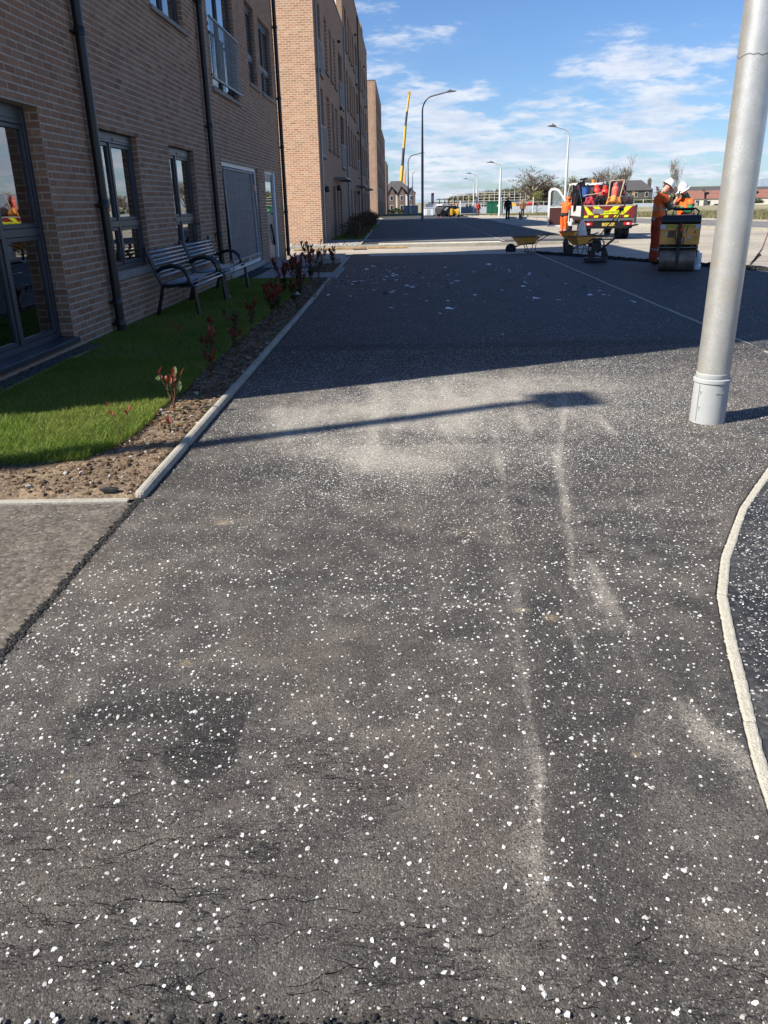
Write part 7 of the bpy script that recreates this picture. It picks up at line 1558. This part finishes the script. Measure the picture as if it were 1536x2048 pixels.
def cottage(label, x, y, w_, rz, hh=2.6, rh=2.3, roof=M_PANT, group='red roofed cottages across the road'):
    t = thing('cottage', label, 'cottage', (x, y, gz(y) - .2), rz, group); MB().bx(-w_ / 2, w_ / 2, 0, 7, 0, hh).build('wall', M_HARL, t)
    MB()._add([(-w_ / 2 - .1, -.3, hh - .1), (w_ / 2 + .1, -.3, hh - .1), (w_ / 2 + .1, 3.5, hh + rh), (-w_ / 2 - .1, 3.5, hh + rh), (-w_ / 2 - .1, 7.3, hh - .1), (w_ / 2 + .1, 7.3, hh - .1)], [(0, 1, 2, 3), (3, 2, 5, 4), (0, 3, 4), (1, 5, 2)]).build('roof', roof, t)
    for s_ in (-1, 1): MB().bx(s_ * w_ / 2 - .4, s_ * w_ / 2 + .4, 3.0, 4.0, hh + 1, hh + rh + .9).build('chimney', M_STONE, t)
    k = max(2, int(w_ / 3.2))
    for i in range(k):
        xx = -w_ / 2 + w_ * (i + .5) / k
        if i % 3 == 1: MB().bx(xx - .5, xx + .5, -.05, 0, 0, 2.0).build('door', M_FRAME, t)
        else: win_part(t, xx, 0, .8, 1.0, 1.2)
    return t
for i, (x, y, w_, lab) in enumerate(((89.2, 262, 7.2, 'first red pantiled cottage, right of the two workmen'), (96.8, 262.3, 7.6, 'red pantiled cottage in the middle, left of the near lamp column'), (104.6, 262.6, 7.4, 'red pantiled cottage mostly behind the near lamp column'), (112.4, 262.9, 7.8, 'red pantiled cottage at the right edge of the frame'))):
    cottage(lab, x, y, w_, R(-14))
cottage('grey slated long house on the rise behind the red roofed cottages', 103, 290, 26, R(-14), 5.0, 1.6, M_SLATE, None)
cottage('small pale house far right beyond the cottages', 122, 290, 12, R(-14), 4.4, 1.8, M_SLATE, None)
# garden hedges, walls, bins, car, signs
def hedge(name, label, x, y, z, L, w_, hh, cols, seed, n=1500, rz=0, s=.22):
    rr = random.Random(seed); t = MB()
    for i in range(n):
        f = rr.uniform(-.5, .5); p = Vector((f * L, rr.uniform(-.5, .5) * w_, hh * rr.random() ** .6 * (1 + .18 * math.sin(f * 17 + seed)))); a = Vector((rr.uniform(-1, 1), rr.uniform(-1, 1), rr.uniform(-1, 1))).normalized() * s * rr.uniform(.6, 1.4); b = a.orthogonal().normalized() * s * .7
        t.cur = rr.choice(cols); t.quad(p - a, p - b, p + a, p + b)
    o = t.build(name, M_LEAF, loc=(x, y, z)); o.rotation_euler = (0, 0, rz); return tag(o, label, 'hedge')
hedge('hedge', 'light green garden hedge in front of the stone house', 78, 270, -1.9, 12, 2, 3.0, [(.10, .13, .035), (.14, .16, .05), (.07, .10, .03)], 1)
hedge('hedge', 'dark shrubbery between the stone house and the cottages', 84.5, 275, -1.9, 5, 3, 3.2, DG, 2, 800)
hedge('hedge', 'dark bush by the cottage at the right frame edge', 101.8, 245, -1.9, 4.5, 2, 2.2, DG + [(.15, .13, .05)], 3, 700)
hedge('hedge', 'low dark green hedge before the grey roofed terrace', -.5, 238, -1.4, 9, 1.5, 1.2, DG, 4, 900)
x, y = scatter(-4.5, 12, 172, 236, 1.2, lambda x, y: 1 + 0 * x)
struct(MB().quad((-3.8, 120, gz(120) + .01), (2, 120, gz(120) + .01), (7, 168, gz(168) + .02), (-3.8, 168, gz(168) + .02)).build('far_turf', M_TURF))
struct(MB().quad((-5, 168, gz(168) + .03), (7, 168, gz(168) + .03), (9, 240, gz(240) + .03), (-8, 240, gz(240) + .03)).build('far_green', M_TURF))
def slat_wall(label, x0, y0, x1, y1, z, hh, m, name='garden_wall', cat='wall'):
    d = Vector((x1 - x0, y1 - y0, 0)); a = math.atan2(d.y, d.x); o = MB().box(0, 0, hh / 2, d.length, .25, hh).build(name, m, loc=((x0 + x1) / 2, (y0 + y1) / 2, z)); o.rotation_euler = (0, 0, a); return tag(o, label, cat)
slat_wall('pale block boundary wall below the garden hedge of the stone house', 66, 252, 87, 250, -1.9, 1.7, mat('block_grey', (.36, .35, .33), .9, var=.15, vscale=.6))
slat_wall('weathered boundary wall below the cottage at the right frame edge', 98, 238, 118, 232, -1.9, 1.25, M_HARL)
c = thing('parked_car', 'dark car parked before the red roofed cottages', 'car', (89.5, 240, -1.95), R(-8))
MB().prism([(-2.1, .3), (-2.1, .8), (-1.5, .95), (-.9, 1.4), (.7, 1.42), (1.3, .95), (2.1, .8), (2.15, .3)], -.85, .85, axis='y').build('body', mat('car_dark', (.02, .025, .035), .25, coat=.5), c, bevel=.06)
MB().prism([(-1.35, .95), (-.85, 1.33), (.62, 1.35), (1.1, .95)], -.87, .87, axis='y').build('window', M_GLASSD, c)
for (a, b) in ((-1.35, -.8), (1.35, -.8), (-1.35, .8), (1.35, .8)): MB().lathe([(0, -.1), (.3, -.1), (.33, 0), (.3, .1), (0, .1)], (a, b, .33), 14, axis='y').build('wheel', M_BLACK, c)
M_GRN = mat('cabinet_green', (.012, .13, .07), .5, var=.08)
def cabinet(label, x, y, z, w_, hh, nd=3):
    t = thing('green_cabinet', label, 'cabinet', (x, y, z), 0); b = MB().bx(-w_ / 2, w_ / 2, 0, w_ * .6, 0, hh).build('body', M_GRN, t)
    MB().bx(-w_ / 2 - .08, w_ / 2 + .08, -.1, w_ * .6 + .1, hh, hh + .14).build('roof', M_GRN, t)
    for i in range(nd):
        a = -w_ / 2 + w_ * i / nd + .05; MB().bx(a, a + w_ / nd - .1, -.04, -.001, .12, hh - .08).build('door', M_GRN, t)
    MB().bx(w_ * .12, w_ * .12 + .24, -.06, -.045, hh * .6, hh * .6 + .34).build('warning_sign', M_WHITEP, t); return t
cabinet('large green substation cabinet beside a pale lamp column', 16.45, 150, gz(150) + .0, 2.75, 1.85)
cabinet('small green cabinet on the verge before the cottages', 74.5, 190, -1.3, 2.5, 1.8, 2)
o = MB().box(0, 0, .45, 1.2, 1.0, .9).build('utility_box', M_GRN, loc=(47.2, 150, -.9), bevel=.05); tag(o, 'dark green low utility box just behind the two workmen', 'utility box')
# signs before the stone house
t = thing('yellow_post_sign', 'tall narrow yellow sign standing before the stone house', 'sign', (60.3, 222, -1.4)); MB().bx(-.25, .25, -.1, .1, .0, 4.6).build('panel', mat('ochre_sign', (.55, .36, .06), .5), t)
t = thing('blue_banner_sign', 'pale blue feather banner left of the yellow post sign', 'banner', (58.4, 222, -1.4)); MB().tube([(0, 0, 0), (0, 0, 4.4)], .05, 6).build('mast', M_STEELW, t); MB().prism([(.06, .6), (.06, 3.9), (.35, 4.2), (1.0, 3.4), (.7, .8)], -.02, .02, axis='y').build('flag', mat('pale_blue', (.25, .42, .65), .6), t)
lamp_column('hooked pale lamp column before the stone house roof', 56.0, 224, 6.4, .09, .06, 1.2, 1, M_STEELW, z=-1.4, head=.5)

# ---------------------------------------------------------------- far centre: site, hoarding, scaffolding, plant
M_HOARD = mat('hoarding_blue_grey', (.30, .34, .39), .6, var=.08, vscale=.4)
t = thing('site_hoarding', 'long pale blue-grey barrier of panels across the end of the street', 'barrier', (0, 0, 0))
bm_ = MB().box(0, 0, .6, 1.94, .10, 1.2).mesh('panel', M_HOARD)
P0, P1 = Vector((9.0, 168, gz(168))), Vector((46, 150, gz(150))); n = 20
for i in range(n):
    q = P0.lerp(P1, (i + .5) / n); a = math.atan2(P1.y - P0.y, P1.x - P0.x); inst('panel', bm_, t, (q.x, q.y, gz(q.y)), (0, 0, a), ((P1 - P0).length / n / 1.97, 1, 1))
# grassy bank right of it with post-and-wire fence
sb = MB(); 
for (x0, y0, x1, y1) in ((20, 112, 60, 100), (60, 100, 120, 78)):
    sb.quad((x0, y0, gz(y0)), (x1, y1, gz(y1)), (x1 + 6, y1 + 14, gz(y1) + .55), (x0 + 4, y0 + 14, gz(y0) + .55))
struct(sb.build('grass_bank', M_VERGE))
def straw_cols(n, m):
    k = RS.rand(n)[:, None]; a = np.array([[.40, .33, .19]]); b = np.array([[.19, .20, .08]]); f = np.clip((m[:, None] - .35) * 2.5 + (RS.rand(n, 1) - .5) * .6, 0, 1); return (a * f + b * (1 - f)) * (.6 + .6 * k)
x, y = scatter(10, 62, 52, 120, 22, lambda x, y: (x > np.interp(y, [52, 59.75, 65.9, 82.6, 101.8, 111.6, 120], [22.8, 21.4, 19.3, 16.2, 12.1, 10.5, 10]) + .3) * (x < 14 + (y) * .55))
grass('rough_grass', x, y, .12 + .30 * RS.rand(len(x)) ** 2, np.array([gz(v) - .17 for v in y]) + .03, wd=.03, cols=straw_cols)
rows_v = [(52, 22.6), (59.75, 21.2), (65.9, 19.1), (82.6, 16.0), (101.8, 11.9), (111.6, 10.3)]
mb = MB()
for (y0, a0), (y1, a1) in zip(rows_v[:-1], rows_v[1:]): mb.quad((a0, y0, gz(y0) - .02), (a0 + 90, y0, gz(y0) - .02), (a1 + 90, y1, gz(y1) - .02), (a1, y1, gz(y1) - .02))
struct(mb.build('verge', M_VERGE))
mb = MB(); mb.quad((30, 118, gz(118) + .02), (140, 96, gz(96) + .02), (140, 112, gz(112) + .02), (30, 134, gz(134) + .02)); struct(mb.build('side_lane', M_ROADG))
def post_fence(label, pts, hh, n, m, rails=2, pr=.05):
    t = thing('wire_fence', label, 'fence', (pts[0][0], pts[0][1], gz(pts[0][1]))); a = Vector((*pts[0], 0)); b = Vector((*pts[1], 0)); pm = MB().tube([(0, 0, -.1), (0, 0, hh)], pr, 5).mesh('post', m)
    for i in range(n + 1): q = (b - a) * (i / n); inst('post', pm, t, (q.x, q.y, gz(a.y + q.y) - gz(a.y)))
    for k in range(rails): d = b - a; MB().tube([(0, 0, hh * (k + 1) / rails - .08), (d.x, d.y, gz(b.y) - gz(a.y) + hh * (k + 1) / rails - .08)], .025, 4).build('rail', m, t)
post_fence('pale post and rail fence before the windswept tree', ((18.5, 160), (47, 158)), 1.9, 14, M_STEELW)
# scaffolding and unfinished terrace behind the barrier
sc_ = thing('scaffolding', 'galvanised scaffolding standing over the building site behind the barrier', 'scaffolding', (6, 205, gz(205)))
up = MB().tube([(0, 0, 0), (0, 0, 1)], .035, 4).mesh('standard', M_STEELW); lg = MB().tube([(0, 0, 0), (1, 0, 0)], .035, 4).mesh('ledger', M_STEELW); rr = random.Random(3)
for i in range(30): inst('standard', up, sc_, (i * 1.25, rr.choice((0, 1.2)), 0), (0, 0, 0), (1.6, 1.6, rr.uniform(3.6, 5.3)))
for z in (1.7, 2.6, 3.2, 3.9, 4.4):
    for k in range(3): 
        if rr.random() < .9: inst('ledger', lg, sc_, (k * 12.4, 0, z + (0 if k < 2 else -.3)), (0, 0, 0), (12.0, 1.4, 1.4))
bd = MB().box(6, .5, 0, 12, 1.0, .22).mesh('board_deck', mat('deck_dark', (.06, .06, .065), .8)); inst('board_deck', bd, sc_, (0, 0, 2.35)); inst('board_deck', bd, sc_, (12.3, 0, 2.3)); inst('board_deck', bd, sc_, (24.6, 0, 2.2))
t = thing('unfinished_building', 'low pale unfinished building inside the scaffolding', 'building', (6, 208, gz(208))); MB().bx(0, 36, 0, 8, 0, 2.3).build('wall', mat('pale_block', (.42, .43, .45), .9, var=.12, vscale=.3), t)
for i in range(9): 
    MB().bx(1.5 + i * 4, 2.9 + i * 4, -.06, -.01, .3, 2.0).build('window', M_GLASSD, t)
MB().bx(17, 20.5, -.1, -.02, .8, 2.1).build('poster_panel', mat('poster_brown', (.45, .36, .28), .7, var=.4, vscale=.8), t)
t = thing('red_banner', 'small red and white banner flying above the site cabins', 'banner', (5.9, 175, gz(175))); MB().tube([(0, 0, 0), (0, 0, 4.1)], .04, 5).build('mast', M_STEELW, t); MB().prism([(0, 1.9), (0, 4.0), (.55, 4.1), (.50, 1.9)], -.02, .02, axis='y').build('flag', mat('banner_red', (.62, .10, .14), .6), t)
MB().bx(.12, .35, -.03, -.021, 2.4, 3.5).build('banner_mark', M_WHITEP, t)
def cabin(label, x, y, w_, hh, m, rz=0):
    t = thing('site_cabin', label, 'site cabin', (x, y, gz(y) - .05), rz); MB().bx(-w_ / 2, w_ / 2, 0, 2.2, .15, hh).build('body', m, t, bevel=.05); MB().bx(-w_ / 2 - .05, w_ / 2 + .05, -.05, 2.25, hh, hh + .07).build('roof', M_STEELW, t); MB().bx(-.3, .15, -.03, -.001, .3, hh - .15).build('door', mat('cabin_door', (.5, .52, .54), .6), t); return t
cabin('white box-like site cabin nearest the dark lamp column', 3.6, 117, 1.35, 1.15, M_WHITEV); cabin('pale blue-grey site cabin left of the tall dark lamp column', 1.4, 150, 2.6, 1.6, M_HOARD); cabin('white site cabin between the small cabin and the paving machine', 5.1, 132, 2.9, 1.7, M_WHITEV)
for i, (x, lab) in enumerate(((5.15, 'red plastic barrier lying flat before the cabins, left one'), (5.75, 'red plastic barrier lying flat beside the paving machine, right one'))): o = MB().prism([(-.4, 0), (.4, 0), (.25, .22), (-.1, .30)], -.2, .2, axis='y').build('plastic_barrier', M_RED, loc=(x, 108 + i, gz(108))); tag(o, lab, 'barrier', 'red plastic barriers')
# paving machine
pv = thing('asphalt_paver', 'dark and white asphalt paving machine with a canopy, left of the yellow digger', 'paving machine', (5.6, 108, gz(108)), R(20))
MB().prism([(-.95, .3), (-1.0, 1.0), (-.6, 1.35), (1.0, 1.3), (1.0, .3)], -.9, 1.6, axis='y').build('body', M_DKSTEEL, pv, bevel=.05); MB().prism([(-.9, .7), (-.35, 1.15), (-.15, 1.05), (-.7, .55)], -.95, -.91, axis='y').build('side_panel', M_WHITEV, pv); MB().bx(-.9, .1, -.7, 1.2, 1.36, 1.5).build('hood', M_WHITEV, pv)
for a, b in ((-.5, -.6), (.8, -.6), (-.5, 1.2), (.8, 1.2)): MB().bx(a - .04, a + .04, b - .04, b + .04, 1.35, 2.05).build('canopy_post', M_BLACKP, pv)
MB().bx(-.8, 1.0, -.9, 1.5, 2.05, 2.15).build('canopy', M_BLACKP, pv); 
for s_ in (-1, 1): MB().box(.1, s_ * .75 + .35, .3, 2.0, .35, .6).build('track', M_BLACK, pv, bevel=.15)
MB().lathe([(0, -.1), (.42, -.1), (.42, .1), (0, .1)], (-.9, -1.0, .42), 14, axis='y').build('wheel', M_BLACK, pv)
bh = thing('mini_digger', 'small yellow wheeled digger with a black cab roof, on the far footway end', 'digger', (6.15, 99, gz(99)), R(0))
MB().bx(-.55, .35, -.6, .8, .35, .85).build('body', M_BYELLOW, bh, bevel=.1, seg=2)
for a in (-.45, .3): MB().bx(a - .14, a + .14, -.9, -.5, .2, .95).build('front_guard', M_BYELLOW, bh, bevel=.05)
for a, b in ((-.4, -.3), (.3, -.3), (-.4, .6), (.3, .6)): MB().bx(a - .03, a + .03, b - .03, b + .03, .85, 1.42).build('cab_post', M_BLACKP, bh)
MB().bx(-.5, .4, -.45, .75, 1.42, 1.52).build('cab_roof', mat('roof_orange', (.5, .22, .05), .5), bh); MB().bx(-.3, .2, -.2, .5, .85, 1.2).build('seat', M_BLACKP, bh, bevel=.05); MB().lathe([(0, -.03), (.08, 0), (0, .03)], (.32, -.9, .75), 8, axis='y').build('headlamp', M_WHITEP, bh)
for a in (-.62, .42):
    for b in (-.5, .55): MB().lathe([(0, -.1), (.28, -.1), (.3, 0), (.28, .1), (0, .1)], (a, b, .3), 14, axis='x').build('wheel', M_BLACK, bh)
MB().tube([(.2, -.8, .3), (.55, -1.0, .18), (.9, -1.0, .15)], .08, 6).build('boom', M_BLACKP, bh)
# red tipper truck far off
rt = thing('red_truck', 'small red works truck with yellow chevrons parked before the bank, left of the van door', 'truck', (24.4, 168, gz(168) - .05), R(-72))
MB().bx(-.95, .95, -2.4, .9, .55, 1.55).build('body', mat('truck_red', (.42, .015, .02), .4), rt, bevel=.04); MB().prism([(1.0, .45), (1.0, 1.9), (1.9, 1.9), (2.35, 1.2), (2.5, .45)], -.9, .9, axis='x').build('cab', MATS['truck_red'], rt, bevel=.05)
MB().prism([(1.3, 1.25), (1.3, 1.75), (1.85, 1.75), (2.2, 1.25)], -.93, .93, axis='x').build('window', M_GLASSD, rt)
tgp = MB().bx(-.93, .93, -2.46, -2.41, .75, 1.75).build('tailgate', M_CHEVY, rt)
for i in range(4): MB().prism([(-.9 + i * .48, .76), (-.66 + i * .48, .76), (-.5 + i * .48, 1.74), (-.74 + i * .48, 1.74)], -2.49, -2.465, axis='y').build('chevron_stripe', mat('orange_red', (.6, .08, .03), .5), tgp)
for a in (-.8, .8):
    for b in (-1.5, 1.7): MB().lathe([(0, -.12), (.36, -.12), (.38, 0), (.36, .12), (0, .12)], (a, b, .36), 14, axis='x').build('wheel', M_BLACK, rt)
# crane boom above the houses
cr = thing('mobile_crane', 'tall telescopic crane boom in yellow and black above the grey roofs', 'crane', (-.55, 260, gz(260)))
pts = [(0, 0, 2.0), (.15, 0, 8.5), (.55, 0, 14.2), (1.05, 0, 19.0), (1.65, 0, 24.6), (2.75, 0, 33.0)]; ms = [M_BYELLOW, M_BYELLOW, M_DKSTEEL, M_BYELLOW, M_DKSTEEL, M_BYELLOW]
pts = [(-.15, 0, 2.0), (.02, 0, 8.8), (.50, 0, 13.4), (.92, 0, 18.3), (1.52, 0, 24.3), (2.02, 0, 28.2), (2.75, 0, 33.0)]
ms = [M_BYELLOW, M_BYELLOW, M_DKSTEEL, M_BYELLOW, M_DKSTEEL, M_BYELLOW]; rr_ = [.55, .52, .42, .40, .33, .30]
for i in range(6): MB().tube([pts[i], pts[i + 1]], [rr_[i], rr_[i] * .96], 4).build('boom_section', ms[i], cr)
MB().tube([(1.1, 0, 7.5), (1.45, 0, 12.0)], .28, 6).build('lift_cylinder', mat('crane_ram', (.75, .36, .10), .5), cr); MB().box(2.75, 0, 33.1, .9, .5, .6).build('boom_head', M_BYELLOW, cr); MB().tube([(2.9, -.3, 33), (2.9, -.3, 3)], .02, 4).build('hoist_rope', M_STEELW, cr)
MB().bx(-4, 4, -1.2, 1.2, .9, 2.2).build('carrier', M_BYELLOW, cr, bevel=.1)
for a in (-3, -1.5, 1.5, 3): MB().lathe([(0, -1.25), (.6, -1.25), (.6, 1.25), (0, 1.25)], (a, 0, .6), 12, axis='y').build('wheel', M_BLACK, cr)
# verge-side posts
for (x, y, h_, lab) in ((17.5, 150, 2.6, 'pale timber post on the skyline right of the green cabinet'), (27.3, 158, 3.6, 'pale tall post under the windswept tree, right one'), (23.5, 152, 2.6, 'pale post behind the person in brown coat'), (29.3, 155, 2.6, 'pale short post right of the tall one under the windswept tree'), (8.2, 120, 2.0, 'pale post by the yellow digger')):
    o = MB().tube([(0, 0, -.1), (0, 0, h_)], .11, 6).build('marker_post', M_STEELW, loc=(x, y, gz(y))); tag(o, lab, 'post', 'pale posts at the end of the street')
# shrubs along the far building line: reads as a hedge of countable shrubs
def far_shrub(i, x, y):
    rr = random.Random(100 + i); lf = MB(); h = rr.uniform(.45, .8)
    for k in range(150):
        a = rr.uniform(0, 6.28); r_ = rr.random() ** .5 * .42; p = Vector((r_ * math.cos(a), r_ * math.sin(a), h * rr.random() ** .7)); d = Vector((rr.uniform(-1, 1), rr.uniform(-1, 1), rr.uniform(0, 1.5))).normalized() * .07; s = d.orthogonal().normalized() * .03
        lf.cur = rr.choice([(.16, .05, .03), (.22, .07, .04), (.05, .08, .03), (.09, .07, .03), (.04, .06, .025)]); lf.quad(p - d, p - s, p + d, p + s)
    return lf
FS = [far_shrub(i, 0, 0).mesh('shrub', M_LEAF) for i in range(4)]
for i in range(34):
    y = 37.2 + i * .95 + (i * i) * .012; x = -2.05 - .012 * (y - 32) - (.35 if i % 2 else 0)
    o = bpy.data.objects.new('far_shrub', FS[i % 4]); COL.objects.link(o); o.location = (x, y, gz(y) + .02); o.rotation_euler = (0, 0, i * 1.3); o.scale = (1, 1, random.uniform(.85, 1.25)); tag(o, 'bronze-leaved shrub in the clipped row along the far footway edge', 'shrub', 'row of bronze shrubs by the far footway')
# rim of dry stone scree at the pole foot etc.: stray white tufts of chips by the near column
